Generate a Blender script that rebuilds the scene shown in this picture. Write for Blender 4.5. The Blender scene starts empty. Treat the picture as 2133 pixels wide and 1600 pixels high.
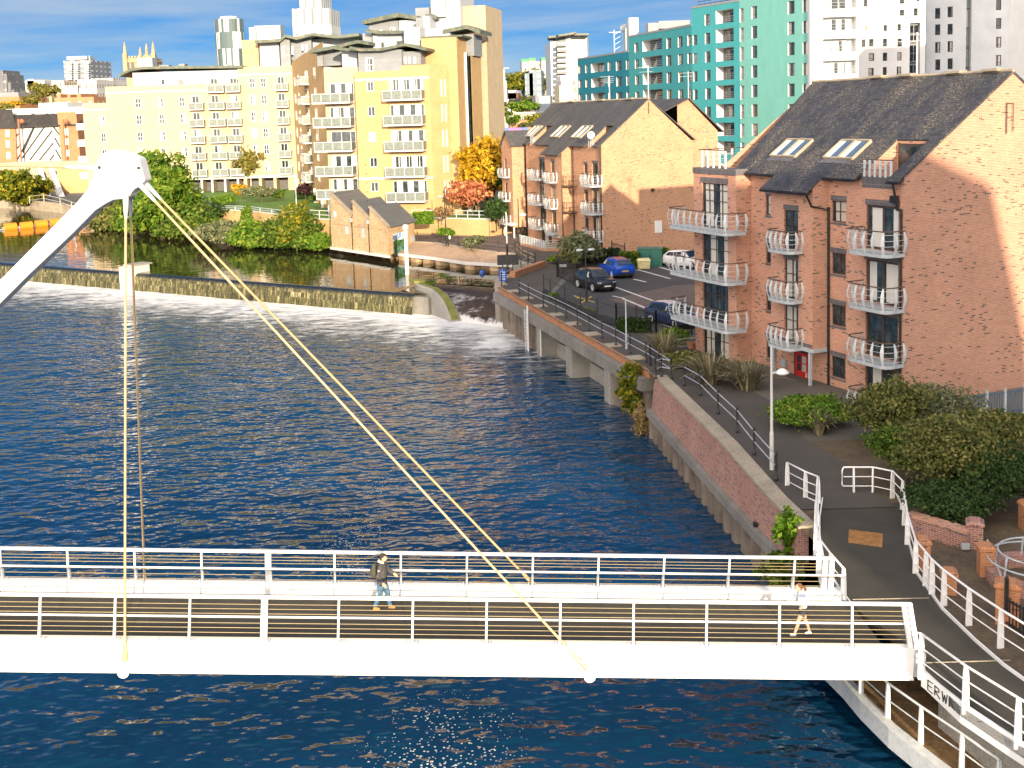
import bpy, bmesh, math, random
from mathutils import Vector, Matrix, noise as mnoise
SC = bpy.context.scene
COL = SC.collection
V = Vector
R = math.radians
rnd = random.Random(7)

# ---------------------------------------------------------------- camera model (pixels of the 2133x1600 photograph)
F, CX, CZ = 2400.0, 1066.5, 14.3
PIT, ROL = R(6.5), R(1.7)
_R = V((1, 0, 0)); FWD = V((0, math.cos(PIT), -math.sin(PIT))); _U = V((0, math.sin(PIT), math.cos(PIT)))
RC = _R * math.cos(ROL) - _U * math.sin(ROL)
UC = _R * math.sin(ROL) + _U * math.cos(ROL)
PPY = 235 + F * math.tan(PIT)
CAM = V((0, 0, CZ))

def ray(x, y):
    return FWD + RC * ((x - CX) / F) - UC * ((y - PPY) / F)
def G(x, y, z=0.0):                     # survey: where a sight line meets a level
    d = ray(x, y); return CAM + d * ((z - CZ) / d.z)
def D(x, y, Y):                         # where it meets the vertical plane at distance Y
    d = ray(x, y); return CAM + d * (Y / d.y)
def PL(x, y, p0, n):
    d = ray(x, y); return CAM + d * ((p0 - CAM).dot(n) / d.dot(n))
def gz(Y):                              # height of the near bank: the path dips towards the bridge
    return -0.45 + 0.45 * min(1, max(0, (Y - 41) / 6.5))
def GP(x, y):
    p = G(x, y, 0)
    for _ in range(6): p = G(x, y, gz(p.y))
    return p

cam = bpy.data.cameras.new("camera"); camo = bpy.data.objects.new("camera", cam); COL.objects.link(camo)
cam.sensor_width = 36; cam.lens = 36 * F / 2133; cam.clip_end = 6000; cam.clip_start = 0.5
cam.shift_y = -(800 - PPY) / 2133
camo.matrix_world = Matrix(((RC.x, UC.x, -FWD.x, CAM.x), (RC.y, UC.y, -FWD.y, CAM.y), (RC.z, UC.z, -FWD.z, CAM.z), (0, 0, 0, 1)))
SC.camera = camo

# ---------------------------------------------------------------- mesh builder
class MB:
    def __init__(s): s.v = []; s.f = []; s.m = []
    def pt(s, p): s.v.append(tuple(p)); return len(s.v) - 1
    def poly(s, pts, m=0):
        s.f.append([s.pt(p) for p in pts]); s.m.append(m); return s
    def box(s, x0, x1, y0, y1, z0, z1, m=0):
        return s.hexa([(x0, y0), (x1, y0), (x1, y1), (x0, y1)], z0, z1, m)
    def hexa(s, pl, z0, z1, m=0, top=None, cap=True):
        n = len(pl); top = top or pl
        a = [s.pt((p[0], p[1], z0)) for p in pl]; b = [s.pt((p[0], p[1], z1)) for p in top]
        for i in range(n):
            j = (i + 1) % n; s.f.append([a[i], a[j], b[j], b[i]]); s.m.append(m)
        if cap:
            s.f.append(b); s.m.append(m); s.f.append(a[::-1]); s.m.append(m)
        return s
    def loft(s, rings, m=0, close=True, cap=True):
        R_ = [[s.pt(p) for p in r] for r in rings]; n = len(rings[0])
        for a, b in zip(R_, R_[1:]):
            for i in range(n if close else n - 1):
                j = (i + 1) % n; s.f.append([a[i], a[j], b[j], b[i]]); s.m.append(m)
        if cap and close:
            s.f.append(R_[0][::-1]); s.m.append(m); s.f.append(R_[-1]); s.m.append(m)
        return s
    def bar(s, p, q, w, h, m=0, up=None):
        p, q = V(p), V(q); d = (q - p).normalized(); up = V(up) if up else V((0, 0, 1))
        if abs(d.dot(up)) > .98: up = V((0, 1, 0))
        a = d.cross(up).normalized() * (w / 2); b = a.cross(d).normalized() * (h / 2)
        return s.loft([[c + a + b, c - a + b, c - a - b, c + a - b] for c in (p, q)], m)
    def tube(s, path, r, n=6, m=0, cap=True):
        path = [V(p) for p in path]; rings = []; N_ = len(path)
        rr = r if isinstance(r, (list, tuple)) else [r] * N_
        d0 = (path[1] - path[0]).normalized(); ref = V((0, 0, 1)) if abs(d0.z) < .9 else V((0, 1, 0))
        for i, p in enumerate(path):
            d = (path[min(i + 1, N_ - 1)] - path[max(i - 1, 0)]).normalized()
            a = d.cross(ref)
            a = a.normalized() if a.length > 1e-4 else V((1, 0, 0)); b = a.cross(d).normalized()
            rings.append([p + (a * math.cos(t) + b * math.sin(t)) * rr[i] for t in [2 * math.pi * k / n for k in range(n)]])
        return s.loft(rings, m, True, cap)
    def lathe(s, prof, n=10, c=(0, 0, 0), m=0):
        c = V(c)
        return s.loft([[c + V((r * math.cos(2 * math.pi * k / n), r * math.sin(2 * math.pi * k / n), z)) for k in range(n)] for r, z in prof], m)
    def ball(s, c, r, n=8, m=0, sq=(1, 1, 1)):
        c = V(c); k = n // 2 + 1
        return s.loft([[c + V((r * sq[0] * math.sin(math.pi * i / k) * math.cos(2 * math.pi * j / n), r * sq[1] * math.sin(math.pi * i / k) * math.sin(2 * math.pi * j / n), r * sq[2] * math.cos(math.pi * i / k))) for j in range(n)] for i in [.12] + list(range(1, k)) + [k - .12]], m)
    def extr(s, pts, off, m=0):         # polygon extruded by a vector
        off = V(off); return s.loft([[V(p) for p in pts], [V(p) + off for p in pts]], m)
    def mesh(s, name, mats, smooth=False, fix=True):
        me = bpy.data.meshes.new(name); me.from_pydata(s.v, [], s.f)
        for mm in mats: me.materials.append(mm)
        for p, k in zip(me.polygons, s.m): p.material_index = k; p.use_smooth = smooth
        if fix:
            bm = bmesh.new(); bm.from_mesh(me); bmesh.ops.recalc_face_normals(bm, faces=bm.faces); bm.to_mesh(me); bm.free()
        uv = me.uv_layers.new(name="UVMap")
        dat = uv.data
        for p in me.polygons:
            n = p.normal
            t = V((0, 0, 1)).cross(n) if abs(n.z) < .93 else V((1, 0, 0))
            t.normalize(); b = n.cross(t) if abs(n.z) < .93 else V((0, 1, 0))
            if abs(n.z) < .02: b = V((0, 0, 1))
            for li in p.loop_indices:
                co = me.vertices[me.loops[li].vertex_index].co
                dat[li].uv = (co.dot(t), co.dot(b))
        return me
    def build(s, name, mats, parent=None, loc=None, rot=None, smooth=False, fix=True, **kw):
        mats = mats if isinstance(mats, (list, tuple)) else [mats]
        return link(name, s.mesh(name, mats, smooth, fix), parent, loc, rot, **kw)

def link(name, me, parent=None, loc=None, rot=None, mat4=None, **kw):
    o = bpy.data.objects.new(name, me); COL.objects.link(o)
    if parent is not None: o.parent = parent
    if mat4 is not None: o.matrix_local = mat4
    if loc is not None: o.location = loc
    if rot is not None: o.rotation_euler = rot
    for k, v_ in kw.items(): o[k] = v_
    return o
def empty(name, loc, rz=0, label=None, category=None, group=None):
    o = link(name, None, None, loc, (0, 0, rz))
    return tag(o, label, category, group)
def tag(o, label=None, category=None, group=None, kind=None):
    if label: o['label'] = label
    if category: o['category'] = category
    if group: o['group'] = group
    if kind: o['kind'] = kind
    return o
def struct(o): o['kind'] = 'structure'; return o
def copy_tree(o, parent=None):
    c = o.copy(); COL.objects.link(c); c.parent = parent
    for ch in list(o.children): copy_tree(ch, c)
    return c
def frame4(p, ux, n=None):              # local matrix: X along ux (level), Z up
    ux = V(ux).normalized(); z = V((0, 0, 1)); y = z.cross(ux)
    return Matrix(((ux.x, y.x, 0, p[0]), (ux.y, y.y, 0, p[1]), (ux.z, y.z, 1, p[2]), (0, 0, 0, 1)))

# ---------------------------------------------------------------- materials
def newmat(name):
    m = bpy.data.materials.new(name); m.use_nodes = True; nt = m.node_tree
    return m, nt, nt.nodes["Principled BSDF"]
def N(nt, t, ins=None, **kw):
    n = nt.nodes.new(t)
    for k, v_ in kw.items(): setattr(n, k, v_)
    for k, v_ in (ins or {}).items():
        if hasattr(v_, 'is_linked') or isinstance(v_, bpy.types.NodeSocket): nt.links.new(v_, n.inputs[k])
        else: n.inputs[k].default_value = v_
    return n
def c4(c): return (c[0], c[1], c[2], 1)
def mixc(nt, f, a, b, mode='MIX'):
    n = N(nt, 'ShaderNodeMix', data_type='RGBA', blend_type=mode)
    for i, v_ in ((0, f), (6, a), (7, b)):
        if isinstance(v_, bpy.types.NodeSocket): nt.links.new(v_, n.inputs[i])
        else: n.inputs[i].default_value = c4(v_) if isinstance(v_, tuple) else v_
    return n.outputs[2]
def ramp(nt, f, stops, interp='LINEAR'):
    n = N(nt, 'ShaderNodeValToRGB', {'Fac': f}); n.color_ramp.interpolation = interp
    e = n.color_ramp.elements
    while len(e) < len(stops): e.new(.5)
    for el, (p, c) in zip(e, stops):
        el.position = p; el.color = c4(c) if isinstance(c, tuple) else (c, c, c, 1)
    return n.outputs[0]
def bump(nt, b, h, strength=.3, dist=.02):
    n = N(nt, 'ShaderNodeBump', {'Height': h, 'Strength': strength, 'Distance': dist}); nt.links.new(n.outputs[0], b.inputs['Normal'])
def math_(nt, op, a, b=0.0, clamp=False):
    n = N(nt, 'ShaderNodeMath', operation=op); n.use_clamp = clamp
    for i, v_ in ((0, a), (1, b)):
        if isinstance(v_, bpy.types.NodeSocket): nt.links.new(v_, n.inputs[i])
        else: n.inputs[i].default_value = v_
    return n.outputs[0]
def geo(nt): return N(nt, 'ShaderNodeNewGeometry').outputs['Position']
def noise(nt, vec, scale, detail=4, rough=.55, stretch=None):
    if stretch:
        vec = N(nt, 'ShaderNodeMapping', {'Vector': vec, 'Scale': stretch}).outputs[0]
    return N(nt, 'ShaderNodeTexNoise', {'Vector': vec, 'Scale': scale, 'Detail': detail, 'Roughness': rough}).outputs[0]
def uvo(nt): return N(nt, 'ShaderNodeTexCoord').outputs['UV']
def obc(nt): return N(nt, 'ShaderNodeTexCoord').outputs['Object']

def plain(name, col, rough=.6, var=.15, scale=3.0, metal=0, streak=None, bmp=0, spec=.5, fine=0):
    """paint, metal, concrete: base colour with soft wear, optional vertical streaks"""
    m, nt, b = newmat(name); P = geo(nt)
    n1 = noise(nt, P, scale, 5)
    lo = tuple(max(0, c * (1 - var * 1.6)) for c in col); hi = tuple(min(1, c * (1 + var)) for c in col)
    out = ramp(nt, n1, ((.3, lo), (.7, hi)))
    if streak:
        n2 = noise(nt, P, 1.0, 5, .7, streak[1])
        out = mixc(nt, math_(nt, 'MULTIPLY', ramp(nt, n2, ((.5, 0.0), (.75, 1.0))), streak[2]), out, streak[0])
    if fine:
        n3 = noise(nt, P, fine, 2)
        out = mixc(nt, .5, out, ramp(nt, n3, ((.35, tuple(c * .6 for c in col)), (.65, tuple(min(1, c * 1.3) for c in col)))))
    nt.links.new(out, b.inputs['Base Color'])
    b.inputs['Roughness'].default_value = rough; b.inputs['Metallic'].default_value = metal
    b.inputs['Specular IOR Level'].default_value = spec
    if bmp: bump(nt, b, n1 if not fine else n3, bmp, .02)
    return m

def brick(name, c1, c2, mortar, dark=None, dark_amt=.1, stain=.25, bw=.225, rh=.075, rough=.85, scale=1.0):
    m, nt, b = newmat(name); uv = uvo(nt)
    br = N(nt, 'ShaderNodeTexBrick', {'Vector': uv, 'Color1': c4(c1), 'Color2': c4(c2), 'Mortar': c4(mortar), 'Scale': scale, 'Mortar Size': .007, 'Brick Width': bw, 'Row Height': rh, 'Bias': 0.0, 'Mortar Smooth': .2})
    col = br.outputs[0]
    if dark:                            # odd burnt bricks in clusters, one value per brick
        sx = N(nt, 'ShaderNodeSeparateXYZ', {'Vector': uv})
        row = math_(nt, 'FLOOR', math_(nt, 'DIVIDE', sx.outputs[1], rh))
        off = math_(nt, 'MULTIPLY', math_(nt, 'MODULO', row, 2.0), bw / 2)
        cl = math_(nt, 'FLOOR', math_(nt, 'DIVIDE', math_(nt, 'ADD', sx.outputs[0], off), bw))
        cv = N(nt, 'ShaderNodeCombineXYZ', {'X': cl, 'Y': row})
        wn = N(nt, 'ShaderNodeTexWhiteNoise', {'Vector': cv.outputs[0]}).outputs[0]
        clus = noise(nt, uv, .45, 3)
        f = math_(nt, 'MULTIPLY', math_(nt, 'GREATER_THAN', math_(nt, 'ADD', wn, math_(nt, 'MULTIPLY', clus, .5)), 1.25 - dark_amt), 1.0)
        f = math_(nt, 'MULTIPLY', f, math_(nt, 'SUBTRACT', 1.0, br.outputs[1]))
        col = mixc(nt, f, col, dark)
    n1 = noise(nt, uv, .6, 6, .6)
    col = mixc(nt, stain, col, ramp(nt, n1, ((.3, .62), (.7, 1.25))), 'MULTIPLY')
    nt.links.new(col, b.inputs['Base Color']); b.inputs['Roughness'].default_value = rough; b.inputs['Specular IOR Level'].default_value = .25
    bump(nt, b, math_(nt, 'SUBTRACT', 1.0, br.outputs[1]), .35, .008)
    return m

def slate(name, c1, c2, lich=(.42, .36, .22), amt=.5, bw=.3, rh=.2):
    m, nt, b = newmat(name); uv = uvo(nt)
    br = N(nt, 'ShaderNodeTexBrick', {'Vector': uv, 'Color1': c4(c1), 'Color2': c4(c2), 'Mortar': c4(tuple(c * .35 for c in c1)), 'Scale': 1, 'Mortar Size': .012, 'Brick Width': bw, 'Row Height': rh})
    n1 = noise(nt, uv, .7, 5, .65, (1, .35, 1)); n2 = noise(nt, uv, 9, 3)
    f = math_(nt, 'MULTIPLY', ramp(nt, n1, ((.45, 0.0), (.7, 1.0))), ramp(nt, n2, ((.5, 0.0), (.62, 1.0))))
    col = mixc(nt, math_(nt, 'MULTIPLY', f, amt), br.outputs[0], lich)
    n3 = noise(nt, uv, 14, 1, .4)
    col = mixc(nt, math_(nt, 'MULTIPLY', ramp(nt, n3, ((.73, 0.0), (.76, 1.0))), amt * 1.6, True), col, (.5, .5, .46))
    nt.links.new(col, b.inputs['Base Color']); b.inputs['Roughness'].default_value = .62; b.inputs['Specular IOR Level'].default_value = .35
    bump(nt, b, math_(nt, 'ADD', br.outputs[0], math_(nt, 'MULTIPLY', n2, .3)), .5, .02)
    return m

def leafmat(name, a, bcol, c=None, trans=.35):
    m, nt, b = newmat(name); g = N(nt, 'ShaderNodeNewGeometry'); f = g.outputs['Random Per Island']
    n1 = noise(nt, g.outputs['Position'], .9, 3)
    st = ((.25, a), (.6, bcol)) + (((.8, c),) if c else ())
    col = ramp(nt, math_(nt, 'ADD', math_(nt, 'MULTIPLY', f, .6), math_(nt, 'MULTIPLY', n1, .45)), st)
    nt.links.new(col, b.inputs['Base Color']); b.inputs['Roughness'].default_value = .65; b.inputs['Specular IOR Level'].default_value = .2
    tr = N(nt, 'ShaderNodeBsdfTranslucent', {'Color': col}); mx = N(nt, 'ShaderNodeMixShader', {0: trans})
    nt.links.new(b.outputs[0], mx.inputs[1]); nt.links.new(tr.outputs[0], mx.inputs[2])
    nt.links.new(mx.outputs[0], nt.nodes['Material Output'].inputs[0])
    return m

def panemat(name, base=(.02, .03, .035), curtain=(.55, .53, .48), share=.4, rough=.04):
    """glass pane: dark room behind, or a drawn curtain / blind, chosen per object"""
    m, nt, b = newmat(name); oi = N(nt, 'ShaderNodeObjectInfo').outputs['Random']; uv = uvo(nt)
    sx = N(nt, 'ShaderNodeSeparateXYZ', {'Vector': uv})
    fold = ramp(nt, N(nt, 'ShaderNodeTexWave', {'Vector': uv, 'Scale': 4.0, 'Distortion': 1.5}).outputs[0], ((0, .72), (1, 1.0)))
    cur = mixc(nt, 1.0, curtain, fold, 'MULTIPLY')
    n1 = noise(nt, uv, 1.6, 3)
    room = mixc(nt, ramp(nt, n1, ((.45, 0.0), (.65, .6))), base, tuple(c * 3.5 + .01 for c in base))
    half = math_(nt, 'GREATER_THAN', math_(nt, 'FRACT', math_(nt, 'ADD', math_(nt, 'MULTIPLY', sx.outputs[0], .7), math_(nt, 'MULTIPLY', oi, 7.0))), .45)
    f = math_(nt, 'MULTIPLY', math_(nt, 'LESS_THAN', oi, share), half)
    nt.links.new(mixc(nt, f, room, cur), b.inputs['Base Color'])
    b.inputs['Roughness'].default_value = rough; b.inputs['Specular IOR Level'].default_value = .8
    bump(nt, b, noise(nt, uv, .8, 1), .06, .05)
    return m
M = {}
M['brick_red'] = brick('red_brick', (.54, .26, .175), (.43, .195, .13), (.58, .49, .38), (.10, .06, .055), .055)
M['brick_red_far'] = brick('red_brick_worn', (.52, .265, .145), (.42, .195, .11), (.56, .45, .33), (.16, .09, .07), .06)
M['brick_soldier'] = brick('blue_soldier_brick', (.11, .105, .12), (.07, .07, .085), (.30, .28, .27), bw=.085, rh=.4, stain=.3)
M['brick_yellow'] = brick('yellow_brick', (.52, .34, .165), (.45, .28, .12), (.52, .40, .24), stain=.3)
M['brick_buff'] = brick('buff_brick', (.50, .40, .28), (.44, .335, .215), (.50, .43, .34), stain=.25)
M['brick_old'] = brick('old_warm_brick', (.52, .36, .21), (.42, .27, .15), (.54, .45, .32), (.2, .13, .09), .08, .45)
M['brick_orange'] = brick('orange_brick', (.47, .20, .09), (.40, .16, .07), (.45, .32, .22), (.2, .09, .05), .05)
M['brick_pink'] = brick('pink_brick', (.37, .17, .13), (.27, .12, .095), (.48, .43, .38), (.14, .08, .08), .12, .45)
M['brick_paving'] = brick('brick_paving', (.44, .31, .21), (.36, .24, .165), (.36, .30, .23), stain=.4, bw=.2, rh=.1)
M['slate'] = slate('slate_roof', (.065, .066, .078), (.035, .038, .05), (.44, .36, .21), .8)
M['slate_far'] = slate('slate_roof_grey', (.085, .085, .09), (.055, .058, .063), amt=.4)
M['tile_dark'] = slate('dark_roof_tiles', (.06, .055, .05), (.04, .037, .035), amt=.3)
M['lead'] = plain('lead_flashing', (.12, .12, .14), .5)
M['render_w'] = plain('white_render', (.72, .73, .74), .75, .05, .5)
M['render_g'] = plain('pale_render', (.60, .63, .66), .75, .06, .5)
M['zinc'] = brick('zinc_cladding', (.25, .27, .30), (.22, .24, .265), (.11, .12, .135), bw=2.4, rh=.55, stain=.3, rough=.5)
M['zinc_white'] = brick('white_cladding', (.46, .49, .53), (.42, .45, .49), (.27, .29, .32), bw=2.2, rh=.9, stain=.15, rough=.55)
M['clad_pale'] = plain('pale_cladding', (.58, .58, .56), .6, .05, .5, streak=((.45, .46, .47), (3, 3, .2), .4))
M['copper'] = plain('green_copper_roof', (.085, .11, .085), .5, .2, 2, streak=((.30, .20, .10), (1, 1, 1), .5))
M['white_paint'] = plain('white_bridge_paint', (.84, .85, .84), .42, .03, 1.2, streak=((.52, .46, .38), (2.2, 2.2, .35), .16))
M['white_rail'] = plain('white_railing_paint', (.84, .85, .84), .4, .03, 2)
M['white_frame'] = plain('white_upvc', (.78, .78, .76), .4, .04)
M['grey_frame'] = plain('grey_frame', (.25, .27, .29), .45, .1)
M['brown_frame'] = plain('dark_brown_frame', (.055, .042, .040), .5, .15)
M['steel_wire'] = plain('stainless_rail', (.50, .40, .22), .4, .08, metal=.3)
M['cable'] = plain('tan_cable_sheath', (.46, .35, .19), .45, .06)
M['galv'] = plain('galvanised_steel', (.42, .47, .50), .5, .12, 6)
M['galv_light'] = plain('pale_galvanised_steel', (.56, .60, .62), .5, .1, 6)
M['brown_wood'] = plain('brown_handrail', (.10, .065, .045), .55, .2)
M['black'] = plain('black_paint', (.018, .019, .021), .45, .2)
M['black_board'] = plain('black_board', (.030, .032, .036), .6, .2)
M['pipe'] = plain('black_pipe', (.015, .015, .018), .35, .1)
M['silver_bar'] = plain('silver_rail_bar', (.55, .57, .60), .35, .1, metal=.5)
M['concrete'] = plain('weathered_concrete', (.30, .29, .26), .9, .25, .6, streak=((.10, .10, .09), (1.6, 1.6, .25), .6), bmp=.3, fine=14)
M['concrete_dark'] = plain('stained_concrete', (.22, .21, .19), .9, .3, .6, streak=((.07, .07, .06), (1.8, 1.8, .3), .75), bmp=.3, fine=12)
M['coping'] = plain('stone_coping', (.36, .31, .24), .85, .25, .8, fine=16)
M['pile'] = plain('sheet_pile_steel', (.20, .165, .135), .75, .3, .8, streak=((.06, .045, .035), (2, 2, .25), .7))
M['stone'] = brick('stone_blocks', (.42, .37, .28), (.34, .29, .21), (.2, .17, .13), bw=.8, rh=.35, stain=.5)
M['moss'] = plain('mossy_stone', (.20, .21, .05), .85, .5, 1.5, fine=10)
M['pane'] = panemat('window_glass')
M['pane_cur'] = panemat('curtained_glass', curtain=(.74, .72, .66), share=.62)
M['pane_dark'] = panemat('dark_glass', (.012, .016, .02), share=.15)
M['pane_teal'] = panemat('tinted_glass', (.03, .05, .05), (.35, .36, .33), .3)
M['sky_glass'] = plain('skylight_glass', (.10, .16, .24), .05, .1, spec=1.0)
M['mesh_panel'] = plain('perforated_grey_panel', (.17, .20, .185), .45, .2, 4)
M['mesh_panel2'] = plain('grey_glass_panel', (.32, .37, .39), .25, .15, 3)
M['asphalt'] = plain('asphalt', (.075, .067, .059), .9, .25, .35, fine=30, bmp=.15)
M['asphalt_dark'] = plain('dark_tarmac', (.055, .054, .056), .9, .25, .4, fine=30, bmp=.15)
M['paver'] = brick('block_paving', (.16, .125, .11), (.13, .10, .09), (.10, .085, .075), bw=.2, rh=.1, stain=.4)
M['deck'] = plain('bridge_deck_tarmac', (.055, .050, .038), .85, .25, .7, fine=40, bmp=.15)
M['earth'] = plain('bare_earth', (.11, .08, .05), .95, .35, .9, fine=8, bmp=.4)
M['leaf_litter'] = plain('leaf_litter', (.20, .12, .05), .95, .5, 2.5, fine=11, bmp=.5)
M['far_ground'] = plain('town_ground', (.14, .13, .11), .95, .4, .05)
M['riverbed'] = plain('river_bed', (.035, .03, .02), .9)
M['line_white'] = plain('road_paint_white', (.62, .61, .58), .7, .15, 5)
M['line_yellow'] = plain('road_paint_yellow', (.55, .38, .08), .7, .2, 5)
M['red_door'] = plain('red_door_paint', (.50, .02, .02), .35, .08)
M['skin'] = plain('skin', (.60, .36, .25), .5, .05)
M['rust'] = plain('rusty_plate', (.36, .17, .05), .8, .35, 4, fine=18)
M['bark'] = plain('bark', (.13, .10, .07), .9, .35, 6, bmp=.4)
M['bark_pale'] = plain('pale_bark', (.55, .50, .43), .8, .3, 6)
M['orange'] = plain('orange_float', (.80, .25, .015), .4, .1)
M['blue_sign'] = plain('blue_sign', (.02, .09, .42), .4, .1)
M['sign_white'] = plain('white_sign', (.75, .75, .72), .5, .05)
M['green_box'] = plain('green_cabinet', (.02, .13, .10), .5, .12)
M['yellow_plastic'] = plain('yellow_bin', (.62, .56, .30), .5, .1)
M['terracotta'] = plain('terracotta', (.42, .15, .08), .8)
M['grass'] = plain('lawn_grass', (.09, .19, .025), .9, .25, .8, fine=9, bmp=.5)
def teal(name, c): return brick(name, c, tuple(x * .94 for x in c), tuple(x * .8 for x in c), bw=1.2, rh=3.1, stain=.12, rough=.5)
M['teal_dark'] = teal('deep_teal_cladding', (.012, .20, .285))
M['teal_mid'] = teal('teal_cladding', (.06, .33, .37))
M['teal_lt'] = teal('mint_cladding', (.20, .52, .47))
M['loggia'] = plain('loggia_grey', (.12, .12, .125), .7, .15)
# foliage
M['leaf_green'] = leafmat('green_leaves', (.035, .085, .012), (.10, .18, .022), (.22, .25, .04))
M['leaf_lush'] = leafmat('lush_leaves', (.05, .12, .012), (.13, .25, .022), (.27, .33, .045))
M['leaf_olive'] = leafmat('olive_leaves', (.065, .085, .025), (.15, .17, .045), (.28, .25, .08))
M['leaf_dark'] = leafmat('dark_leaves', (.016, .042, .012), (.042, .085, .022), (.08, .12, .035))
M['leaf_silver'] = leafmat('silvery_leaves', (.09, .115, .055), (.19, .215, .11), (.32, .31, .17))
M['leaf_birch'] = leafmat('birch_leaves', (.10, .12, .025), (.22, .21, .045), (.36, .28, .07))
M['leaf_yellow'] = leafmat('golden_leaves', (.30, .17, .01), (.58, .36, .02), (.72, .50, .04))
M['leaf_red'] = leafmat('crimson_leaves', (.14, .012, .012), (.34, .03, .03), (.46, .09, .05))
M['leaf_pink'] = leafmat('salmon_leaves', (.40, .12, .06), (.58, .22, .12), (.62, .36, .16))
M['leaf_bright'] = leafmat('bright_hedge_leaves', (.05, .13, .008), (.12, .25, .015), (.22, .34, .04))
M['leaf_ylgreen'] = leafmat('yellow_green_leaves', (.06, .11, .010), (.17, .20, .018), (.42, .33, .03))
M['leaf_flax'] = leafmat('flax_blades', (.10, .105, .06), (.22, .20, .12), (.33, .28, .17), .2)

# bridge girder paint with rust weeping from the welds every metre
def girder():
    m, nt, b = newmat('girder_paint'); o = obc(nt); sx = N(nt, 'ShaderNodeSeparateXYZ', {'Vector': o})
    fr = math_(nt, 'FRACT', math_(nt, 'ADD', math_(nt, 'MULTIPLY', sx.outputs[0], 1 / .965), .38))
    seam = math_(nt, 'LESS_THAN', math_(nt, 'ABSOLUTE', math_(nt, 'SUBTRACT', fr, .5)), .007)
    n1 = noise(nt, o, 2.2, 4, .6, (1, 1, 2.5)); n2 = noise(nt, o, .25, 2)
    f = math_(nt, 'MULTIPLY', seam, ramp(nt, math_(nt, 'ADD', math_(nt, 'MULTIPLY', n1, .7), math_(nt, 'MULTIPLY', n2, .3)), ((.46, 0.0), (.56, .85))))
    n3 = noise(nt, o, 1.0, 5, .65, (1.2, 1, 3))
    base = ramp(nt, n3, ((.3, (.80, .81, .80)), (.65, (.86, .87, .86))))
    chips = ramp(nt, noise(nt, o, 5.5, 2, .5, (1, 1, 1)), ((.74, 0.0), (.76, .8)))
    col = mixc(nt, f, base, (.22, .15, .09)); col = mixc(nt, chips, col, (.25, .19, .13))
    nt.links.new(col, b.inputs['Base Color']); b.inputs['Roughness'].default_value = .4
    return m
M['girder'] = girder()

# ---------------------------------------------------------------- light, sky
SUN_AZ, SUN_EL = R(11), R(11)
SUNV = V((math.sin(SUN_AZ) * math.cos(SUN_EL), -math.cos(SUN_AZ) * math.cos(SUN_EL), math.sin(SUN_EL)))
sl = bpy.data.lights.new("sun", 'SUN'); sl.energy = 4.3; sl.angle = R(.53); sl.color = (1, .81, .56)
so = bpy.data.objects.new("sun", sl); COL.objects.link(so); so.rotation_euler = (-SUNV).to_track_quat('-Z', 'Y').to_euler(); so.location = (60, -200, 80)
SKYTINT, CLOUDCOL, ZENITHFILL, GLOWCOL = (.15, .36, .55), (1.9, 2.4, 3.0), (3.5, 3.9, 4.6), (15.5, 13.4, 11.6)
w = bpy.data.worlds.new("World"); SC.world = w; w.use_nodes = True
nt = w.node_tree; bg = nt.nodes['Background']
g = N(nt, 'ShaderNodeTexCoord').outputs['Generated']
sp = N(nt, 'ShaderNodeSeparateXYZ', {'Vector': g})
zl = math_(nt, 'ADD', math_(nt, 'MULTIPLY', math_(nt, 'MAXIMUM', sp.outputs[2], 0.0), .85), .13)
sv = N(nt, 'ShaderNodeCombineXYZ', {'X': sp.outputs[0], 'Y': sp.outputs[1], 'Z': zl}).outputs[0]
sv = N(nt, 'ShaderNodeVectorMath', {0: sv}, operation='NORMALIZE').outputs[0]
sky = N(nt, 'ShaderNodeTexSky', {'Vector': sv}, sky_type='NISHITA', sun_disc=False); sky.sun_elevation = SUN_EL; sky.sun_rotation = math.pi - SUN_AZ
sky.air_density = 1.0; sky.dust_density = .2; sky.ozone_density = 3.0
zz = math_(nt, 'ADD', math_(nt, 'ABSOLUTE', sp.outputs[2]), .10)
cv = N(nt, 'ShaderNodeCombineXYZ', {'X': math_(nt, 'DIVIDE', sp.outputs[0], zz), 'Y': math_(nt, 'DIVIDE', sp.outputs[1], zz), 'Z': 0.0}).outputs[0]
warp = N(nt, 'ShaderNodeTexNoise', {'Vector': cv, 'Scale': .45, 'Detail': 3.0}).outputs['Color']
cv2 = N(nt, 'ShaderNodeVectorMath', {0: cv, 1: warp}, operation='ADD').outputs[0]
n1 = noise(nt, cv2, .9, 7, .58, (.9, 1.5, 1)); n2 = noise(nt, cv2, .32, 4, .5)
f = ramp(nt, math_(nt, 'ADD', math_(nt, 'MULTIPLY', n1, .6), math_(nt, 'MULTIPLY', n2, .45)), ((.40, 0.0), (.62, .9)))
tint = mixc(nt, 1.0, sky.outputs[0], SKYTINT, 'MULTIPLY')
fade = N(nt, 'ShaderNodeMapRange', {0: sp.outputs[2], 1: .07, 2: .26, 3: 1.0, 4: .18}).outputs[0]
col = mixc(nt, math_(nt, 'MULTIPLY', f, fade), tint, CLOUDCOL)
zenith_fill = N(nt, 'ShaderNodeMapRange', {0: sp.outputs[2], 1: .70, 2: .95, 3: 0.0, 4: 1.0}, interpolation_type='SMOOTHSTEP').outputs[0]
col = mixc(nt, math_(nt, 'MULTIPLY', zenith_fill, math_(nt, 'ADD', .55, math_(nt, 'MULTIPLY', n2, .5))), col, ZENITHFILL)  # unseen bright cloud cap overhead, added to the sky as fill light
hz = N(nt, 'ShaderNodeMapRange', {0: sp.outputs[2], 1: .0, 2: .085, 3: .6, 4: 0.0}).outputs[0]
col = mixc(nt, hz, col, (1.7, 2.65, 3.3))
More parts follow.
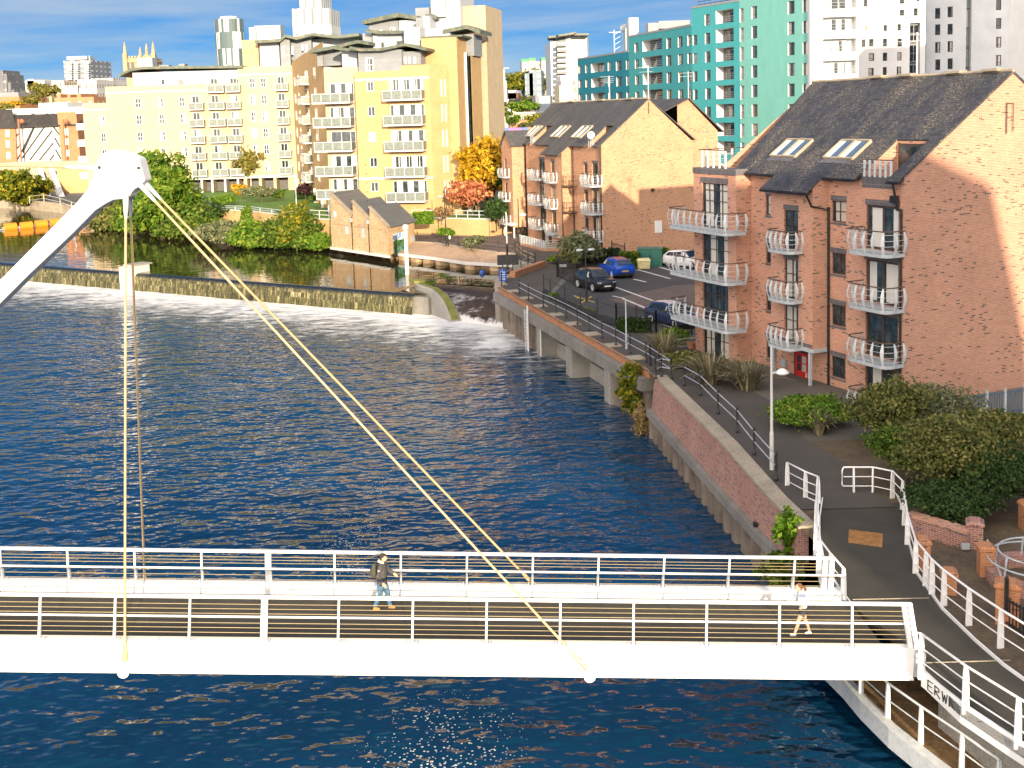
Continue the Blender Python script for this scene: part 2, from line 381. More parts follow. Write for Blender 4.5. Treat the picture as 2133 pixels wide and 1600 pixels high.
gd = N(nt, 'ShaderNodeVectorMath', {0: g, 1: V((-.42, -.88, .24)).normalized()}, operation='DOT_PRODUCT').outputs['Value']
gf = N(nt, 'ShaderNodeMapRange', {0: gd, 1: .25, 2: .95, 3: 0.0, 4: 1.0}, interpolation_type='SMOOTHSTEP').outputs[0]
col = mixc(nt, gf, col, GLOWCOL)  # unseen glow behind the viewpoint, added to brighten shaded walls
nt.links.new(col, bg.inputs[0]); bg.inputs[1].default_value = .12
SC.view_settings.view_transform = 'Standard'; SC.view_settings.look = 'None'
SC.view_settings.exposure = 1.05; SC.view_settings.gamma = 1.0
SC.render.film_transparent = False
SC.cycles.max_bounces = 6; SC.cycles.diffuse_bounces = 3; SC.cycles.glossy_bounces = 3; SC.cycles.transmission_bounces = 2
SC.cycles.use_denoising = True; SC.cycles.caustics_reflective = False; SC.cycles.caustics_refractive = False
# ================================================================ water
CR0 = V((-7.6, 101.0, 0)); CRD = V((-.84, .543, 0)).normalized(); CRN = V((-CRD.y, CRD.x, 0))     # weir line; CRN towards camera side
if CRN.y > 0: CRN = -CRN
def watermat(name, deep, foam_on, scale, strength, rough=.03):
    m, nt, b = newmat(name); P = geo(nt); sx = N(nt, 'ShaderNodeSeparateXYZ', {'Vector': P})
    nA = noise(nt, P, .62 * scale, 2, .42, (1, 1.3, 1)); nB = noise(nt, P, 1.9 * scale, 1.5, .45, (.85, 1.3, 1)); nC = noise(nt, P, .13 * scale, 2, .5)
    h = math_(nt, 'ADD', math_(nt, 'MULTIPLY', nA, .75), math_(nt, 'MULTIPLY', nB, .35))
    amp = math_(nt, 'ADD', .45, math_(nt, 'MULTIPLY', nC, 1.1)); h = math_(nt, 'MULTIPLY', h, amp)
    b.inputs['Roughness'].default_value = rough; b.inputs['IOR'].default_value = 1.42; b.inputs['Specular IOR Level'].default_value = .5
    silt = ramp(nt, noise(nt, P, .07, 3), ((.35, deep), (.7, tuple(c * 1.7 for c in deep))))
    if foam_on:
        d = N(nt, 'ShaderNodeVectorMath', {0: P, 1: CR0}, operation='SUBTRACT').outputs[0]
        dist = N(nt, 'ShaderNodeVectorMath', {0: d, 1: CRN}, operation='DOT_PRODUCT').outputs['Value']
        lace = noise(nt, P, .85, 7, .72, (.7, 1.5, 1)); lace2 = noise(nt, P, .16, 3, .6, (1, .6, 1))
        near = N(nt, 'ShaderNodeMapRange', {0: dist, 1: .3, 2: 22.0, 3: .44, 4: -.10}).outputs[0]
        near2 = N(nt, 'ShaderNodeMapRange', {0: dist, 1: .2, 2: 3.6, 3: .5, 4: 0.0}).outputs[0]
        # the outfall of the side channel
        e = N(nt, 'ShaderNodeVectorMath', {0: P, 1: V((-1.6, 88.5, -3.3))}, operation='SUBTRACT').outputs[0]
        e = N(nt, 'ShaderNodeVectorMath', {0: e, 1: V((1, .42, 1))}, operation='MULTIPLY').outputs[0]
        ln = N(nt, 'ShaderNodeVectorMath', {0: e}, operation='LENGTH').outputs['Value']
        side = N(nt, 'ShaderNodeMapRange', {0: ln, 1: .3, 2: 6.5, 3: .40, 4: -.16}).outputs[0]
        tot = math_(nt, 'ADD', math_(nt, 'ADD', math_(nt, 'MAXIMUM', near, side), near2), math_(nt, 'ADD', math_(nt, 'MULTIPLY', lace, .9), math_(nt, 'MULTIPLY', lace2, .22)))
        fm = ramp(nt, tot, ((.70, 0.0), (.92, 1.0)))
        # bubbles drifting under the bridge and faint flecks along the current
        b1 = N(nt, 'ShaderNodeTexVoronoi', {'Vector': P, 'Scale': 3.4, 'Randomness': 1.0}).outputs['Distance']
        b2 = N(nt, 'ShaderNodeTexVoronoi', {'Vector': P, 'Scale': 7.5, 'Randomness': 1.0}).outputs['Distance']
        q = N(nt, 'ShaderNodeVectorMath', {0: N(nt, 'ShaderNodeVectorMath', {0: P, 1: V((-2.4, 26, -3.3))}, operation='SUBTRACT').outputs[0], 1: V((1, .35, 1))}, operation='MULTIPLY').outputs[0]
        ql = N(nt, 'ShaderNodeVectorMath', {0: q}, operation='LENGTH').outputs['Value']
        pat = math_(nt, 'ADD', N(nt, 'ShaderNodeMapRange', {0: ql, 1: 0.4, 2: 4.2, 3: .22, 4: -.3}).outputs[0], math_(nt, 'MULTIPLY', noise(nt, P, .5, 4, .65), .42))
        q3 = N(nt, 'ShaderNodeVectorMath', {0: N(nt, 'ShaderNodeVectorMath', {0: P, 1: V((-7, 47, -3.3))}, operation='SUBTRACT').outputs[0], 1: V((1, .22, 1))}, operation='MULTIPLY').outputs[0]
        q3l = N(nt, 'ShaderNodeVectorMath', {0: q3}, operation='LENGTH').outputs['Value']
        pat2 = math_(nt, 'ADD', N(nt, 'ShaderNodeMapRange', {0: q3l, 1: 0.3, 2: 5.0, 3: .02, 4: -.35}).outputs[0], math_(nt, 'MULTIPLY', noise(nt, P, .4, 4, .7), .40))
        pat = math_(nt, 'MAXIMUM', pat, pat2)
        spot = math_(nt, 'MAXIMUM', math_(nt, 'LESS_THAN', b1, math_(nt, 'MULTIPLY', pat, .62)), math_(nt, 'LESS_THAN', b2, math_(nt, 'MULTIPLY', pat, 1.0)))
        fm = math_(nt, 'MAXIMUM', fm, math_(nt, 'MULTIPLY', spot, .85))
        col = mixc(nt, fm, silt, (.74, .75, .74))
        nt.links.new(col, b.inputs['Base Color'])
        nt.links.new(math_(nt, 'ADD', rough, math_(nt, 'MULTIPLY', fm, .55)), b.inputs['Roughness'])
        h = math_(nt, 'ADD', h, math_(nt, 'MULTIPLY', fm, .25))
    else:
        nt.links.new(silt, b.inputs['Base Color'])
    bump(nt, b, h, 1.0, strength)
    return m
M['water_low'] = watermat('river_water', (.003, .030, .072), True, .85, .42)
M['water_up'] = watermat('still_water', (.022, .020, .010), False, .55, .035, .02)

struct(MB().poly([(-260, 2, -3.3), (30, 2, -3.3), (30, 150, -3.3), (-260, 300, -3.3)]).build('river_water', M['water_low']))
def crest(t, z=0, n=0): p = CR0 + CRD * t + CRN * n; return V((p.x, p.y, z))
struct(MB().poly([crest(.2, -1.5, -.25), crest(150, -1.5, -.25), (-600, 330, -1.5), (-600, 520, -1.5), (6, 520, -1.5), (6, 104, -1.5), (-1.0, 104.0, -1.5), (-7.4, 107.9, -1.5)]).build('upper_river_water', M['water_up']))
struct(MB().poly([(-3500, -400, -5), (3500, -400, -5), (3500, 5500, -5), (-3500, 5500, -5)]).build('river_bed', M['riverbed']))

# ---------------------------------------------------------------- weir
weir = empty('weir', crest(30, -3.3), 0, 'low straight weir with a curtain of golden water pouring over its lip', 'weir')
def fallmat():
    m, nt, b = newmat('falling_water'); uv = uvo(nt)
    n1 = noise(nt, uv, 1.6, 5, .6, (1, .06, 1)); n2 = noise(nt, uv, 5, 4, .7, (1, .16, 1)); n3 = noise(nt, uv, 16, 2, .5, (1, .35, 1))
    f = math_(nt, 'ADD', math_(nt, 'MULTIPLY', n1, .45), math_(nt, 'ADD', math_(nt, 'MULTIPLY', n2, .45), math_(nt, 'MULTIPLY', n3, .2)))
    col = ramp(nt, f, ((.46, (.016, .018, .008)), (.56, (.075, .070, .028)), (.645, (.26, .23, .12)), (.73, (.72, .69, .55))))
    sz = N(nt, 'ShaderNodeSeparateXYZ', {'Vector': geo(nt)}).outputs[2]
    lip = ramp(nt, N(nt, 'ShaderNodeMapRange', {0: sz, 1: -1.95, 2: -1.62, 3: 0.0, 4: 1.0}).outputs[0], ((0.0, 0.0), (1.0, 1.0)))
    col = mixc(nt, lip, col, (.012, .018, .026))
    nt.links.new(col, b.inputs['Base Color']); b.inputs['Roughness'].default_value = .12; b.inputs['IOR'].default_value = 1.33
    bump(nt, b, f, .5, .12)
    return m
M['fall'] = fallmat()
def wlink(mb, name, mat):
    o = mb.build(name, mat); o.parent = weir; o.matrix_parent_inverse = Matrix.Translation(-weir.location); return o
prof = [(-.3, -1.5), (.05, -1.51), (.30, -1.58), (.48, -1.78), (.56, -2.1), (.64, -2.6), (.74, -3.45)]
for t0, t1 in ((1.3, 38.4), (40.2, 150)):
    mb = MB(); n = int((t1 - t0) / .35); rings = []
    for i in range(n + 1):
        t = t0 + (t1 - t0) * i / n
        wob = [mnoise.noise(V((t * .9, k * .25, 3))) * .10 * k / 6 for k in range(7)]
        rings.append([crest(t, z, nn + wob[k]) for k, (nn, z) in enumerate(prof)])
    mb.loft(rings, 0, False); wlink(mb, 'falling_water', M['fall'])
mb = MB()
for t0, t1 in ((-.2, 38.4), (40.2, 150)):
    mb.loft([[crest(t, -1.72, -.6), crest(t, -1.72, .2), crest(t, -5, .25), crest(t, -5, -.6)] for t in (t0, t1)])
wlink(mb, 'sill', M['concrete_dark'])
# piers
mb = MB(); c = crest(39.3, 0, 0)
fr = [crest(38.6, 0, -1.6), crest(40.0, 0, -1.6), crest(40.0, 0, 1.3), crest(39.3, 0, 1.6), crest(38.6, 0, 1.3)]
mb.hexa([(p.x, p.y) for p in fr], -5, -.72); pier = mb.build('weir_pier', M['clad_pale'])
tag(pier, 'pale concrete pier breaking the weir behind the bridge cables', 'pier')
mb = MB(); top = [crest(38.45, 0, -1.9), crest(40.15, 0, -1.9), crest(40.15, 0, .6), crest(38.45, 0, .6)]
mb.hexa([(p.x, p.y) for p in top], -.72, -.58); pc = mb.build('driftwood_cap', M['concrete']); pc.parent = pier
pA, pB = V((-8.6, 104.6, 0)), V((-5.55, 97.0, 0)); pd = (pB - pA); pn = V((-pd.y, pd.x, 0)).normalized()
mb = MB(); rings = []
for i in range(15):
    s = i / 14; p = pA + pd * s + pn * (.9 * math.sin(s * 2.2) * s * .8); zt = -.95 if s < .35 else -.95 - 2.2 * ((s - .35) / .65) ** 2.2
    wd = .42 + .12 * s
    rings.append([p + pn * wd + V((0, 0, -5)), p + pn * wd + V((0, 0, zt - .12)), p + pn * wd * .7 + V((0, 0, zt)), p - pn * wd * .7 + V((0, 0, zt)), p - pn * wd + V((0, 0, zt - .12)), p - pn * wd + V((0, 0, -5))])
mb.loft(rings); pr = mb.build('weir_pier', M['concrete']); tag(pr, 'curved mossy concrete pier at the end of the weir beside the side channel', 'pier')
mb = MB(); mb.loft([[a + V((0, 0, .012)) for a in (r[2] + (r[3] - r[2]) * .04, r[3] + (r[2] - r[3]) * .04)] for r in rings], 0, False)
q = mb.build('moss', M['moss']); q.parent = pr
q = MB().box(-.9, .7, -.55, .55, 0, .22).build('capstone', M['moss'], None, (pA.x - .2, pA.y + .5, -.95), (0, 0, R(-68))); q.parent = pr
for k, (a, b_, l) in enumerate((((-10.2, 104.1, -1.42), (-6.3, 105.6, -.66), .09), ((-10.6, 103.2, -1.44), (-7.2, 104.2, -1.0), .06))):
    tag(MB().tube([a, [(a[i] + b_[i]) / 2 + (.15 if i == 2 else 0) for i in range(3)], b_], [l, l * .8, l * .5], 6).build('driftwood', M['bark']), ['long pale driftwood log lodged against the curved weir pier', 'thin driftwood branch floating beside the curved weir pier'][k], 'driftwood', 'driftwood caught at the weir')
# side channel: a lip, a chute of brown water, a last drop
a0, a1, b0, b1 = V((-7.6, 107.7, -1.5)), V((-.9, 103.3, -1.5)), V((-5.3, 98.6, -2.75)), V((-.95, 94.2, -2.75))
def chute(s): return [a0.lerp(b0, s), a1.lerp(b1, s)]
mb = MB(); rows = []
for zz_, s in ((-1.5, 0), (-1.52, .05), (-1.72, .12), (-2.15, .2), (-2.35, .3), (-2.5, .55), (-2.65, .9), (-2.75, 1.0), (-3.05, 1.04), (-3.4, 1.06)):
    l, r = a0.lerp(b0, s), a1.lerp(b1, s); rows.append([V((l.lerp(r, i / 24).x, l.lerp(r, i / 24).y, zz_ + (mnoise.noise(V((i * .5, s * 14, 0))) * .10 if .2 < s < 1 else 0))) for i in range(25)])
mb.loft(rows, 0, False)
def chutemat():
    m, nt, b = newmat('chute_water'); P = geo(nt); n1 = noise(nt, P, 1.0, 6, .7, (1, .6, 1)); n2 = noise(nt, P, 2.8, 5, .7)
    sx = N(nt, 'ShaderNodeSeparateXYZ', {'Vector': P})
    lz = N(nt, 'ShaderNodeMapRange', {0: sx.outputs[2], 1: -2.7, 2: -3.3, 3: 0.0, 4: .35}).outputs[0]
    wl = N(nt, 'ShaderNodeMapRange', {0: sx.outputs[0], 1: -3.2, 2: -6.5, 3: 0.0, 4: .22}).outputs[0]
    lip = N(nt, 'ShaderNodeMapRange', {0: sx.outputs[2], 1: -1.95, 2: -2.3, 3: 0.0, 4: 1.0}).outputs[0]
    fm = math_(nt, 'MULTIPLY', ramp(nt, math_(nt, 'ADD', math_(nt, 'ADD', n1, lz), wl), ((.56, 0.0), (.74, 1.0))), lip)
    nt.links.new(mixc(nt, fm, (.035, .024, .022), (.66, .64, .64)), b.inputs['Base Color'])
    b.inputs['Roughness'].default_value = .12; b.inputs['IOR'].default_value = 1.33
    bump(nt, b, math_(nt, 'ADD', n1, math_(nt, 'MULTIPLY', n2, .5)), 1.0, .3)
    return m
struct(mb.build('side_channel_water', chutemat(), smooth=True))

# ================================================================ near (right) bank
EDGE = [V((18, -6, 0)), V((14, 10, 0)), V((11.4, 24, 0)), V((10.6, 31, 0)), V((9.98, 37.5, 0)), V((9.40, 41.8, 0)), V((8.72, 47.85, 0)), V((7.45, 60.6, 0)), V((7.05, 62.7, 0)), V((-1.3, 94.4, 0)), V((-1.15, 98.6, 0)), V((1.9, 106.6, 0)), V((.25, 110.8, 0)), V((.35, 116.2, 0)), V((-1.4, 117.4, 0)), V((-4.4, 121.9, 0)), V((-6.9, 125.2, 0)), V((-9, 128.3, 0)), V((-12.4, 131.2, 0)), V((-13.2, 126, 0)), V((-21.2, 135.2, 0)), V((-22.6, 139.6, 0)), V((-29, 145.4, 0)), V((-36, 150, 0)), V((-45.5, 162, 0)), V((-54.5, 169, 0)), V((-64.5, 184.5, 0)), V((-73.5, 198, 0)), V((-82, 210, 0)), V((-93.5, 223, 0)), V((-102, 230, 0)), V((-165, 275, 0)), V((-420, 420, 0))]
land = [(p.x, p.y, 0) for p in EDGE if p.y > 47] + [(-3200, 900, 0), (-3200, 5200, 0), (3200, 5200, 0), (3200, 47.85, 0)]
struct(MB().poly(land).build('ground', M['far_ground'], fix=False))
mb = MB(); ys = [-6, 10, 24, 31, 37.5, 41, 42, 43, 44, 45, 46, 47, 48]
def ex(Y):
    for a, b_ in zip(EDGE, EDGE[1:]):
        if a.y <= Y <= b_.y: return a.x + (b_.x - a.x) * (Y - a.y) / (b_.y - a.y)
    return EDGE[0].x
rows = [[V((ex(y), y, gz(y))), V((40, y, gz(y))), V((400, y, gz(y)))] for y in ys]
mb.loft(rows, 0, False); struct(mb.build('near_ground', M['earth'], fix=False))
def sheet(name, pts, mat, z=.004, zf=None):
    P_ = [V((p[0], p[1], (zf(p[1]) if zf else 0) + z)) for p in pts]
    return struct(MB().poly(P_).build(name, mat, fix=False))
# riverside path, tarmac
path = [(9.5, 41.8), (8.85, 47.9), (7.6, 60.6), (7.2, 62.9), (-1.1, 94.4), (-.9, 98.5), (2.2, 106.6), (.55, 110.9), (.7, 116.4), (-1.2, 117.7), (-4.2, 122.2), (-6.7, 125.5), (-8.8, 128.6), (-12.3, 133), (-12.0, 138.8), (-2.6, 134.2), (1.2, 132), (3.2, 122), (6.3, 112.4), (6.6, 104), (4.2, 99), (2.6, 89.5), (7.2, 74.6), (10.8, 70.5), (11.3, 60), (12.4, 54.2), (12.1, 49.5), (13.2, 45.2), (13.3, 42)]
def strips(name, left, right, mat, z, zf):
    mb = MB(); mb.loft([[V((a[0], a[1], zf(a[1]) + z)), V((b_[0], b_[1], zf(b_[1]) + z))] for a, b_ in zip(left, right)], 0, False)
    return struct(mb.build(name, mat, fix=False))
strips('path', [(9.75, 40.7), (9.3, 43), (9.05, 45), (8.8, 47.9), (8.2, 53.6), (7.6, 60.6), (7.2, 62.9), (4.2, 74.3), (1.1, 86), (-1.05, 94.4), (-.9, 98.5), (2.1, 106.6), (.6, 110.9), (.7, 116.4)],
       [(13.75, 40.7), (13.3, 43), (13.2, 45), (12.3, 48.2), (12.6, 53.8), (11.5, 58), (11.0, 66), (8.6, 73), (4.2, 84.5), (2.7, 89.5), (4.3, 99), (6.7, 105), (6.0, 112), (3.4, 120)], M['asphalt'], .035, gz)
sheet('quay_pavement', [(.9, 112.5), (.7, 116.4), (-1.2, 117.7), (-4.2, 122.2), (-6.7, 125.5), (-8.8, 128.6), (-12.3, 133), (-12.0, 138.6), (-2.6, 134.0), (1.6, 131.5), (3.9, 118)], M['paver'], .010)
sheet('car_park', [(3.2, 90.2), (7.3, 76.2), (11.5, 73.5), (26, 84), (24, 103), (13.5, 104.8), (6.2, 106)], M['asphalt_dark'], .008)
sheet('brick_roadway', [(7.2, 86.3), (12.8, 74.4), (25.8, 84), (23, 94.6), (12.9, 92.2)], M['paver'], .014)
def line(p, q, w_, mat, name, label=None):
    p, q = V((p[0], p[1], 0)), V((q[0], q[1], 0)); n = V((-(q - p).y, (q - p).x, 0)).normalized() * (w_ / 2)
    return struct(MB().poly([p + n + V((0, 0, .02)), q + n + V((0, 0, .02)), q - n + V((0, 0, .02)), p - n + V((0, 0, .02))]).build(name, mat, fix=False))
for (x0, y0, x1, y1) in ((1275, 596, 1360, 627), (1276, 617, 1300, 622), (1296, 622, 1352, 645), (1320, 582, 1346, 588), (1328, 562, 1396, 581), (1374, 557, 1443, 577), (1335, 661, 1362, 672), (1375, 675, 1418, 688)):
    a, b_ = G(x0, y0), G(x1, y1); line(a, b_, .22, M['line_white'], 'parking_line')
for (x0, y0, x1, y1) in ((1200, 618, 1238, 630), (1210, 632, 1232, 618), (1196, 616, 1205, 622)):
    a, b_ = G(x0, y0), G(x1, y1); line(a, b_, .16, M['line_yellow'], 'yellow_hatching')

# ---------------------------------------------------------------- near quay wall: brick, concrete beam, sheet piles
def wave_piles(mb, p, q, zt, zb, pitch, dep, m):
    p, q = V(p), V(q); L = (q - p).length; u = (q - p) / L; n = V((u.y, -u.x, 0))      # n points to the water for u running away
    k = max(1, int(L / pitch)); pt = L / k; pts = []
    for i in range(k):
        for f_, d_ in ((0, 0), (.12, dep), (.5, dep), (.62, 0)):
            c_ = p + u * (i + f_) * pt - n * d_; pts.append((c_.x, c_.y))
    c_ = p + u * L; pts.append((c_.x, c_.y))
    mb.loft([[V((x, y, zb)) for x, y in pts], [V((x, y, zt)) for x, y in pts]], m, False)
nq = empty('quay_wall', (8.7, 47.8, -3.3), 0, 'tall red brick quay wall on a concrete beam and sheet piles below the path', 'quay wall')
def into(root, mb, name, mats, smooth=False):
    o = mb.build(name, mats, smooth=smooth); o.parent = root; o.matrix_parent_inverse = root.matrix_basis.inverted() if False else Matrix.Translation(-V(root.location)); return o
W = [V((9.78, 38.9, 0)), V((9.40, 41.8, 0)), V((8.72, 47.85, 0)), V((7.45, 60.6, 0))]
off = V((-.38, -.04, 0))
mb = MB(); mc = MB(); mk = MB()
for a, b_ in zip(W, W[1:]):
    za, zb_ = gz(a.y), gz(b_.y)
    mb.loft([[V((p.x, p.y, z - .02)), V((p.x + .3, p.y, z - .02)), V((p.x + .3, p.y, -1.75)), V((p.x - .22, p.y, -1.75))] for p, z in ((a, za), (b_, zb_))])
    mk.loft([[V((p.x - .06, p.y, z - .02)), V((p.x + .62, p.y, z - .02)), V((p.x + .62, p.y, z + .09)), V((p.x - .06, p.y, z + .09))] for p, z in ((a, za), (b_, zb_))])
    mc.loft([[p + off + V((-.12, 0, -1.73)), p + off + V((.5, 0, -1.73)), p + off + V((.5, 0, -2.12)), p + off + V((-.12, 0, -2.12))] for p in (a, b_)])
endp = W[-1]
into(nq, mb, 'brickwork', M['brick_pink']); into(nq, mk, 'coping', M['coping']); into(nq, mc, 'capping_beam', M['concrete_dark'])
mb = MB()
for a, b_ in zip(W, W[1:]): wave_piles(mb, a + off, b_ + off, -2.1, -5, 1.05, -.42, 0)
into(nq, mb, 'sheet_piles', M['pile'])

# ---------------------------------------------------------------- culvert quay: concrete beam with two openings
cq = empty('culvert_quay', (2.8, 78.5, -3.3), 0, 'stained concrete quay with two dark culvert mouths below the railed path', 'quay wall')
A, B = V((7.05, 62.7, 0)), V((-1.3, 94.4, 0)); L = (B - A).length; u = (B - A) / L; n = V((-u.y, u.x, 0)); n = n if n.x < 0 else -n    # towards the river
def cs(s, o, z): p = A + u * s + n * o; return V((p.x, p.y, z))
mb = MB()
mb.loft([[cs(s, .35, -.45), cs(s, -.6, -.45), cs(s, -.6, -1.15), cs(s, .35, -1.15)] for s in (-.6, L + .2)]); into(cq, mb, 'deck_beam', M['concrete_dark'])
mb = MB(); mb.loft([[cs(s, -.12, -.46), cs(s, -.75, -.46), cs(s, -.75, .03), cs(s, -.12, .03)] for s in (-.6, L + .2)]); into(cq, mb, 'brick_coping', M['brick_orange'])
mb = MB()
for i in range(9):
    s = 2 + i * 3.9; mb.loft([[cs(s, -.1, .02), cs(s, -1.0, .02), cs(s, -1.0, .10), cs(s, -.1, .10)], [cs(s + 1.0, -.1, .02), cs(s + 1.0, -1.0, .02), cs(s + 1.0, -1.0, .10), cs(s + 1.0, -.1, .10)]]); into(cq, mb, 'padstone', M['coping']); mb = MB()
ops = [(6.2, 12.6), (13.9, 20.0)]
mb = MB()
def pier_(s0, s1): mb.loft([[cs(s, .12, -1.14), cs(s, -5, -1.14), cs(s, -5, -5), cs(s, .12, -5)] for s in (s0, s1)])

for s0, s1 in ((5.1, 6.2), (12.6, 13.9), (20.0, 20.9)): mb = MB(); pier_(s0, s1); into(cq, mb, 'pier', M['concrete'])
mb = MB()
for s0, s1 in ops: mb.loft([[cs(s, -1.2, -2.35), cs(s, -5, -2.35), cs(s, -5, -5), cs(s, -.9, -5)] for s in (s0 - .02, s1 + .02)])
into(cq, mb, 'ledge', M['concrete'])
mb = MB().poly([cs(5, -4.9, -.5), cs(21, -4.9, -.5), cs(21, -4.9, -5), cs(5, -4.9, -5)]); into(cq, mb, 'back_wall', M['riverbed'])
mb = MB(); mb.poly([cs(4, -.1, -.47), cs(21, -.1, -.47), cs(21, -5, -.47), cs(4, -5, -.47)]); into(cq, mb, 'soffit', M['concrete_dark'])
mb = MB(); wave_piles(mb, cs(20.9, -.1, 0), cs(L + .1, -.1, 0), -1.1, -5, 1.15, -.42, 0); into(cq, mb, 'sheet_piles', M['pile']); mb = MB(); wave_piles(mb, cs(-.9, -.1, 0), cs(5.1, -.1, 0), -1.1, -5, 1.15, -.42, 0); into(cq, mb, 'sheet_piles', M['pile'])
mb = MB()                                 # ladder + white gauge boards
for o_ in (0, .45): mb.bar(cs(22.6 + o_, .42, -.3), cs(22.6 + o_, .42, -3.6), .06, .06)
for i in range(11): mb.bar(cs(22.6, .42, -.5 - i * .28), cs(23.05, .42, -.5 - i * .28), .04, .04)
lad = mb.build('ladder', M['silver_bar']); tag(lad, 'steel ladder hanging down the culvert quay to the water', 'ladder')
mb = MB(); mb.bar(cs(22.3, .40, .1), cs(22.3, .40, -3.3), .26, .05, up=n); q = mb.build('gauge_board', M['sign_white']); tag(q, 'tall white gauge board fixed beside the steel ladder on the culvert quay', 'gauge board')
mb = MB(); mb.bar(cs(19.7, .18, -1.2), cs(19.7, .18, -3.2), .16, .04, up=n); q = mb.build('gauge_board', M['sign_white']); tag(q, 'short white gauge strip beside the darker left culvert mouth', 'gauge board')
# end wall of the culvert quay and the return by the basin
mb = MB(); E2 = [V((-1.3, 94.4, 0)), V((-1.15, 98.6, 0)), V((1.9, 106.6, 0)), V((.25, 110.8, 0))]
for a, b_ in zip(E2, E2[1:]):
    mb.loft([[V((p.x - .25, p.y, -.06)), V((p.x + .35, p.y, -.06)), V((p.x + .35, p.y, -5)), V((p.x - .25, p.y, -5))] for p in (a, b_)])
bw_ = mb.build('basin_wall', M['concrete']); tag(bw_, 'concrete and brick wall angling round the side channel mouth', 'wall')
mb = MB()
for a, b_ in zip(E2, E2[1:]): mb.loft([[V((p.x - .3, p.y, -.06)), V((p.x + .5, p.y, -.06)), V((p.x + .5, p.y, .08)), V((p.x - .3, p.y, .08))] for p in (a, b_)])
q = mb.build('coping', M['coping']); q.parent = bw_
mb = MB(); a, b_ = V((-.3, 99.4, 0)), V((2.6, 106.2, 0)); mb.loft([[V((p.x, p.y, -.1)), V((p.x + .5, p.y - .2, -.1)), V((p.x + .5, p.y - .2, .55)), V((p.x, p.y, .55))] for p in (a, b_)])
q = mb.build('brick_upstand', M['brick_orange']); q.parent = bw_

# ---------------------------------------------------------------- far quay: sloping brick apron, beam, piles
fq = empty('far_quay', (-5, 118, -1.5), 0, 'sunlit quay with a sloping brick apron above a pale beam and sheet piles', 'quay wall')
beam = [G(x, y, -.8) for x, y in ((684, 507), (760, 517), (830, 529), (907, 538), (968, 547), (1020, 550), (1067, 552))]
for p in beam: p.z = 0
rail0 = [V((-21.2, 136.5, 0)), V((-16.6, 131.5, 0)), V((-12.4, 131.0, 0)), V((-8.7, 128.2, 0)), V((-4.6, 122.2, 0)), V((-1.6, 117.6, 0)), V((.35, 116.2, 0))]
mb = MB(); mb.loft([[a + V((0, 0, -.72)), b_ + V((0, 0, .03))] for a, b_ in zip(beam[2:], rail0[2:])], 0, False); into(fq, mb, 'apron', M['brick_paving'])
mb = MB(); mb.loft([[p + V((0, -.12, -.7)), p + V((0, .5, -.7)), p + V((0, .5, -1.02)), p + V((0, -.12, -1.02))] for p in beam]); into(fq, mb, 'capping_beam', M['clad_pale'])
mb = MB()
for a, b_ in zip(beam, beam[1:]): wave_piles(mb, b_ + V((0, .05, 0)), a + V((0, .05, 0)), -1.0, -4, 1.85, -.75, 0)
into(fq, mb, 'sheet_piles', plain('rusty_sheet_pile', (.42, .30, .18), .75, .3, .8, streak=((.12, .07, .04), (1.2, 1.2, .3), .6)))
mb = MB(); mb.loft([[p + V((-.1, -.1, .02)), p + V((.1, .45, .02)), p + V((.1, .45, .12)), p + V((-.1, -.1, .12))] for p in rail0[2:]]); into(fq, mb, 'coping', M['coping'])
# natural bank on the far side and the stone wall further left
mb = MB(); bk = [p for p in EDGE if p.x < -21.5 and p.x > -66]
mb.loft([[V((p.x - 1.0, p.y - 1.9, -2.2)), V((p.x, p.y - .6, -.6)), V((p.x + .3, p.y + .4, .03))] for p in bk], 0, False); struct(mb.build('river_bank', M['earth']))
mb = MB(); bk = [p for p in EDGE if p.x < -64 and p.x > -170]
mb.loft([[V((p.x + 1, p.y - 1.4, -3)), V((p.x + .4, p.y - .7, .3)), V((p.x + .4, p.y, .3)), V((p.x + .4, p.y, -3))] for p in bk]); q = mb.build('river_wall', M['stone']); tag(q, 'old stone river wall below the steps on the far bank', 'wall')

# ---------------------------------------------------------------- raised garden behind its retaining wall
TZ = 1.8
gw = [V((-58, 181, 0)), V((-45, 164.5, 0)), V((-36, 158, 0)), V((-25, 142.8, 0)), V((-19.5, 138.2, 0)), V((-12, 139.6, 0)), V((-2.4, 134.5, 0)), V((.9, 138.5, 0))]
struct(MB().poly([p + V((0, .15, TZ)) for p in gw] + [V((7, 176, TZ)), V((30, 300, TZ)), V((-70, 300, TZ)), V((-72, 205, TZ))]).build('garden_lawn', M['grass'], fix=False))
mb = MB(); mk = MB()
mb.loft([[p + V((0, -.2, -.1)), p + V((0, .25, -.1)), p + V((0, .25, TZ + .15)), p + V((0, -.2, TZ + .15))] for p in gw])
mk.loft([[p + V((0, -.28, TZ + .15)), p + V((0, .33, TZ + .15)), p + V((0, .33, TZ + .27)), p + V((0, -.28, TZ + .27))] for p in gw])
q = mb.build('garden_wall', M['brick_yellow']); tag(q, 'long yellow brick retaining wall below the apartment gardens', 'wall'); k_ = mk.build('coping', M['clad_pale']); k_.parent = q
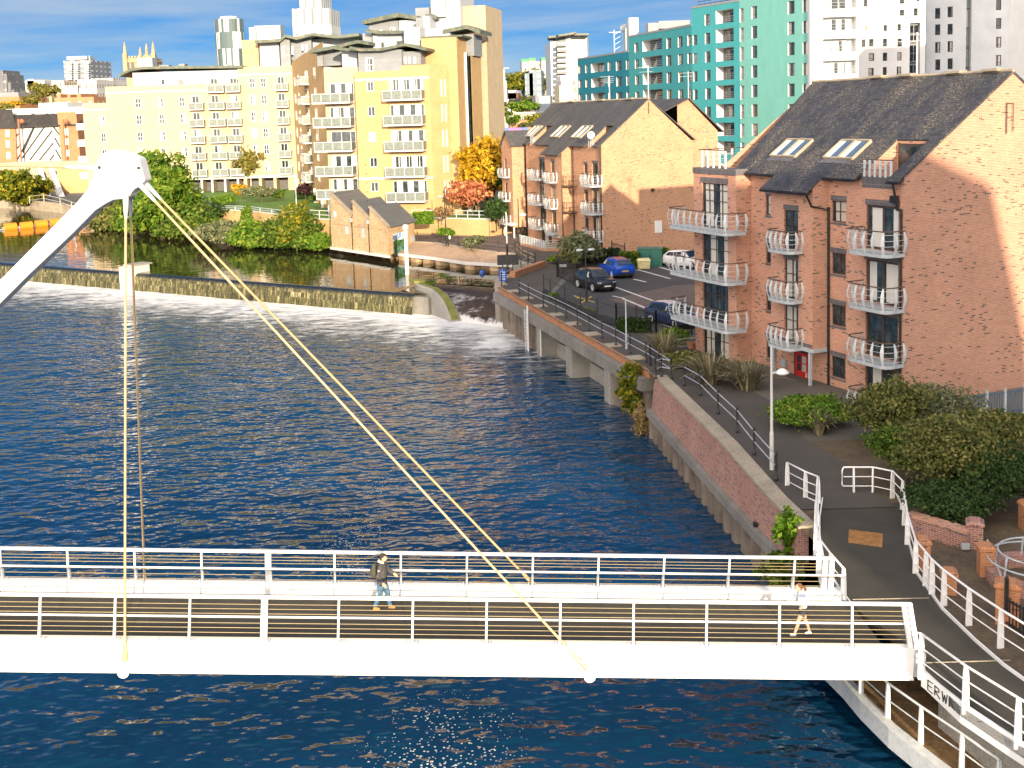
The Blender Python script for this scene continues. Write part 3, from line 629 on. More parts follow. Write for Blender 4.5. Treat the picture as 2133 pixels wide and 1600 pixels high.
# ================================================================ footbridge
BY, BZ, BS, BA = 28.74, .45, .0513, .02
BX = V((1, BA, -BS)).normalized()
def bl(x, y=0, z=0):                     # bridge coordinates -> world
    return V((0, BY, BZ)) + BX * x + V((-BA, 1, 0)) * y + V((0, 0, 1)) * z
br = empty('footbridge', (0, BY, BZ)); br.rotation_euler = (0, math.asin(BS), math.atan(BA))
tag(br, 'white steel footbridge crossing the river with railings on both sides', 'footbridge')
X0, XN, XF = -34.0, 10.32, 9.35
def bbuild(mb, name, m, **k): return mb.build(name, m, br, **k)
mb = MB(); pf = [(0, -.02), (.05, 0), (.34, 0), (.36, -.83), (-.05, -.83), (-.05, -.78), (0, -.78)]
mb.loft([[V((x, y, z)) for y, z in pf] for x in (X0, XN)]); bbuild(mb, 'girder', M['girder'])
mb = MB(); mb.loft([[V((x, y, z)) for y, z in [(3.68, -.83), (3.68, -.15), (3.64, -.15), (3.64, -.06), (3.70, 0), (4.02, 0), (4.04, -.02), (4.04, -.83)]] for x in (X0, XF)]); bbuild(mb, 'girder', M['girder'])
mb = MB(); mb.box(X0, XF + .4, .362, 3.678, -.42, -.27); bbuild(mb, 'deck', M['deck'])
mb = MB(); mb.box(X0, 9.2, .40, 3.64, -.78, -.43); bbuild(mb, 'underside', M['galv'])
SP = 1.93
def post_xs(x0, lo, hi): return [x0 + SP * k for k in range(-20, 20) if lo < x0 + SP * k < hi]
def railing(y0, lean, xs, big, xend, inner):
    H = 1.12 if inner > 0 else .97
    for x in xs:
        mb = MB(); w_ = .17 if abs(x - big) < .1 else .05
        if inner > 0:
            mb.hexa([(x - w_ / 2, y0 - .05), (x + w_ / 2, y0 - .05), (x + w_ / 2, y0 + .06), (x - w_ / 2, y0 + .06)], 0, H, 0, [(x - w_ / 2, y0 - .03 + lean), (x + w_ / 2, y0 - .03 + lean), (x + w_ / 2, y0 + .03 + lean), (x - w_ / 2, y0 + .03 + lean)])
        else:
            k = .5
            mb.loft([[V((x + sx * w_ / 2, y0 + dy + sy * t, z)) for sx, sy in ((-1, -1), (1, -1), (1, 1), (-1, 1))] for z, dy, t in ((0, 0, .08), (.27, -.02, .07), (.46, -.10, .05), (.54, -.10, .035), (H, lean, .03))])
        for sx in (-1, 1): mb.box(x + sx * .10 - .02, x + sx * .10 + .02, y0 - .09, y0 + .09, .0, .045)
        bbuild(mb, 'post', M['white_rail'])
    x1, x2 = X0, xend
    def at(z): return y0 + lean * z / H
    mb = MB(); mb.box(x1, x2, at(H) - .05, at(H) + .05, H, H + .07); bbuild(mb, 'top_rail', M['white_rail'])
    zh = .60 if inner > 0 else .52; yh = at(zh) + (.10 if inner > 0 else -.16)
    mb = MB(); mb.tube([(x1, yh, zh), (x2 + .12, yh, zh)] if inner > 0 else [(x1, yh, zh), (x2 + .25, yh, zh), (x2 + .32, yh + .05, zh)], .028, 6); bbuild(mb, 'handrail', M['white_rail'])
    for z in (.11, .235, .36, .48, .72, .84, .96) if inner > 0 else (.10, .25, .41, .62, .72, .82):
        mb = MB(); mb.tube([(x1, at(z), z), (x2 - .03, at(z), z)], .0075, 4, cap=False); bbuild(mb, 'wire', M['steel_wire'])
xs = post_xs(-6.78, -16, 9.5); railing(.06, .16, xs, -6.78, 10.25, 1)
for k in (0, .16):
    mb = MB(); x = 10.05 + k
    mb.loft([[V((x + dx + s1 * .06, .06 + dy + s2 * .05, z)) for s1, s2 in ((-1, -1), (1, -1), (1, 1), (-1, 1))] for z, dx, dy in ((0, .18, 0), (1.14, -.02, .16))]); bbuild(mb, 'end_post', M['white_rail'])
xs = post_xs(-7.35, -17.5, 8.9); railing(3.86, -.12, xs, -7.35, 9.25, -1)
for k in (0, .2):
    mb = MB(); x = 9.0 + k; mb.box(x - .07, x + .07, 3.72, 3.90, 0, 1.0); bbuild(mb, 'end_post', M['white_rail'])
mb = MB(); mb.box(9.30, 9.52, 3.64, 4.08, -.55, -.02); bbuild(mb, 'end_cap', M['white_rail'])
mb = MB(); mb.box(10.33, 10.62, -.02, .55, -.75, -.1); bbuild(mb, 'bearing', M['galv'])
mb = MB()
for x in (-16.9, -9.3, -1.7, 5.9): mb.box(x, x + .03, .37, 3.67, -.268, -.262)
bbuild(mb, 'deck_joint', M['asphalt_dark'])

# ---------------------------------------------------------------- mast and cables
MY = 30.45
outl = [(0, 583), (100, 482), (160, 421), (182, 394), (193, 371), (198, 348), (204, 330), (212, 321), (223, 315.5), (235, 313), (256, 315), (289, 331), (295.5, 354), (302, 377), (290, 388), (279, 395), (272, 403), (268, 412), (256, 414.5), (235, 416.5), (220, 424), (197, 439), (149, 488), (60, 572), (0, 632)]
pts = [D(x, y, MY - .32) for x, y in outl]
du = (pts[0] - pts[2]); dl = (pts[-1] - pts[-4])
pts = [pts[0] + du * 3.2] + pts + [pts[-1] + dl * 3.3]
mast = MB().extr(pts, (0, .64, 0)).build('bridge_mast', M['white_paint'])
tag(mast, 'white leaning steel mast whose broad head holds the bridge cables', 'mast')
bv = mast.modifiers.new('bevel', 'BEVEL'); bv.width = .05; bv.segments = 2; bv.limit_method = 'ANGLE'; bv.angle_limit = R(40)
def eye(x, y):
    mb = MB(); p = D(x, y, MY - .33); mb.loft([[p + V((r_ * math.cos(a * .5236), yy, r_ * math.sin(a * .5236))) for a in range(12)] for yy, r_ in ((0, .045), (-.02, .045))])
    q = mb.build('pin_hole', M['black']); q.parent = mast
eye(207, 349); eye(289, 350)
def cable(p, q, label, fit=.35, end=True):
    p, q = V(p), V(q); d = (q - p).normalized()
    o = MB().tube([p, q], .034, 8).build('stay_cable', M['cable'])
    tag(o, label, 'bridge cable', 'stay cables of the footbridge mast')
    for a, s in ((p, 1), (q, -1)):
        mb = MB(); mb.tube([a - d * s * .12, a + d * s * .05, a + d * s * fit, a + d * s * (fit + .18)], [.075, .075, .055, .036], 8)
        f_ = mb.build('socket', M['steel_wire'] if a is q else M['galv_light']); f_.parent = o
    return o
n0 = lambda px, py: PL(px, py, bl(0, -.08), V((-BA, 1, 0)))
f0 = lambda px, py: PL(px, py, bl(0, 4.09), V((-BA, 1, 0)))
cable(D(262, 414, MY - .40), n0(260, 1368), 'stay cable dropping straight from the mast to the near girder')
cable(D(271, 412, MY + .30), f0(302, 1222), 'stay cable dropping from the mast to the far railing side')
cable(D(287, 380, MY - .40), n0(1216, 1386), 'lower of two slanting stay cables, ending on the near girder', .5)
cable(D(297, 376, MY + .10), f0(1116, 1222), 'upper of two slanting stay cables, ending behind the far railing', .5)
cable(D(190, 349, MY), D(-420, 334, MY), 'level back stay running left from the mast head', .5)
for px in (258, 1228):
    mb = MB(); c = n0(px, 1398 if px < 500 else 1409); x = (c - V((0, BY, BZ))).dot(BX)
    mb.loft([[V((x + r_ * math.cos(a * math.pi / 10), yy, -.77 + r_ * math.sin(a * math.pi / 10))) for a in range(20)] for yy, r_ in ((-.055, .15), (-.16, .15))])
    bbuild(mb, 'anchor_boss', M['white_rail'])
    mb = MB(); mb.box(x - .22, x - .18, -.13, -.0, -.55, -.2) if px > 500 else mb.box(x - .05, x + .05, -.12, 0, -.5, -.3); bbuild(mb, 'cable_lug', M['white_rail'])

# ================================================================ landing and ramp on the right bank
RZ = -.45
def gp(x, y, z=RZ): return G(x, y, z)
ldL = [(1771, 1262), (1745, 1228), (1716, 1180), (1706, 1120), (1706, 1080), (1713, 1035)]
ldR = [(1866, 1035), (1884, 1065), (1890, 1125), (1907, 1195), (1960, 1270), (2030, 1338), (2090, 1390), (2160, 1440), (2260, 1500)]
ldN = [(2260, 1640), (2110, 1545), (2000, 1472), (1925, 1402), (1903, 1352)]
pts = [gp(*q) for q in ldL + ldR + ldN]
lz = .012
ramp_ = empty('bridge_landing', gp(1800, 1250), 0, 'curving tarmac landing with white edge plates at the bridge end', 'ramp')
def inr(mb, name, m, root=ramp_, smooth=False): return into(root, mb, name, m, smooth)
inr(MB().extr([p + V((0, 0, lz)) for p in pts], (0, 0, -.25)), 'deck', M['deck'])
def edge_plate(px, h, zb=RZ, w_=.05, z0=-.3):
    mb = MB(); P_ = [gp(*q, zb) for q in px]
    mb.loft([[p + V((0, 0, z0)), p + V((w_, 0, z0)), p + V((w_, 0, h)), p + V((0, 0, h))] for p in P_]); return mb
inr(edge_plate(ldR, .10), 'edge_plate', M['white_rail']); inr(edge_plate(ldL, .10), 'edge_plate', M['white_rail'])
inr(edge_plate(ldN[::-1], .06, z0=-.42), 'edge_plate', M['white_rail'])
mb = MB(); a, b_ = gp(1776, 1250), gp(1935, 1247); mb.bar(a + V((0, 0, .02)), b_ + V((0, 0, .02)), .03, .02); a, b_ = gp(1925, 1382), gp(2105, 1377); mb.bar(a + V((0, 0, .02)), b_ + V((0, 0, .02)), .03, .02); inr(mb, 'joint_strip', M['coping'])
mb = MB(); P_ = [gp(*q) + V((0, 0, .025)) for q in ((1768, 1104), (1839, 1113), (1838, 1141), (1767, 1131))]; mb.extr(P_, (0, 0, -.02)); o = mb.build('cover_plate', M['rust']); tag(o, 'rusty rectangular cover plate set in the landing', 'cover plate')
def plate_rail(px, label, zb=RZ, h=1.08, levels=(1, .66, .32), bars=None, pw=.15, mat='white_rail', skip=(), inward=0):
    base = [gp(*q, zb) for q in px]; root = empty('landing_railing', base[len(base) // 2], 0, label, 'railing')
    dirs = []
    for i, p in enumerate(base):
        d = (base[min(i + 1, len(base) - 1)] - base[max(i - 1, 0)]); d.z = 0; dirs.append(d.normalized())
    for i, p in enumerate(base):
        if i in skip: continue
        nrm = V((-dirs[i].y, dirs[i].x, 0)); mb = MB()
        # flat tapering plates standing across the line, like the photo's pale paddles
        mb.loft([[p + nrm * (a_ * t * .5) + dirs[i] * (c_ * .03) + V((0, 0, z)) for a_, c_ in ((-1, -1), (1, -1), (1, 1), (-1, 1))] for z, t in ((-.12, pw * 1.25), (.1, pw * 1.2), (h * .75, pw * .95), (h, pw * .6))])
        into(root, mb, 'post', M[mat])
    for f_ in levels:
        mb = MB(); mb.tube([p + V((0, 0, h * f_)) for p in base], .034 if f_ == 1 else .02, 6); into(root, mb, 'rail', M[mat], True)
    return root, base
r_, b0_ = plate_rail([(1757, 1031), (1778, 1031), (1818, 1031), (1859, 1040), (1880, 1062), (1884, 1095), (1890, 1135), (1907, 1195), (1928, 1221), (1941, 1238), (1966, 1262), (2018, 1303), (2084, 1350), (2160, 1400)], 'white plate railing sweeping down the inner side of the curved landing', skip=(0,))
mb = MB(); p = b0_[0]; mb.tube([p + V((0, 0, 1.08)), p + V((-.06, -.02, .95)), p + V((-.06, -.02, .42)), p + V((0, 0, .34))], .03, 6); into(r_, mb, 'rail_loop', M['white_rail'])
r_, b1_ = plate_rail([(1640, 1020), (1678, 1041), (1704, 1052), (1701, 1100), (1700, 1150), (1706, 1190), (1730, 1224), (1757, 1257)], 'white plate railing between the landing and the brick quay wall')
mb = MB(); mb.loft([[p + V((0, 0, -.4)), p + V((.04, 0, -.4)), p + V((.04, 0, .12)), p + V((0, 0, .12))] for p in b1_[1:]]); into(r_, mb, 'kick_plate', M['white_rail'])
r_, b2_ = plate_rail([(1919, 1405), (2011, 1477), (2120, 1549), (2230, 1620)], 'white plate railing with sprayed graffiti on its kick plate', h=1.1)
p = b2_[0]; mb = MB(); mb.tube([p + V((0, 0, 1.1)), p + V((-.12, .05, 1.12)), p + V((-.14, .05, 1.0)), p + V((-.12, .05, .75)), p + V((0, 0, .72))], .03, 6); into(r_, mb, 'rail_loop', M['white_rail'])
mb = MB(); mb.loft([[p + V((0, 0, -.32)), p + V((.05, 0, -.32)), p + V((.05, 0, .10)), p + V((0, 0, .10))] for p in b2_]); into(r_, mb, 'kick_plate', M['white_rail'])
# sprayed tags: black strokes on the river face of the kick plate
GL = {'E': [[(1, 1), (0, 1), (0, 0), (1, 0)], [(0, .5), (.8, .5)]], 'R': [[(0, 0), (0, 1), (.8, .9), (.8, .6), (0, .5), (1, 0)]], 'W': [[(0, 1), (.25, 0), (.5, .8), (.75, 0), (1, 1)]], 'N': [[(0, 0), (0, 1), (1, 0), (1, 1)]], '2': [[(-.3, .9), (1, 1.0), (.9, .7), (.0, .1), (1.4, .2)]],
      'Y': [[(0, 1), (.5, .5), (1, 1.1)], [(.5, .5), (.3, -.2)]], 'K': [[(0, 1), (0, 0)], [(1, 1), (0, .45), (1, 0)]], 'T': [[(0, .9), (1.2, 1)], [(.6, 1), (.5, 0)]]}
def graffiti(text, a, b_, f0_, f1_):
    mb = MB(); nn = len(text)
    for i, ch in enumerate(text):
        for st in GL[ch]:
            P_ = []
            for x, z in st:
                f_ = f0_ + (f1_ - f0_) * (i + x * .72) / nn; q = a.lerp(b_, f_); P_.append(q + V((-.008, -.012, -.26 + z * .26)))
            for p, q in zip(P_, P_[1:]): mb.bar(p, q, .012, .028, up=(1, 0, 0))
    into(r_, mb, 'graffiti', M['black'])
graffiti('ERWN2', b2_[0], b2_[1], .16, .98); graffiti('YKTKY', b2_[1], b2_[2], .2, .95)
# lower walk under the landing
LZ = -2.3
lo = [(1700, 1360), (1762, 1421), (1797, 1462), (1856, 1520), (1916, 1568), (1960, 1603), (2040, 1660)]
P_ = [gp(*q, LZ) for q in lo]
lw = empty('lower_walk', P_[3], 0, 'leaf strewn lower walkway with a curved white edge beam below the landing', 'walkway')
into(lw, MB().extr([p + V((.12, .1, .0)) for p in P_] + [P_[-1] + V((9, 0, 0)), P_[0] + V((9, 0, 0))], (0, 0, -.3)), 'deck', M['leaf_litter'])
mb = MB(); mb.loft([[p + V((-.1, -.1, -.45)), p + V((.14, .1, -.45)), p + V((.14, .1, .1)), p + V((-.1, -.1, .1))] for p in P_]); into(lw, mb, 'edge_beam', M['galv_light'])
plate_rail([(1741, 1395), (1793, 1449), (1849, 1500), (1918, 1552), (2003, 1612), (2080, 1670)], 'pale railing of the lower walkway, half hidden under the girder', LZ, 1.05, (1, .55), mat='galv_light', pw=.12)
mb = MB(); a, b_, c_ = gp(1935, 1400, -.7), gp(2140, 1560, -.7), gp(2300, 1660, -.7)
mb.extr([a + V((.3, .1, 0)), b_ + V((.3, .1, 0)), c_ + V((.3, .1, 0)), c_ + V((6, 4, 0)), a + V((3, 3, 0))], (0, 0, -2)); q = mb.build('abutment', M['concrete']); tag(q, 'shaded concrete abutment carrying the landing above the lower walk', 'abutment')
# ================================================================ building kit
class Bld:
    """local frame: x along the front (towards its right end seen from outside), y inwards, z up"""
    def __init__(s, name, loc, rz, label, category='building', group=None):
        s.loc = V(loc); s.root = empty(name, loc, rz, label, category, group); s.rz = rz
        s.X = V((math.cos(rz), math.sin(rz), 0)); s.Y = V((-math.sin(rz), math.cos(rz), 0)); s.walls = {}; s.cache = {}; s.rev = {}; s.shear = 0
    def f(s, px, py, y=0.0):              # sight line on the plane at depth y -> (x, z)
        d = PL(px, py, s.loc + s.Y * y, s.Y) - s.loc; return d.dot(s.X), d.z
    def g(s, px, py, x=0.0):              # on the plane across at x -> (y, z)
        d = PL(px, py, s.loc + s.X * x, s.X) - s.loc; return d.dot(s.Y), d.z
    def mb(s, name, mat):
        k = (name, mat)
        if k not in s.walls: s.walls[k] = MB()
        return s.walls[k]
    def wall(s, p0, ux, L, z0, z1, holes=(), depth=.18, mat='brick_red', name='wall', reveal=None, back=False):
        """upright wall from p0 along ux with openings (x0,x1,z0,z1[,depth]) and their reveals"""
        mb = s.mb(name, mat); ux = V((ux[0], ux[1], 0)).normalized(); iy = V((0, 0, 1)).cross(ux)
        P = lambda x, z, d=0.0: V((p0[0], p0[1], 0)) + ux * x + iy * d + V((0, 0, z))
        xs = sorted({0.0, L} | {min(max(h[i], 0), L) for h in holes for i in (0, 1)}); zs = sorted({z0, z1} | {min(max(h[i], z0), z1) for h in holes for i in (2, 3)})
        for a, b in zip(xs, xs[1:]):
            run = None
            for c, d in zip(zs, zs[1:]):
                mx, mz = (a + b) / 2, (c + d) / 2
                solid = not any(h[0] < mx < h[1] and h[2] < mz < h[3] for h in holes)
                if solid: run = (run[0], d) if run else (c, d)
                if (not solid or d == zs[-1]) and run:
                    mb.poly([P(a, run[0]), P(b, run[0]), P(b, run[1]), P(a, run[1])]); run = None
        rv = mb; ri = 1 if reveal else 0
        if reveal: s.rev[(name, mat)] = reveal
        for h in holes:
            dp = h[4] if len(h) > 4 else depth
            for a, b in (((h[0], h[2]), (h[1], h[2])), ((h[1], h[2]), (h[1], h[3])), ((h[1], h[3]), (h[0], h[3])), ((h[0], h[3]), (h[0], h[2]))):
                rv.poly([P(*a), P(*b), P(*b, dp), P(*a, dp)], ri)
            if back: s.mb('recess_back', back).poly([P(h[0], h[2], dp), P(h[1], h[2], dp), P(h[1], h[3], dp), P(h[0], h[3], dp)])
        return P, ux
    def win(s, P, ux, h, depth=.12, cols=2, rows=2, frame='brown_frame', pane='pane', fw=.06, name='window', split=True, rowz=None, colx=None, mw=None):
        w_, hh = round(h[1] - h[0], 2), round(h[3] - h[2], 2); key = (w_, hh, cols, rows, frame, pane, fw, split, str(rowz), str(colx))
        if key not in s.cache:
            mb = MB(); mw = mw or fw * .75
            for a in ((0, fw, 0, hh), (w_ - fw, w_, 0, hh)): mb.box(a[0], a[1], -.03, .05, a[2], a[3])
            for a in ((fw, w_ - fw, 0, fw), (fw, w_ - fw, hh - fw, hh)): mb.box(a[0], a[1], -.03, .05, a[2], a[3])
            for c in (colx or [i / cols for i in range(1, cols)]): mb.box(w_ * c - mw / 2, w_ * c + mw / 2, -.02, .05, fw, hh - fw)
            for r in (rowz or [i / rows for i in range(1, rows)]): mb.box(fw, w_ - fw, -.012, .048, hh * r - mw / 2, hh * r + mw / 2)
            if split:
                g_ = MB().poly([(fw * .5, .03, fw * .5), (w_ - fw * .5, .03, fw * .5), (w_ - fw * .5, .03, hh - fw * .5), (fw * .5, .03, hh - fw * .5)]).mesh('pane', [M[pane]], fix=False); s.cache[key] = (mb.mesh('window', [M[frame]]), g_)
            else:
                mb.poly([(fw * .5, .03, fw * .5), (w_ - fw * .5, .03, fw * .5), (w_ - fw * .5, .03, hh - fw * .5), (fw * .5, .03, hh - fw * .5)], 1); s.cache[key] = (mb.mesh('window', [M[frame], M[pane]]), None)
        a, g_ = s.cache[key]
        o = link(name, a, s.root, mat4=frame4(P(h[0], h[2], depth), ux))
        if g_: link('pane', g_, o)
        return o
    def part(s, mb, name, mat, parent=None, smooth=False, fix=True):
        if s.shear: mb.v = [(x - s.shear * y, y, z) for x, y, z in mb.v]
        return mb.build(name, M[mat] if isinstance(mat, str) else mat, parent or s.root, smooth=smooth, fix=fix)
    def done(s):
        for (n, m), mb in s.walls.items(): s.part(mb, n, [M[m]] + ([M[s.rev[(n, m)]]] if (n, m) in s.rev else []), fix=False)

def barrel_balcony(b, p, ux, w_, d, h=1.06, pitch=.55, thick=.16, key=None):
    """steel balcony with bowed flat uprights, thin rails and a brown handrail; p = left end at the wall, floor level"""
    k = ('balc', round(w_, 2), d, pitch)
    if k not in b.cache:
        plan = [(0, 0), (0, -d * .62), (.10, -d * .86), (.35, -d * .97), (w_ / 2, -d), (w_ - .35, -d * .97), (w_ - .10, -d * .86), (w_, -d * .62), (w_, 0)]
        pl = [V((x, y, 0)) for x, y in plan]
        sl = MB(); sl.hexa([(p_.x, p_.y) for p_ in pl], -thick, 0); sl = sl.mesh('floor_slab', [M['galv']])
        hr = MB().tube([q + V((0, 0, h)) for q in pl], .032, 6).mesh('handrail', [M['brown_wood']])
        ra = MB(); cen = V((w_ / 2, 0, 0))
        bow = lambda f: .13 * math.sin(math.pi * min(1, f * 1.02)) 
        for f in (.12, .36, .60, .86):
            ra.tube([q + (V((q.x - cen.x, q.y * 1.3, 0)).normalized() * bow(f) if q.y < -.01 else V((0, 0, 0))) + V((0, 0, h * f)) for q in pl], .011, 4)
        ra = ra.mesh('rails', [M['galv_light']])
        segs = []; tot = 0
        for a, c in zip(pl, pl[1:]): segs.append((a, c, tot)); tot += (c - a).length
        n = max(4, round(tot / pitch)); up = MB()
        for i in range(n + 1):
            t = min(max(tot * i / n, .04), tot - .04)
            a, c, s0 = [q for q in segs if q[2] <= t][-1]; u_ = (c - a).normalized(); q = a + u_ * (t - s0)
            out = V((q.x - cen.x, q.y * 1.3, 0)).normalized()
            nr = V((u_.y, -u_.x, 0)); nr = nr if nr.dot(out) > 0 else -nr
            up.loft([[q + nr * (bow(f) - .02) + u_ * (sg * wd) + nr * (tk * .012) + V((0, 0, h * f)) for sg, tk in ((-1, -1), (1, -1), (1, 1), (-1, 1))] for f, wd in ((-.12, .035), (.12, .06), (.4, .085), (.62, .085), (.85, .055), (.98, .03))])
        up = up.mesh('uprights', [M['galv_light']]); b.cache[k] = (sl, hr, ra, up)
    sl, hr, ra, up = b.cache[k]
    o = link('balcony', sl, b.root, mat4=frame4(p, ux))
    for n_, m_ in (('handrail', hr), ('rails', ra), ('uprights', up)): link(n_, m_, o)
    return o

TAN = math.tan(R(35))
def roof_sheet(mb, pts, th=.10):          # a roof slope as a slab of its own thickness
    P_ = [V(p) for p in pts]; n = (P_[1] - P_[0]).cross(P_[2] - P_[0]).normalized(); n = n if n.z > 0 else -n
    mb.extr([p for p in P_], n * th); return mb
def skylight(b, x0, x1, y0, y1, ez, label=None):
    """rooflight lying on the front slope between eave distances y0,y1"""
    z = lambda y: ez + y * TAN
    k = V((0, -math.sin(R(35)), math.cos(R(35))))
    q = [V((x0, y0, z(y0))), V((x1, y0, z(y0))), V((x1, y1, z(y1))), V((x0, y1, z(y1)))]
    fr = MB(); t = .09
    for a, c in zip(q, q[1:] + q[:1]): fr.bar(a + k * .17, c + k * .17, t, .14, up=k)
    o = b.part(fr, 'rooflight', 'brick_buff' if False else 'coping')
    b.part(MB().poly([p + k * .16 for p in q]), 'pane', 'sky_glass', o)
    a, c = q[0], q[3]; w_ = .10 * (x1 - x0); rv = MB(); rv.poly([a + k * .168 + V((.06, 0, 0)), a + k * .168 + V((.06 + w_ * 3.2, 0, 0)), c + k * .168 + V((.06 + w_ * 3.2, 0, 0)), c + k * .168 + V((.06, 0, 0))]); b.part(rv, 'blind', 'white_frame', o)
    ft = MB(); ft.poly([V((x0 - .1, y0 - .28, z(y0 - .28))) + k * .125, V((x1 + .1, y0 - .28, z(y0 - .28))) + k * .125, q[1] + k * .13, q[0] + k * .13]); b.part(ft, 'flashing', 'lead', o)

def soldier(b, P, x0, x1, z, h=.26, proud=.012, name='lintel'):
    mb = MB(); a, c, d, e = P(x0, z, -proud), P(x1, z, -proud), P(x1, z + h, -proud), P(x0, z + h, -proud)
    mb.poly([a, c, d, e]); b.part(mb, name, 'brick_soldier', fix=False)

# ================================================================ red brick apartment block at the right
A1 = G(1880, 848)
B1 = Bld('brick_apartment_block', A1, R(24 - 90), 'tall red brick apartment block at the right, its gable half in sunlight', 'apartment block')
b = B1; EZ = 10.85; HD = 6.62; RZ1 = EZ + HD * TAN
TOPS = [9.42, 6.80, 4.20, 1.62]
LX = -12.55
holes = []; wins = []
for i, t in enumerate(TOPS):
    wt = [9.47, 6.85, 4.22, 1.56][i]
    holes += [(LX * -1 - 5.08, LX * -1 - 4.0, wt - 1.08, wt), (-LX - 2.57, -LX - .34, t - 2.12, t), (-LX - 10.5, -LX - 9.6, wt - 1.12, wt)]
P, ux = b.wall((LX, 0), (1, 0), -LX, -1.0, EZ + .02, holes, mat='brick_red')
for j, h in enumerate(holes):
    kind = j % 3
    if kind == 0: b.win(P, ux, h, cols=2, rows=2)
    elif kind == 1: b.win(P, ux, h, cols=2, rows=1, name='balcony_door', fw=.13, mw=.16, pane='pane_cur')
    else: b.win(P, ux, h, cols=2, rows=2)
    soldier(b, P, h[0] - .06, h[1] + .06, h[3] + .01, .25)
    if kind != 1: soldier(b, P, h[0] - .06, h[1] + .06, h[2] - .13, .12, name='sill')
soldier(b, P, 0, 2.6, EZ - .28, .27, name='eaves_course'); soldier(b, P, 7.3, -LX - 2.6, EZ - .28, .27, name='eaves_course')
for t in TOPS[:3]: barrel_balcony(b, (-2.72, 0, t - 2.14), (1, 0, 0), 2.78, 1.15)
barrel_balcony(b, (-2.72, 0, TOPS[3] - 2.14), (1, 0, 0), 2.78, 1.15)
# gable end
mb = b.mb('wall', 'brick_red')
mb.poly([(0, 0, -1), (0, 2 * HD, -1), (0, 2 * HD, EZ), (0, HD, RZ1), (0, 0, EZ)])
mb.poly([(-14.6, 0, -1), (-14.6, 2 * HD, -1), (-14.6, 2 * HD, EZ), (-14.6, HD, RZ1 - .1), (-14.6, 0, EZ)])
mb.poly([(0, 2 * HD, -1), (-14.6, 2 * HD, -1), (-14.6, 2 * HD, EZ), (0, 2 * HD, EZ)])
mb.poly([(-14.6, 0, -1), (LX, 0, -1), (LX, 0, EZ), (-14.6, 0, EZ)])
# unseen flat roofed wing added to shade the far gable, kept below the ridge
rw = MB().box(-14, -1.5, 9.5, 25, -1, RZ1 - .35); b.part(rw, 'shade_wing', 'brick_red')
# entrance / stair bay
bx0, bx1, BT = -8.72, -5.3, -1.0
be = EZ + BT * TAN
bh = [(1.12, 2.28, t - 2.2 + (.0), t) for t in (8.92, 6.36, 3.92)]
P, ux = b.wall((bx0, BT), (1, 0), bx1 - bx0, 1.92, be, [(h[0], h[1], h[2] + .15, h[3]) for h in bh])
for h in bh:
    h = (h[0], h[1], h[2] + .15, h[3]); b.win(P, ux, h, cols=2, rows=2, name='balcony_door', rowz=[.62]); soldier(b, P, h[0] - .05, h[1] + .05, h[3] + .01, .25)
    barrel_balcony(b, (bx0 + .62, BT, h[2] + .02), (1, 0, 0), 2.0, .85, 1.0, .42)
soldier(b, P, 0, bx1 - bx0, be - .26, .25, name='eaves_course')
mb = b.mb('wall', 'brick_red')
mb.poly([(bx1, BT, 1.92), (bx1, 0, 1.92), (bx1, 0, EZ), (bx1, BT, be)]); mb.poly([(bx0, BT, 1.92), (bx0, 0, 1.92), (bx0, 0, EZ), (bx0, BT, be)])
mb.poly([(bx0, BT, 1.93), (bx1, BT, 1.93), (bx1, 0, 1.93), (bx0, 0, 1.93)])
q = MB(); q.box(bx0 - .05, bx1 + .08, BT - .06, BT + .10, 1.74, 1.925); q.box(bx1 - .08, bx1 + .08, BT + .10, -.01, 1.74, 1.925); b.part(q, 'canopy_beam', 'galv')
soldier(b, P, .0, bx1 - bx0, 1.95, .2, name='base_course')
for x in (bx0 + .15, bx1 - .25): q = MB(); q.box(x - .07, x + .07, BT - .02, BT + .12, -.9, 1.74); b.part(q, 'column', 'galv')
dx = -7.3
q = MB(); q.box(dx - .55, dx + .55, -.10, -.03, -.75, 1.3); dr = b.part(q, 'entrance_door', 'red_door')
q = MB()
for i in range(2):
    for j in range(2): q.box(dx - .36 + i * .40, dx - .04 + i * .40, -.112, -.102, .32 + j * .44, .70 + j * .44)
b.part(q, 'door_glazing', 'pane_dark', dr)
q = MB(); q.box(dx + .38, dx + .44, -.16, -.10, .05, .30); b.part(q, 'handle', 'galv_light', dr)
q = MB(); q.box(dx - .62, dx - .55, -.12, -.02, -.75, 1.38); q.box(dx + .55, dx + .62, -.12, -.02, -.75, 1.38); q.box(dx - .55, dx + .55, -.12, -.02, 1.3, 1.38); b.part(q, 'door_frame', 'brown_frame')
q = MB(); q.box(dx - 1.75, dx - 1.35, -.16, -.01, .25, .65); b.part(q, 'letter_box', 'galv')
q = MB(); q.box(bx0 - .2, bx1 + .2, -2.6, -.02, -.9, -.72); q.box(bx0 - .2, bx1 - .4, -3.1, -2.6, -.95, -.85); b.part(q, 'doorstep', 'coping')
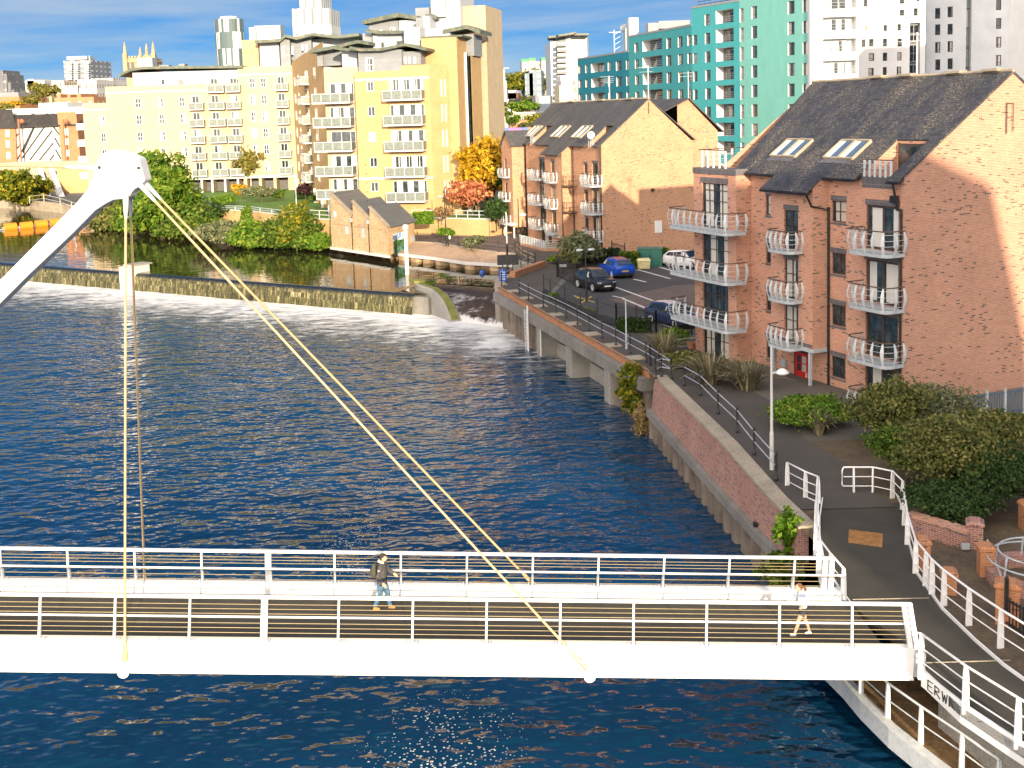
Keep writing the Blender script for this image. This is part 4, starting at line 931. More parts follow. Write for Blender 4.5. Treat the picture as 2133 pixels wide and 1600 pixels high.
# flat roofed river bay
fx0, fx1, FT = -16.05, -11.85, -1.0
fh = [(.85, 3.4, z - 2.55, z) for z in (9.98, 7.2, 4.58, 1.95)]
P, ux = b.wall((fx0, FT), (1, 0), fx1 - fx0, -1.2, 10.5, fh, mat='brick_red')
for h in fh:
    b.win(P, ux, h, cols=4, rows=1, rowz=[.60, .84], name='river_window', pane='pane_cur'); 
soldier(b, P, .7, 3.5, 10.0, .30)
mb = b.mb('wall', 'brick_red'); mb.poly([(fx1, FT, -1.2), (fx1, 0, -1.2), (fx1, 0, 10.5), (fx1, FT, 10.5)]); mb.poly([(fx0, FT, -1.2), (fx0, 5, -1.2), (fx0, 5, 10.5), (fx0, FT, 10.5)])
q = MB(); q.box(fx0 - .04, fx1 + .04, FT - .04, 0 - .01, 10.5, 10.83); q.box(fx0 - .04, -14.62, -.01, 5, 10.5, 10.83); b.part(q, 'parapet', 'brick_soldier')
for z in (7.45, 4.72, 2.05): barrel_balcony(b, (-17.0, FT, z), (1, 0, 0), 6.1, 1.35, 1.06, .62)
tr = MB(); plan = [(-15.9, 3.5), (-15.9, -.7), (-13.0, -.75)]
tr.tube([V((x, y, 11.85)) for x, y in plan], .03, 6, 0)
for f in (11.0, 11.25, 11.55): tr.tube([V((x, y, f)) for x, y in plan], .011, 4, 1)
for x, y in [(-15.9, 3.4), (-15.9, 2.5), (-15.9, 1.6), (-15.9, .7), (-15.9, -.2), (-15.6, -.7), (-15.0, -.7), (-14.4, -.72), (-13.8, -.73), (-13.2, -.74)]:
    tr.box(x - .05, x + .05, y - .05, y + .05, 10.83, 11.82, 1)
tr.build('roof_terrace_railing', [M['brown_wood'], M['galv_light']], b.root)
# garden patio railing beside the bay
# roof
rf = MB(); ez = lambda y: EZ + y * TAN
xl, xr, yt, OV = -2.86, -.72, 2.18, -.42
XR, XLb, XLt = .06, -12.95, -14.75
lx = lambda y: XLb + (XLt - XLb) * max(0, y) / HD
roof_sheet(rf, [(lx(yt), yt, ez(yt)), (XR, yt, ez(yt)), (XR, HD, ez(HD)), (lx(HD), HD, ez(HD))])
roof_sheet(rf, [(XLb, OV, ez(OV)), (xl, OV, ez(OV)), (xl, yt, ez(yt)), (lx(yt), yt, ez(yt))])
roof_sheet(rf, [(xr, OV, ez(OV)), (XR, OV, ez(OV)), (XR, yt, ez(yt)), (xr, yt, ez(yt))])
roof_sheet(rf, [(XR, HD, ez(HD)), (XR, 2 * HD + .4, ez(-.4)), (-14.75, 2 * HD + .4, ez(-.4)), (-14.75, HD, ez(HD))])
roof_sheet(rf, [(bx0 - .3, BT - .45, ez(BT - .45) + .015), (bx1 + .06, BT - .45, ez(BT - .45) + .015), (bx1 + .06, OV + .1, ez(OV + .1) + .015), (bx0 - .3, OV + .1, ez(OV + .1) + .015)])
rfo = b.part(rf, 'roof', 'slate')
rg = MB(); rg.tube([(XLt - .05, HD, ez(HD) + .11), (XR, HD, ez(HD) + .11)], .11, 6)
for x in (-9.2, -7.0, -3.6, -1.2): rg.box(x - .5, x + .5, HD - .28, HD + .28, ez(HD) + .14, ez(HD) + .26)
b.part(rg, 'ridge_tiles', 'coping', rfo)
# inset balcony in the roof
mb = b.mb('wall', 'brick_red'); zf = EZ - .35
for x in (xl, xr): mb.poly([(x, OV + .42, zf), (x, yt, zf), (x, yt, ez(yt)), (x, 0, ez(0))])
mb.poly([(xl, yt - .02, zf), (xr, yt - .02, zf), (xr, yt - .02, ez(yt)), (xl, yt - .02, ez(yt))])
q = MB(); q.box(xl + .2, xr - .15, yt - .12, yt - .03, zf, ez(yt) - .12); do = b.part(q, 'roof_door', 'brown_frame')
q = MB(); q.box(xl + .30, xl + .95, yt - .135, yt - .125, zf + .2, ez(yt) - .25); q.box(xl + 1.08, xr - .25, yt - .135, yt - .125, zf + .2, ez(yt) - .25); b.part(q, 'pane', 'pane', do)
q = MB(); q.box(xl, xr, .0, yt, zf - .05, zf + .02); b.part(q, 'roof_terrace_floor', 'lead')
q = MB(); q.box(xl + .02, xr - .02, -.02, .06, EZ - .62, EZ - .02); b.part(q, 'lead_apron', 'brick_soldier')
q = MB(); q.tube([(xl, -.02, EZ + .72), (xr, -.02, EZ + .72)], .03, 6, 0); [q.box(xl + .15 + i * .36, xl + .27 + i * .36, -.05, .0, EZ - .1, EZ + .7, 1) for i in range(6)]; [q.tube([(xl, -.06, z), (xr, -.06, z)], .01, 4, 1) for z in (EZ + .1, EZ + .32, EZ + .52)]
q.build('roof_railing', [M['brown_wood'], M['galv_light']], b.root)
for x0, x1 in ((-11.0, -9.98), (-9.9, -8.88), (-6.55, -5.5), (-5.42, -4.37)): skylight(b, x0, x1, .78, 1.98, EZ)
# gutters and downpipes
q = MB(); q.tube([(XLb, OV - .02, ez(OV) + .0), (bx0 - .32, OV - .02, ez(OV))], .055, 6); q.tube([(bx0 - .3, BT - .47, ez(BT - .45)), (bx1 + .06, BT - .47, ez(BT - .45))], .055, 6); q.tube([(bx1 + .1, OV - .02, ez(OV)), (xl, OV - .02, ez(OV))], .055, 6); q.tube([(xr, OV - .02, ez(OV)), (XR, OV - .02, ez(OV))], .055, 6)
b.part(q, 'gutter', 'pipe')
def pipe(b, pts, hop=None):
    q = MB(); q.tube(pts, .06, 8)
    for z in range(1, 10): q.tube([(pts[-1][0], pts[-1][1], z), (pts[-1][0], pts[-1][1], z + .12)], .075, 8)
    if hop: q.hexa([(hop[0] - .16, hop[1] - .16), (hop[0] + .16, hop[1] - .16), (hop[0] + .16, hop[1] + .1), (hop[0] - .16, hop[1] + .1)], hop[2], hop[2] + .34)
    b.part(q, 'downpipe', 'pipe')
pipe(b, [(-12.7, OV, 10.5), (-12.66, -.1, 10.1), (-12.66, -.08, -1)], (-12.66, -.16, 9.45))
pipe(b, [(bx1 + .02, BT - .42, be - .35), (bx1 + .04, BT - .1, be - .95), (bx1 + .10, -.09, be - 1.15), (bx1 + .10, -.09, -1)])
pipe(b, [(-.30, OV, EZ - .35), (-.30, -.12, EZ - 1.6), (-.12, -.09, 9.35), (-.12, -.09, -1)], (-.42, -.2, 9.62))
q = MB(); q.tube([(.10, 6.2, 14.1), (.10, 6.2, 12.6)], .03, 5); q.tube([(.10, 6.62, 14.05), (.10, 6.62, 12.7)], .02, 5); q.bar((.10, 6.2, 14.05), (.10, 6.62, 14.05), .03, .03); q.bar((.10, 6.2, 13.4), (.10, 6.62, 13.4), .03, .03); q.bar((0, 6.2, 13.9), (.1, 6.2, 13.9), .03, .03); b.part(q, 'wall_bracket', 'black')
q = MB(); q.hexa([(-3.05 - .16, -.02 - .1), (-3.05 + .16, -.12), (-3.05 + .16, -.01), (-3.05 - .16, -.01)], 1.78, 2.1); b.part(q, 'alarm_box', 'yellow_plastic')
soldier(b, lambda x, z, d=0: V((x, d, z)), LX, 0, -.45, .12, name='plinth_course')
b.done()

# ================================================================ second brick block across the car park
A2 = G(1257, 535)
B2 = Bld('brick_apartment_block', A2, R(20 - 90), 'red brick apartment block with a broad sunlit gable behind the car park', 'apartment block'); b = B2
EZ2 = 10.95; HD2 = 5.2; RZ2 = EZ2 + 4.25; tn = 4.25 / HD2
FZ = [7.0, 4.27, 1.6]
L2 = 20.6
hs = []
for i, fz in enumerate(FZ):
    hs += [(L2 - 2.3, L2 - .9, fz + .05, fz + 2.15), (L2 - 4.3, L2 - 3.4, fz + .55, fz + 1.95), (L2 - 16.6, L2 - 14.9, fz + .05, fz + 2.15)]
hs += [(L2 - 2.3, L2 - .9, -.9, 1.25), (L2 - 16.4, L2 - 14.9, -.6, 1.3), (L2 - 14.4, L2 - 13.4, -.6, 1.3)]
P, ux = b.wall((-L2, 0), (1, 0), L2, -1, EZ2, hs, mat='brick_red_far')
for k, h in enumerate(hs):
    if k < 9 and k % 3 == 1: b.win(P, ux, h, cols=2, rows=2, split=False)
    else: b.win(P, ux, h, cols=2, rows=1, name='balcony_door', pane='pane_cur', split=False)
    soldier(b, P, h[0] - .05, h[1] + .05, h[3] + .01, .22)
for fz in FZ:
    barrel_balcony(b, (-2.9, 0, fz), (1, 0, 0), 2.9, 1.2, 1.1, .5); barrel_balcony(b, (-17.6, 0, fz), (1, 0, 0), 3.1, 1.2, 1.1, .5)
mb = b.mb('wall', 'brick_red_far')
mb.poly([(0, 0, -1), (0, 2 * HD2 - .3, -1), (0, 2 * HD2 - .3, EZ2 - .1), (0, HD2, RZ2), (0, 0, EZ2)])
mb.poly([(-24.4, 0, -1), (-24.4, 2 * HD2, -1), (-24.4, 2 * HD2, EZ2), (-24.4, HD2, RZ2 - .1), (-24.4, 0, EZ2)])
# centre bay and the little gabled end bay
c0, c1, ct = -12.0, -7.4, -1.1; ce = EZ2 + ct * tn
ch = [(1.6, 2.7, fz + .05, fz + 2.1) for fz in FZ]
P, ux = b.wall((c0, ct), (1, 0), c1 - c0, 1.3, ce, ch, mat='brick_red_far')
for h in ch: b.win(P, ux, h, cols=2, rows=2, name='balcony_door', split=False, rowz=[.6]); soldier(b, P, h[0] - .05, h[1] + .05, h[3], .22); barrel_balcony(b, (c0 + 1.0, ct, h[2] - .03), (1, 0, 0), 2.2, .8, 1.0, .45)
mb.poly([(c1, ct, 1.3), (c1, 0, 1.3), (c1, 0, EZ2), (c1, ct, ce)]); mb.poly([(c0, ct, 1.3), (c0, 0, 1.3), (c0, 0, EZ2), (c0, ct, ce)]); mb.poly([(c0, ct, 1.31), (c1, ct, 1.31), (c1, 0, 1.31), (c0, 0, 1.31)])
q = MB(); q.box(c0 - .05, c1 + .05, ct - .05, ct + .08, 1.12, 1.3); b.part(q, 'canopy_beam', 'galv')
for x in (c0 + .2, c1 - .2): q = MB(); q.box(x - .07, x + .07, ct, ct + .12, -.9, 1.12); b.part(q, 'column', 'galv')
for z in (6.7, 4.0):                     # escape landings on the bay's sunny side
    q = MB(); q.box(c1 - .05, c1 + 1.2, ct - .1, -.02, z - .08, z)
    for zz_ in (z + .5, z + 1.0): q.tube([(c1, ct - .1, zz_), (c1 + 1.2, ct - .1, zz_), (c1 + 1.2, -.02, zz_)], .03, 5)
    for x in (c1 + .6, c1 + 1.2): q.box(x - .025, x + .025, ct - .12, ct - .07, z, z + 1)
    b.part(q, 'escape_landing', 'brown_wood')
e0, e1, et = -24.4, -20.9, -1.6
eh = [(.9, 1.7, fz + .1, fz + 2.0) for fz in FZ]
P, ux = b.wall((e0, et), (1, 0), e1 - e0, 1.25, EZ2 - .4, eh, mat='brick_red_far')
for h in eh: b.win(P, ux, h, cols=2, rows=2, split=False); barrel_balcony(b, (e0 + .2, et, h[2] - .08), (1, 0, 0), 2.3, .7, 1.0, .5)
em = (e0 + e1) / 2
mb.poly([(e0, et, EZ2 - .4), (e1, et, EZ2 - .4), (em, et, EZ2 + 1.2)]); mb.poly([(e1, et, 1.25), (e1, 0, 1.25), (e1, 0, EZ2 - .4), (e1, et, EZ2 - .4)])
mb.poly([(e0, et, 1.26), (e1, et, 1.26), (e1, 0, 1.26), (e0, 0, 1.26)])
for x in (e0 + .2, e1 - .2): q = MB(); q.box(x - .09, x + .09, et, et + .15, -.9, 1.26); b.part(q, 'column', 'clad_pale')
ez = lambda y: EZ2 + y * tn
rf = MB(); dl = [(-19.2, -17.4), (-3.2, -1.3)]; OV = -.35; yt = 2.1
roof_sheet(rf, [(-24.6, yt, ez(yt)), (.05, yt, ez(yt)), (.05, HD2, ez(HD2)), (-24.6, HD2, ez(HD2))])
for x0, x1 in ((-20.6, -19.2), (-17.4, -3.2), (-1.3, .05)): roof_sheet(rf, [(x0, OV, ez(OV)), (x1, OV, ez(OV)), (x1, yt, ez(yt)), (x0, yt, ez(yt))])
roof_sheet(rf, [(.05, HD2, ez(HD2)), (.05, 2 * HD2 - .1, ez(.1)), (-24.6, 2 * HD2 - .1, ez(.1)), (-24.6, HD2, ez(HD2))])
roof_sheet(rf, [(c0 - .25, ct - .4, ez(ct - .4) + .02), (c1 + .05, ct - .4, ez(ct - .4) + .02), (c1 + .05, OV + .1, ez(OV + .1) + .02), (c0 - .25, OV + .1, ez(OV + .1) + .02)])
roof_sheet(rf, [(e0 - .2, et - .2, EZ2 - .5), (em, et - .2, EZ2 + 1.25), (em, 3.2, EZ2 + 1.25), (e0 - .2, 3.2, EZ2 - .5)]); roof_sheet(rf, [(e1 + .2, et - .2, EZ2 - .5), (em, et - .2, EZ2 + 1.25), (em, 3.2, EZ2 + 1.25), (e1 + .2, .6, EZ2 - .5)])
rfo = b.part(rf, 'roof', 'slate_far')
q = MB(); q.tube([(-24.6, HD2, RZ2 + .1), (.05, HD2, RZ2 + .1)], .12, 6)
for x in (-19, -11, -4): q.box(x - .8, x + .8, HD2 - .3, HD2 + .3, RZ2 + .1, RZ2 + .25)
b.part(q, 'ridge_tiles', 'coping', rfo)
for x0, x1 in dl:
    for x in (x0, x1): mb.poly([(x, 0, EZ2 - .4), (x, yt, EZ2 - .4), (x, yt, ez(yt)), (x, 0, ez(0))])
    q = MB(); q.box(x0 + .1, x1 - .1, yt - .1, yt - .02, EZ2 - .4, ez(yt) - .1); b.part(q, 'roof_door', 'brown_frame')
    q = MB(); q.tube([(x0, 0, EZ2 + .6), (x1, 0, EZ2 + .6)], .04, 5); [q.box(x0 + .2 + i * .4, x0 + .3 + i * .4, -.03, .02, EZ2 - .3, EZ2 + .6) for i in range(4)]; b.part(q, 'roof_railing', 'galv')
for x0, x1 in ((-22.3, -21.2), (-21.1, -20.0), (-14.4, -13.2), (-13.1, -11.9), (-8.6, -7.4), (-7.3, -6.1)):
    z = lambda y: EZ2 + y * tn
    sk = math.atan(tn); k = V((0, -math.sin(sk), math.cos(sk))); q4 = [V((x0, .6, z(.6))), V((x1, .6, z(.6))), V((x1, 2.0, z(2.0))), V((x0, 2.0, z(2.0)))]
    fr = MB()
    for a, c in zip(q4, q4[1:] + q4[:1]): fr.bar(a + k * .17, c + k * .17, .10, .14, up=k)
    o = b.part(fr, 'rooflight', 'coping'); b.part(MB().poly([p + k * .16 for p in q4]), 'pane', 'sky_glass', o)
    b.part(MB().poly([q4[0] + k * .168 + V((.08, 0, 0)), q4[0] + k * .168 + V((.5, 0, 0)), q4[3] + k * .168 + V((.5, 0, 0)), q4[3] + k * .168 + V((.08, 0, 0))]), 'blind', 'white_frame', o)
for x in (-.12, -6.9, -20.75): pipe(b, [(x, -.1, EZ2 - .3), (x, -.1, -1)])
# rear parallel range, its roof just showing behind
mb.poly([(-1.2, 9.0, -1), (-1.2, 13.6, -1), (-1.2, 13.6, EZ2 + .9), (-1.2, 10.2, RZ2 - .1), (-1.2, 9.0, RZ2 - .6)]); mb.poly([(-24, 13.9, -1), (-1.2, 13.6, -1), (-1.2, 13.6, EZ2), (-24, 13.6, EZ2)])
rb = MB(); roof_sheet(rb, [(-.9, 14.1, EZ2 + .75), (-.9, 10.2, RZ2 - .05), (-24, 10.2, RZ2 - .05), (-24, 14.1, EZ2 + .75)]); roof_sheet(rb, [(-.9, 10.2, RZ2 - .05), (-.9, 6.6, RZ2 - 1.6), (-24, 6.6, RZ2 - 1.6), (-24, 10.2, RZ2 - .05)]); b.part(rb, 'rear_roof', 'slate_far')
q = MB(); q.box(.01, .05, 5.65, 6.45, 2.0, 3.2); b.part(q, 'wall_panel', 'sign_white')
q = MB(); q.ball((.15, 5.4, 6.3), .18, 8); q.bar((0, 5.4, 6.3), (.3, 5.6, 6.4), .08, .08); b.part(q, 'wall_lamp', 'black')
q = MB(); q.tube([(.04, HD2 - .05, RZ2 - .2), (.04, HD2 - .05, RZ2 - 1.4)], .04, 5); b.part(q, 'aerial_bracket', 'black')
# low brick terrace with steel railings at the foot of the front
q = MB(); q.box(-14.6, -7.2, -3.4, -3.1, -.5, .25); q.box(-7.4, -7.1, -3.4, -.2, -.5, .25); b.part(q, 'terrace_wall', 'brick_red_far')
q = MB(); q.box(-14.6, -7.2, -3.1, -.02, -.5, .12); b.part(q, 'terrace_floor', 'coping')
q = MB()
for z in (.4, .62, .84, 1.06): q.tube([(-14.6, -3.25, z), (-7.25, -3.25, z), (-7.25, -.4, z)], .025, 5)
for i in range(16): q.box(-14.6 + i * .49 - .04, -14.6 + i * .49 + .04, -3.3, -3.2, .2, 1.1)
b.part(q, 'terrace_railing', 'galv_light')
b.done()
def dish(b, x, y, z, r, ang):
    q = MB(); rings = []
    c, d = V((x, y, z)), V((math.sin(ang), -math.cos(ang), .3)).normalized(); a_ = d.cross(V((0, 0, 1))).normalized(); e_ = a_.cross(d)
    for rr, dd in ((.02, .0), (r * .6, .05), (r, .16), (r * .97, .17), (.02, .04)): rings.append([c + d * dd + (a_ * math.cos(t) + e_ * math.sin(t)) * rr for t in [k * math.pi / 8 for k in range(16)]])
    q.loft(rings); q.tube([c, c + d * .45 + V((0, 0, -.12))], .02, 5); q.tube([c - d * .02, c - V((0, 0, .4)) - d * .2], .03, 5); return b.part(q, 'satellite_dish', 'sign_white', smooth=False)
dish(B2, -1.7, -.25, EZ2 + .9, .38, .9)
# television aerials on the ridges, each its own mast
def aerial(b, x, y, z0, h, label, many=False):
    p = b.loc + b.X * x + b.Y * y + V((0, 0, z0)); q = MB(); q.tube([(0, 0, 0), (0, 0, h)], .05, 6)
    for k in ((.95, .82) if not many else (.97, .88, .80, .73)):
        a = rnd.uniform(-.4, .4) + k * 3; u = V((math.cos(a), math.sin(a), 0)); n = V((-u.y, u.x, 0)); q.bar(V((0, 0, h * k)) - u * .5, V((0, 0, h * k)) + u * 1.0, .03, .03)
        for i in range(7): c = V((0, 0, h * k)) + u * (-.4 + i * .22); q.bar(c - n * .28, c + n * .28, .015, .015)
    o = q.build('television_aerial', M['galv_light']); o.location = p; return tag(o, label, 'aerial', 'television aerials on the roofs')
aerial(B2, -9.0, HD2, RZ2 + .05, 2.6, 'cluttered aerial at the left end of the far brick roof', True)
aerial(B2, -.6, HD2 + .3, RZ2, 3.3, 'aerial rising from the apex of the far sunlit gable')
aerial(B2, -1.4, 10.4, RZ2, 2.7, 'thin aerial on the rear ridge behind the far gable')
aerial(B1, -6.5, HD + .2, RZ1, 2.4, 'white television aerial on the near slate ridge')

# ---------------------------------------------------------------- unseen block behind the viewpoint, outline shaped to shade the right bank
q = MB(); pr_ = [(26.3, -5), (26.3, 16.3), (20.5, 16.3), (20.5, 29.0), (35.6, 28.4), (39.6, 27), (42, 19.6), (43.5, 10), (44, -5)]
q.extr([V((x, -30, z)) for x, z in pr_], (0, -14, 0)); o = q.build('brick_apartment_block', M['brick_red']); tag(o, 'unseen tall brick block behind the viewpoint, its overhang shaped to shade the right bank', 'apartment block')

# ================================================================ old saw tooth pump house on the far quay
p0, p1 = V((-21.1, 134.4, 0)), V((-13.35, 124.4, 0)); d = p1 - p0; Ls = d.length
PH = Bld('pump_house', (p0.x, p0.y, 0), math.atan2(d.y, d.x), 'small old brick building with a saw tooth roofline on the far quay', 'building'); b = PH; b.shear = .62
bd = 5.6; cz = [5.6, 3.3, 4.85, 2.9, 4.35, 2.35]
xs_ = [0, Ls * .40, Ls * .40, Ls * .69, Ls * .69, Ls]
hs = [(Ls * .245, Ls * .325, 1.0, 2.2), (Ls * .535, Ls * .60, .85, 2.1)]
b.wall((0, 0), (1, 0), Ls, -.75, 2.35, hs, .12, 'brick_old')
mb = b.mb('wall', 'brick_old')
for i in range(3):
    a, c = xs_[2 * i], xs_[2 * i + 1]
    mb.poly([(a, 0, 2.35), (c, 0, 2.35), (c, 0, cz[2 * i + 1]), (a + .12, 0, cz[2 * i])])
    mb.poly([(a, 0, 2.35), (a + .12, 0, cz[2 * i]), (a + .12, bd, cz[2 * i]), (a, bd, 2.35)])
mb.poly([(Ls, 0, -.75), (Ls, bd, -.2), (Ls, bd, 2.35), (Ls, 0, 2.35)]); mb.poly([(0, 0, -.75), (0, bd, -.75), (0, bd, 5), (0, 0, 5)]); mb.poly([(0, bd, -.75), (Ls, bd, -.75), (Ls, bd, 2.4), (0, bd, 5)])
for h in hs: q = MB(); q.box(h[0], h[1], .10, .14, h[2], h[3]); b.part(q, 'blocked_window', 'galv')
for x in (0, Ls * .385, Ls * .675, Ls - .55): q = MB(); q.box(x + .02, x + .5, -.10, -.004, -.75, 2.3); b.part(q, 'pilaster', 'brick_old')
q = MB()
for i in range(3): q.box(xs_[2 * i] + .52, xs_[2 * i + 1] - .58 + (.2 if i < 2 else 0), -.07, -.004, 2.05, 2.42)
b.part(q, 'corbel_course', 'brick_old')
q = MB()
for i in range(3):
    a, c = xs_[2 * i], xs_[2 * i + 1]; q.bar((a + .05, .08, cz[2 * i] + .08), (c + .05, .08, cz[2 * i + 1] + .08), .5, .16)
b.part(q, 'coping', 'coping')
rf = MB()
for i in range(3):
    a, c = xs_[2 * i], xs_[2 * i + 1]; roof_sheet(rf, [(a + .1, .3, cz[2 * i] - .05), (c + (.35 if i == 2 else 0), .3, cz[2 * i + 1] - .05), (c + (.35 if i == 2 else 0), bd + .3, cz[2 * i + 1] - .05), (a + .1, bd + .3, cz[2 * i] - .05)], .08)
b.part(rf, 'roof', brick('standing_seam_roof', (.105, .12, .13), (.09, .10, .11), (.04, .045, .05), bw=9, rh=.5, stain=.2, rough=.5))
q = MB(); q.box(-.25, Ls + .2, -.25, .02, -.98, -.7); b.part(q, 'base_ledge', 'clad_pale')
# painted landscape panel and plaque on the side facing the walk
def muralmat():
    m, nt, bb = newmat('mural_paint'); o = obc(nt); sx = N(nt, 'ShaderNodeSeparateXYZ', {'Vector': o})
    n1 = noise(nt, o, 1.3, 5, .6); n2 = noise(nt, o, 3.5, 4)
    h = math_(nt, 'ADD', sx.outputs[2], math_(nt, 'MULTIPLY', math_(nt, 'SUBTRACT', n1, .5), .8))
    sky_ = mixc(nt, ramp(nt, n2, ((.42, 0.0), (.55, 1.0))), (.10, .35, .75), (.8, .82, .85))
    hills = mixc(nt, ramp(nt, n2, ((.45, 0.0), (.55, 1.0))), (.015, .07, .02), (.06, .22, .06))
    low = mixc(nt, ramp(nt, n1, ((.45, 0.0), (.55, 1.0))), (.02, .06, .04), (.10, .32, .25))
    col = mixc(nt, math_(nt, 'GREATER_THAN', h, .75), hills, sky_); col = mixc(nt, math_(nt, 'GREATER_THAN', h, .05), low, col)
    nt.links.new(col, bb.inputs['Base Color']); return m
q = MB(); q.box(Ls + .01, Ls + .06, .9, 4.0, -.9, 1.5); o = b.part(q, 'landscape_mural', muralmat())
q = MB(); q.box(Ls + .01, Ls + .05, 4.7, 5.6, .15, .7); b.part(q, 'plaque', 'galv')
for x in (Ls * .385, Ls * .675): q = MB(); q.hexa([(x - .2, -.3), (x + .2, -.3), (x + .2, -.02), (x - .2, -.02)], 2.5, 2.95); b.part(q, 'rain_hopper', 'galv'); pipe(b, [(x + .1, -.16, 2.6), (x + .1, -.16, -.7)])
q = MB(); q.box(.75, 1.35, -.03, -.005, 2.85, 3.5); b.part(q, 'wall_plate', 'sign_white')
b.done()
# ================================================================ yellow brick riverside flats
def hole(b, x0, y0, x1, y1, y=0.0, dp=None):
    a, c = b.f(x0, y0, y), b.f(x1, y1, y); h = (min(a[0], c[0]), max(a[0], c[0]), min(a[1], c[1]), max(a[1], c[1])); return h if dp is None else h + (dp,)
def panel_balcony(b, P, ux, x0, x1, zf, d=1.3, h=1.05, mat='mesh_panel', key='pb'):
    w_ = round(x1 - x0, 1); k = (key, w_, d)
    if k not in b.cache:
        fl = MB().box(0, w_, -d, -.02, -.22, 0).mesh('floor_slab', [M['clad_pale']])
        pn = MB().box(.03, w_ - .03, -d + .02, -d + .05, .08, h - .06); pn.box(.03, .06, -d + .05, -.05, .08, h - .06); pn.box(w_ - .06, w_ - .03, -d + .05, -.05, .08, h - .06); pn = pn.mesh('panel', [M[mat]])
        rl = MB(); rl.box(0, w_, -d - .03, -d + .06, h - .05, h + .03); rl.box(-.02, .06, -d, -.02, h - .05, h + .03); rl.box(w_ - .06, w_ + .02, -d, -.02, h - .05, h + .03)
        for i in range(max(2, int(w_ / 1.15)) + 1):
            x = min(max(w_ * i / max(2, int(w_ / 1.15)), .04), w_ - .04); rl.box(x - .035, x + .035, -d - .01, -d + .06, 0, h - .05)
        b.cache[k] = (fl, pn, rl.mesh('rail', [M['galv_light']]))
    fl, pn, rl = b.cache[k]; o = link('balcony', fl, b.root, mat4=frame4(P(x0, zf), ux)); link('panel', pn, o); link('rail', rl, o); return o
def swoop(b, pts, y0, dep, th=.42, name='roof', mat='copper', parent=None):
    """thin folded roof: local (x,z) profile carried back by dep"""
    mb = MB()
    for (xa, za), (xc, zc) in zip(pts, pts[1:]): mb.loft([[V((xa, y0, za)), V((xa, y0 + dep, za)), V((xa, y0 + dep, za + th)), V((xa, y0, za + th))], [V((xc, y0, zc)), V((xc, y0 + dep, zc)), V((xc, y0 + dep, zc + th)), V((xc, y0, zc + th))]])
    return b.part(mb, name, mat, parent)
def pxbox(b, x0, x1, yt, yb, y0, dep, mat, name, zb=None):
    a, c = b.f(x0, yt, y0), b.f(x1, yb, y0); mb = MB().box(a[0], c[0], y0, y0 + dep, c[1] if zb is None else zb, a[1]); return b.part(mb, name, mat)
def swpx(b, pts, y0, dep, th=.42, **k): return swoop(b, [b.f(x, y, y0) for x, y in pts], y0, dep, th, **k)

T1 = Bld('riverside_flats', (-19.05, 145.42, TZ - .1), R(-13.6), 'yellow brick riverside flats with stepped zinc penthouses and wide glazed balconies', 'apartment block'); b = T1
tw = b.f(893, 134)[0]; zt = b.f(893, 134)[1]; zl = b.f(744, 150)[1]
zr = [b.f(800, y)[1] for y in (190, 242, 295, 348.5, 400)]              # balcony rail heights
FL = [z - 1.05 for z in zr]
hs = []
for fz in FL: hs += [(b.f(763, 180)[0], b.f(779, 180)[0], fz + 1.1, fz + 2.3), (b.f(810, 180)[0], b.f(882, 180)[0], fz + .05, fz + 2.45)]
x2 = b.f(835, 140)[0]
P, ux = b.wall((0, 0), (1, 0), tw, -.6, zl, hs, .2, 'brick_yellow')
for k, h in enumerate(hs):
    if k % 2 == 0: b.win(P, ux, h, .14, 2, 1, 'white_frame', 'pane', .08)
    else: b.win(P, ux, h, .14, 4, 1, 'white_frame', 'pane_cur', .09, name='glazed_wall', colx=[.2, .5, .8]); panel_balcony(b, P, ux, h[0] - .45, h[1] + .15, h[2] - .05, 1.5)
mb = b.mb('wall', 'brick_yellow')
mb.poly([(x2, 0, zl), (tw, 0, zl), (tw, 0, zt), (x2, 0, zt)]); mb.poly([(x2, 0, zl), (x2, 1.2, zl), (x2, 1.2, zt), (x2, 0, zt)])
mb.poly([(0, 0, -.6), (0, 14, -.6), (0, 14, zl), (0, 0, zl)]); mb.poly([(0, .0, zl - .02), (tw, 0, zl - .02), (tw, 14, zl - .02), (0, 14, zl - .02)])
for z in (zl - 1.15, FL[4] + 2.62): q = MB(); q.box(-.01, tw + .01, -.03, -.002, z, z + .28); b.part(q, 'stone_band', 'clad_pale')
# chamfered corner with slit windows
c1 = (b.f(935, 250, 2.3)[0], 2.3); cu = V((c1[0] - tw, c1[1], 0)); cl = cu.length
sl_ = []
for fz in FL: sl_ += [(cl * .60, cl * .70, fz + .2, fz + 2.3), (cl * .80, cl * .90, fz + .2, fz + 2.3)]
P, ux = b.wall((tw, 0), cu, cl, -.6, zt, sl_, .12, 'brick_yellow')
for h in sl_: b.win(P, ux, h, .08, 1, 1, 'white_frame', 'pane_cur', .1, split=False)
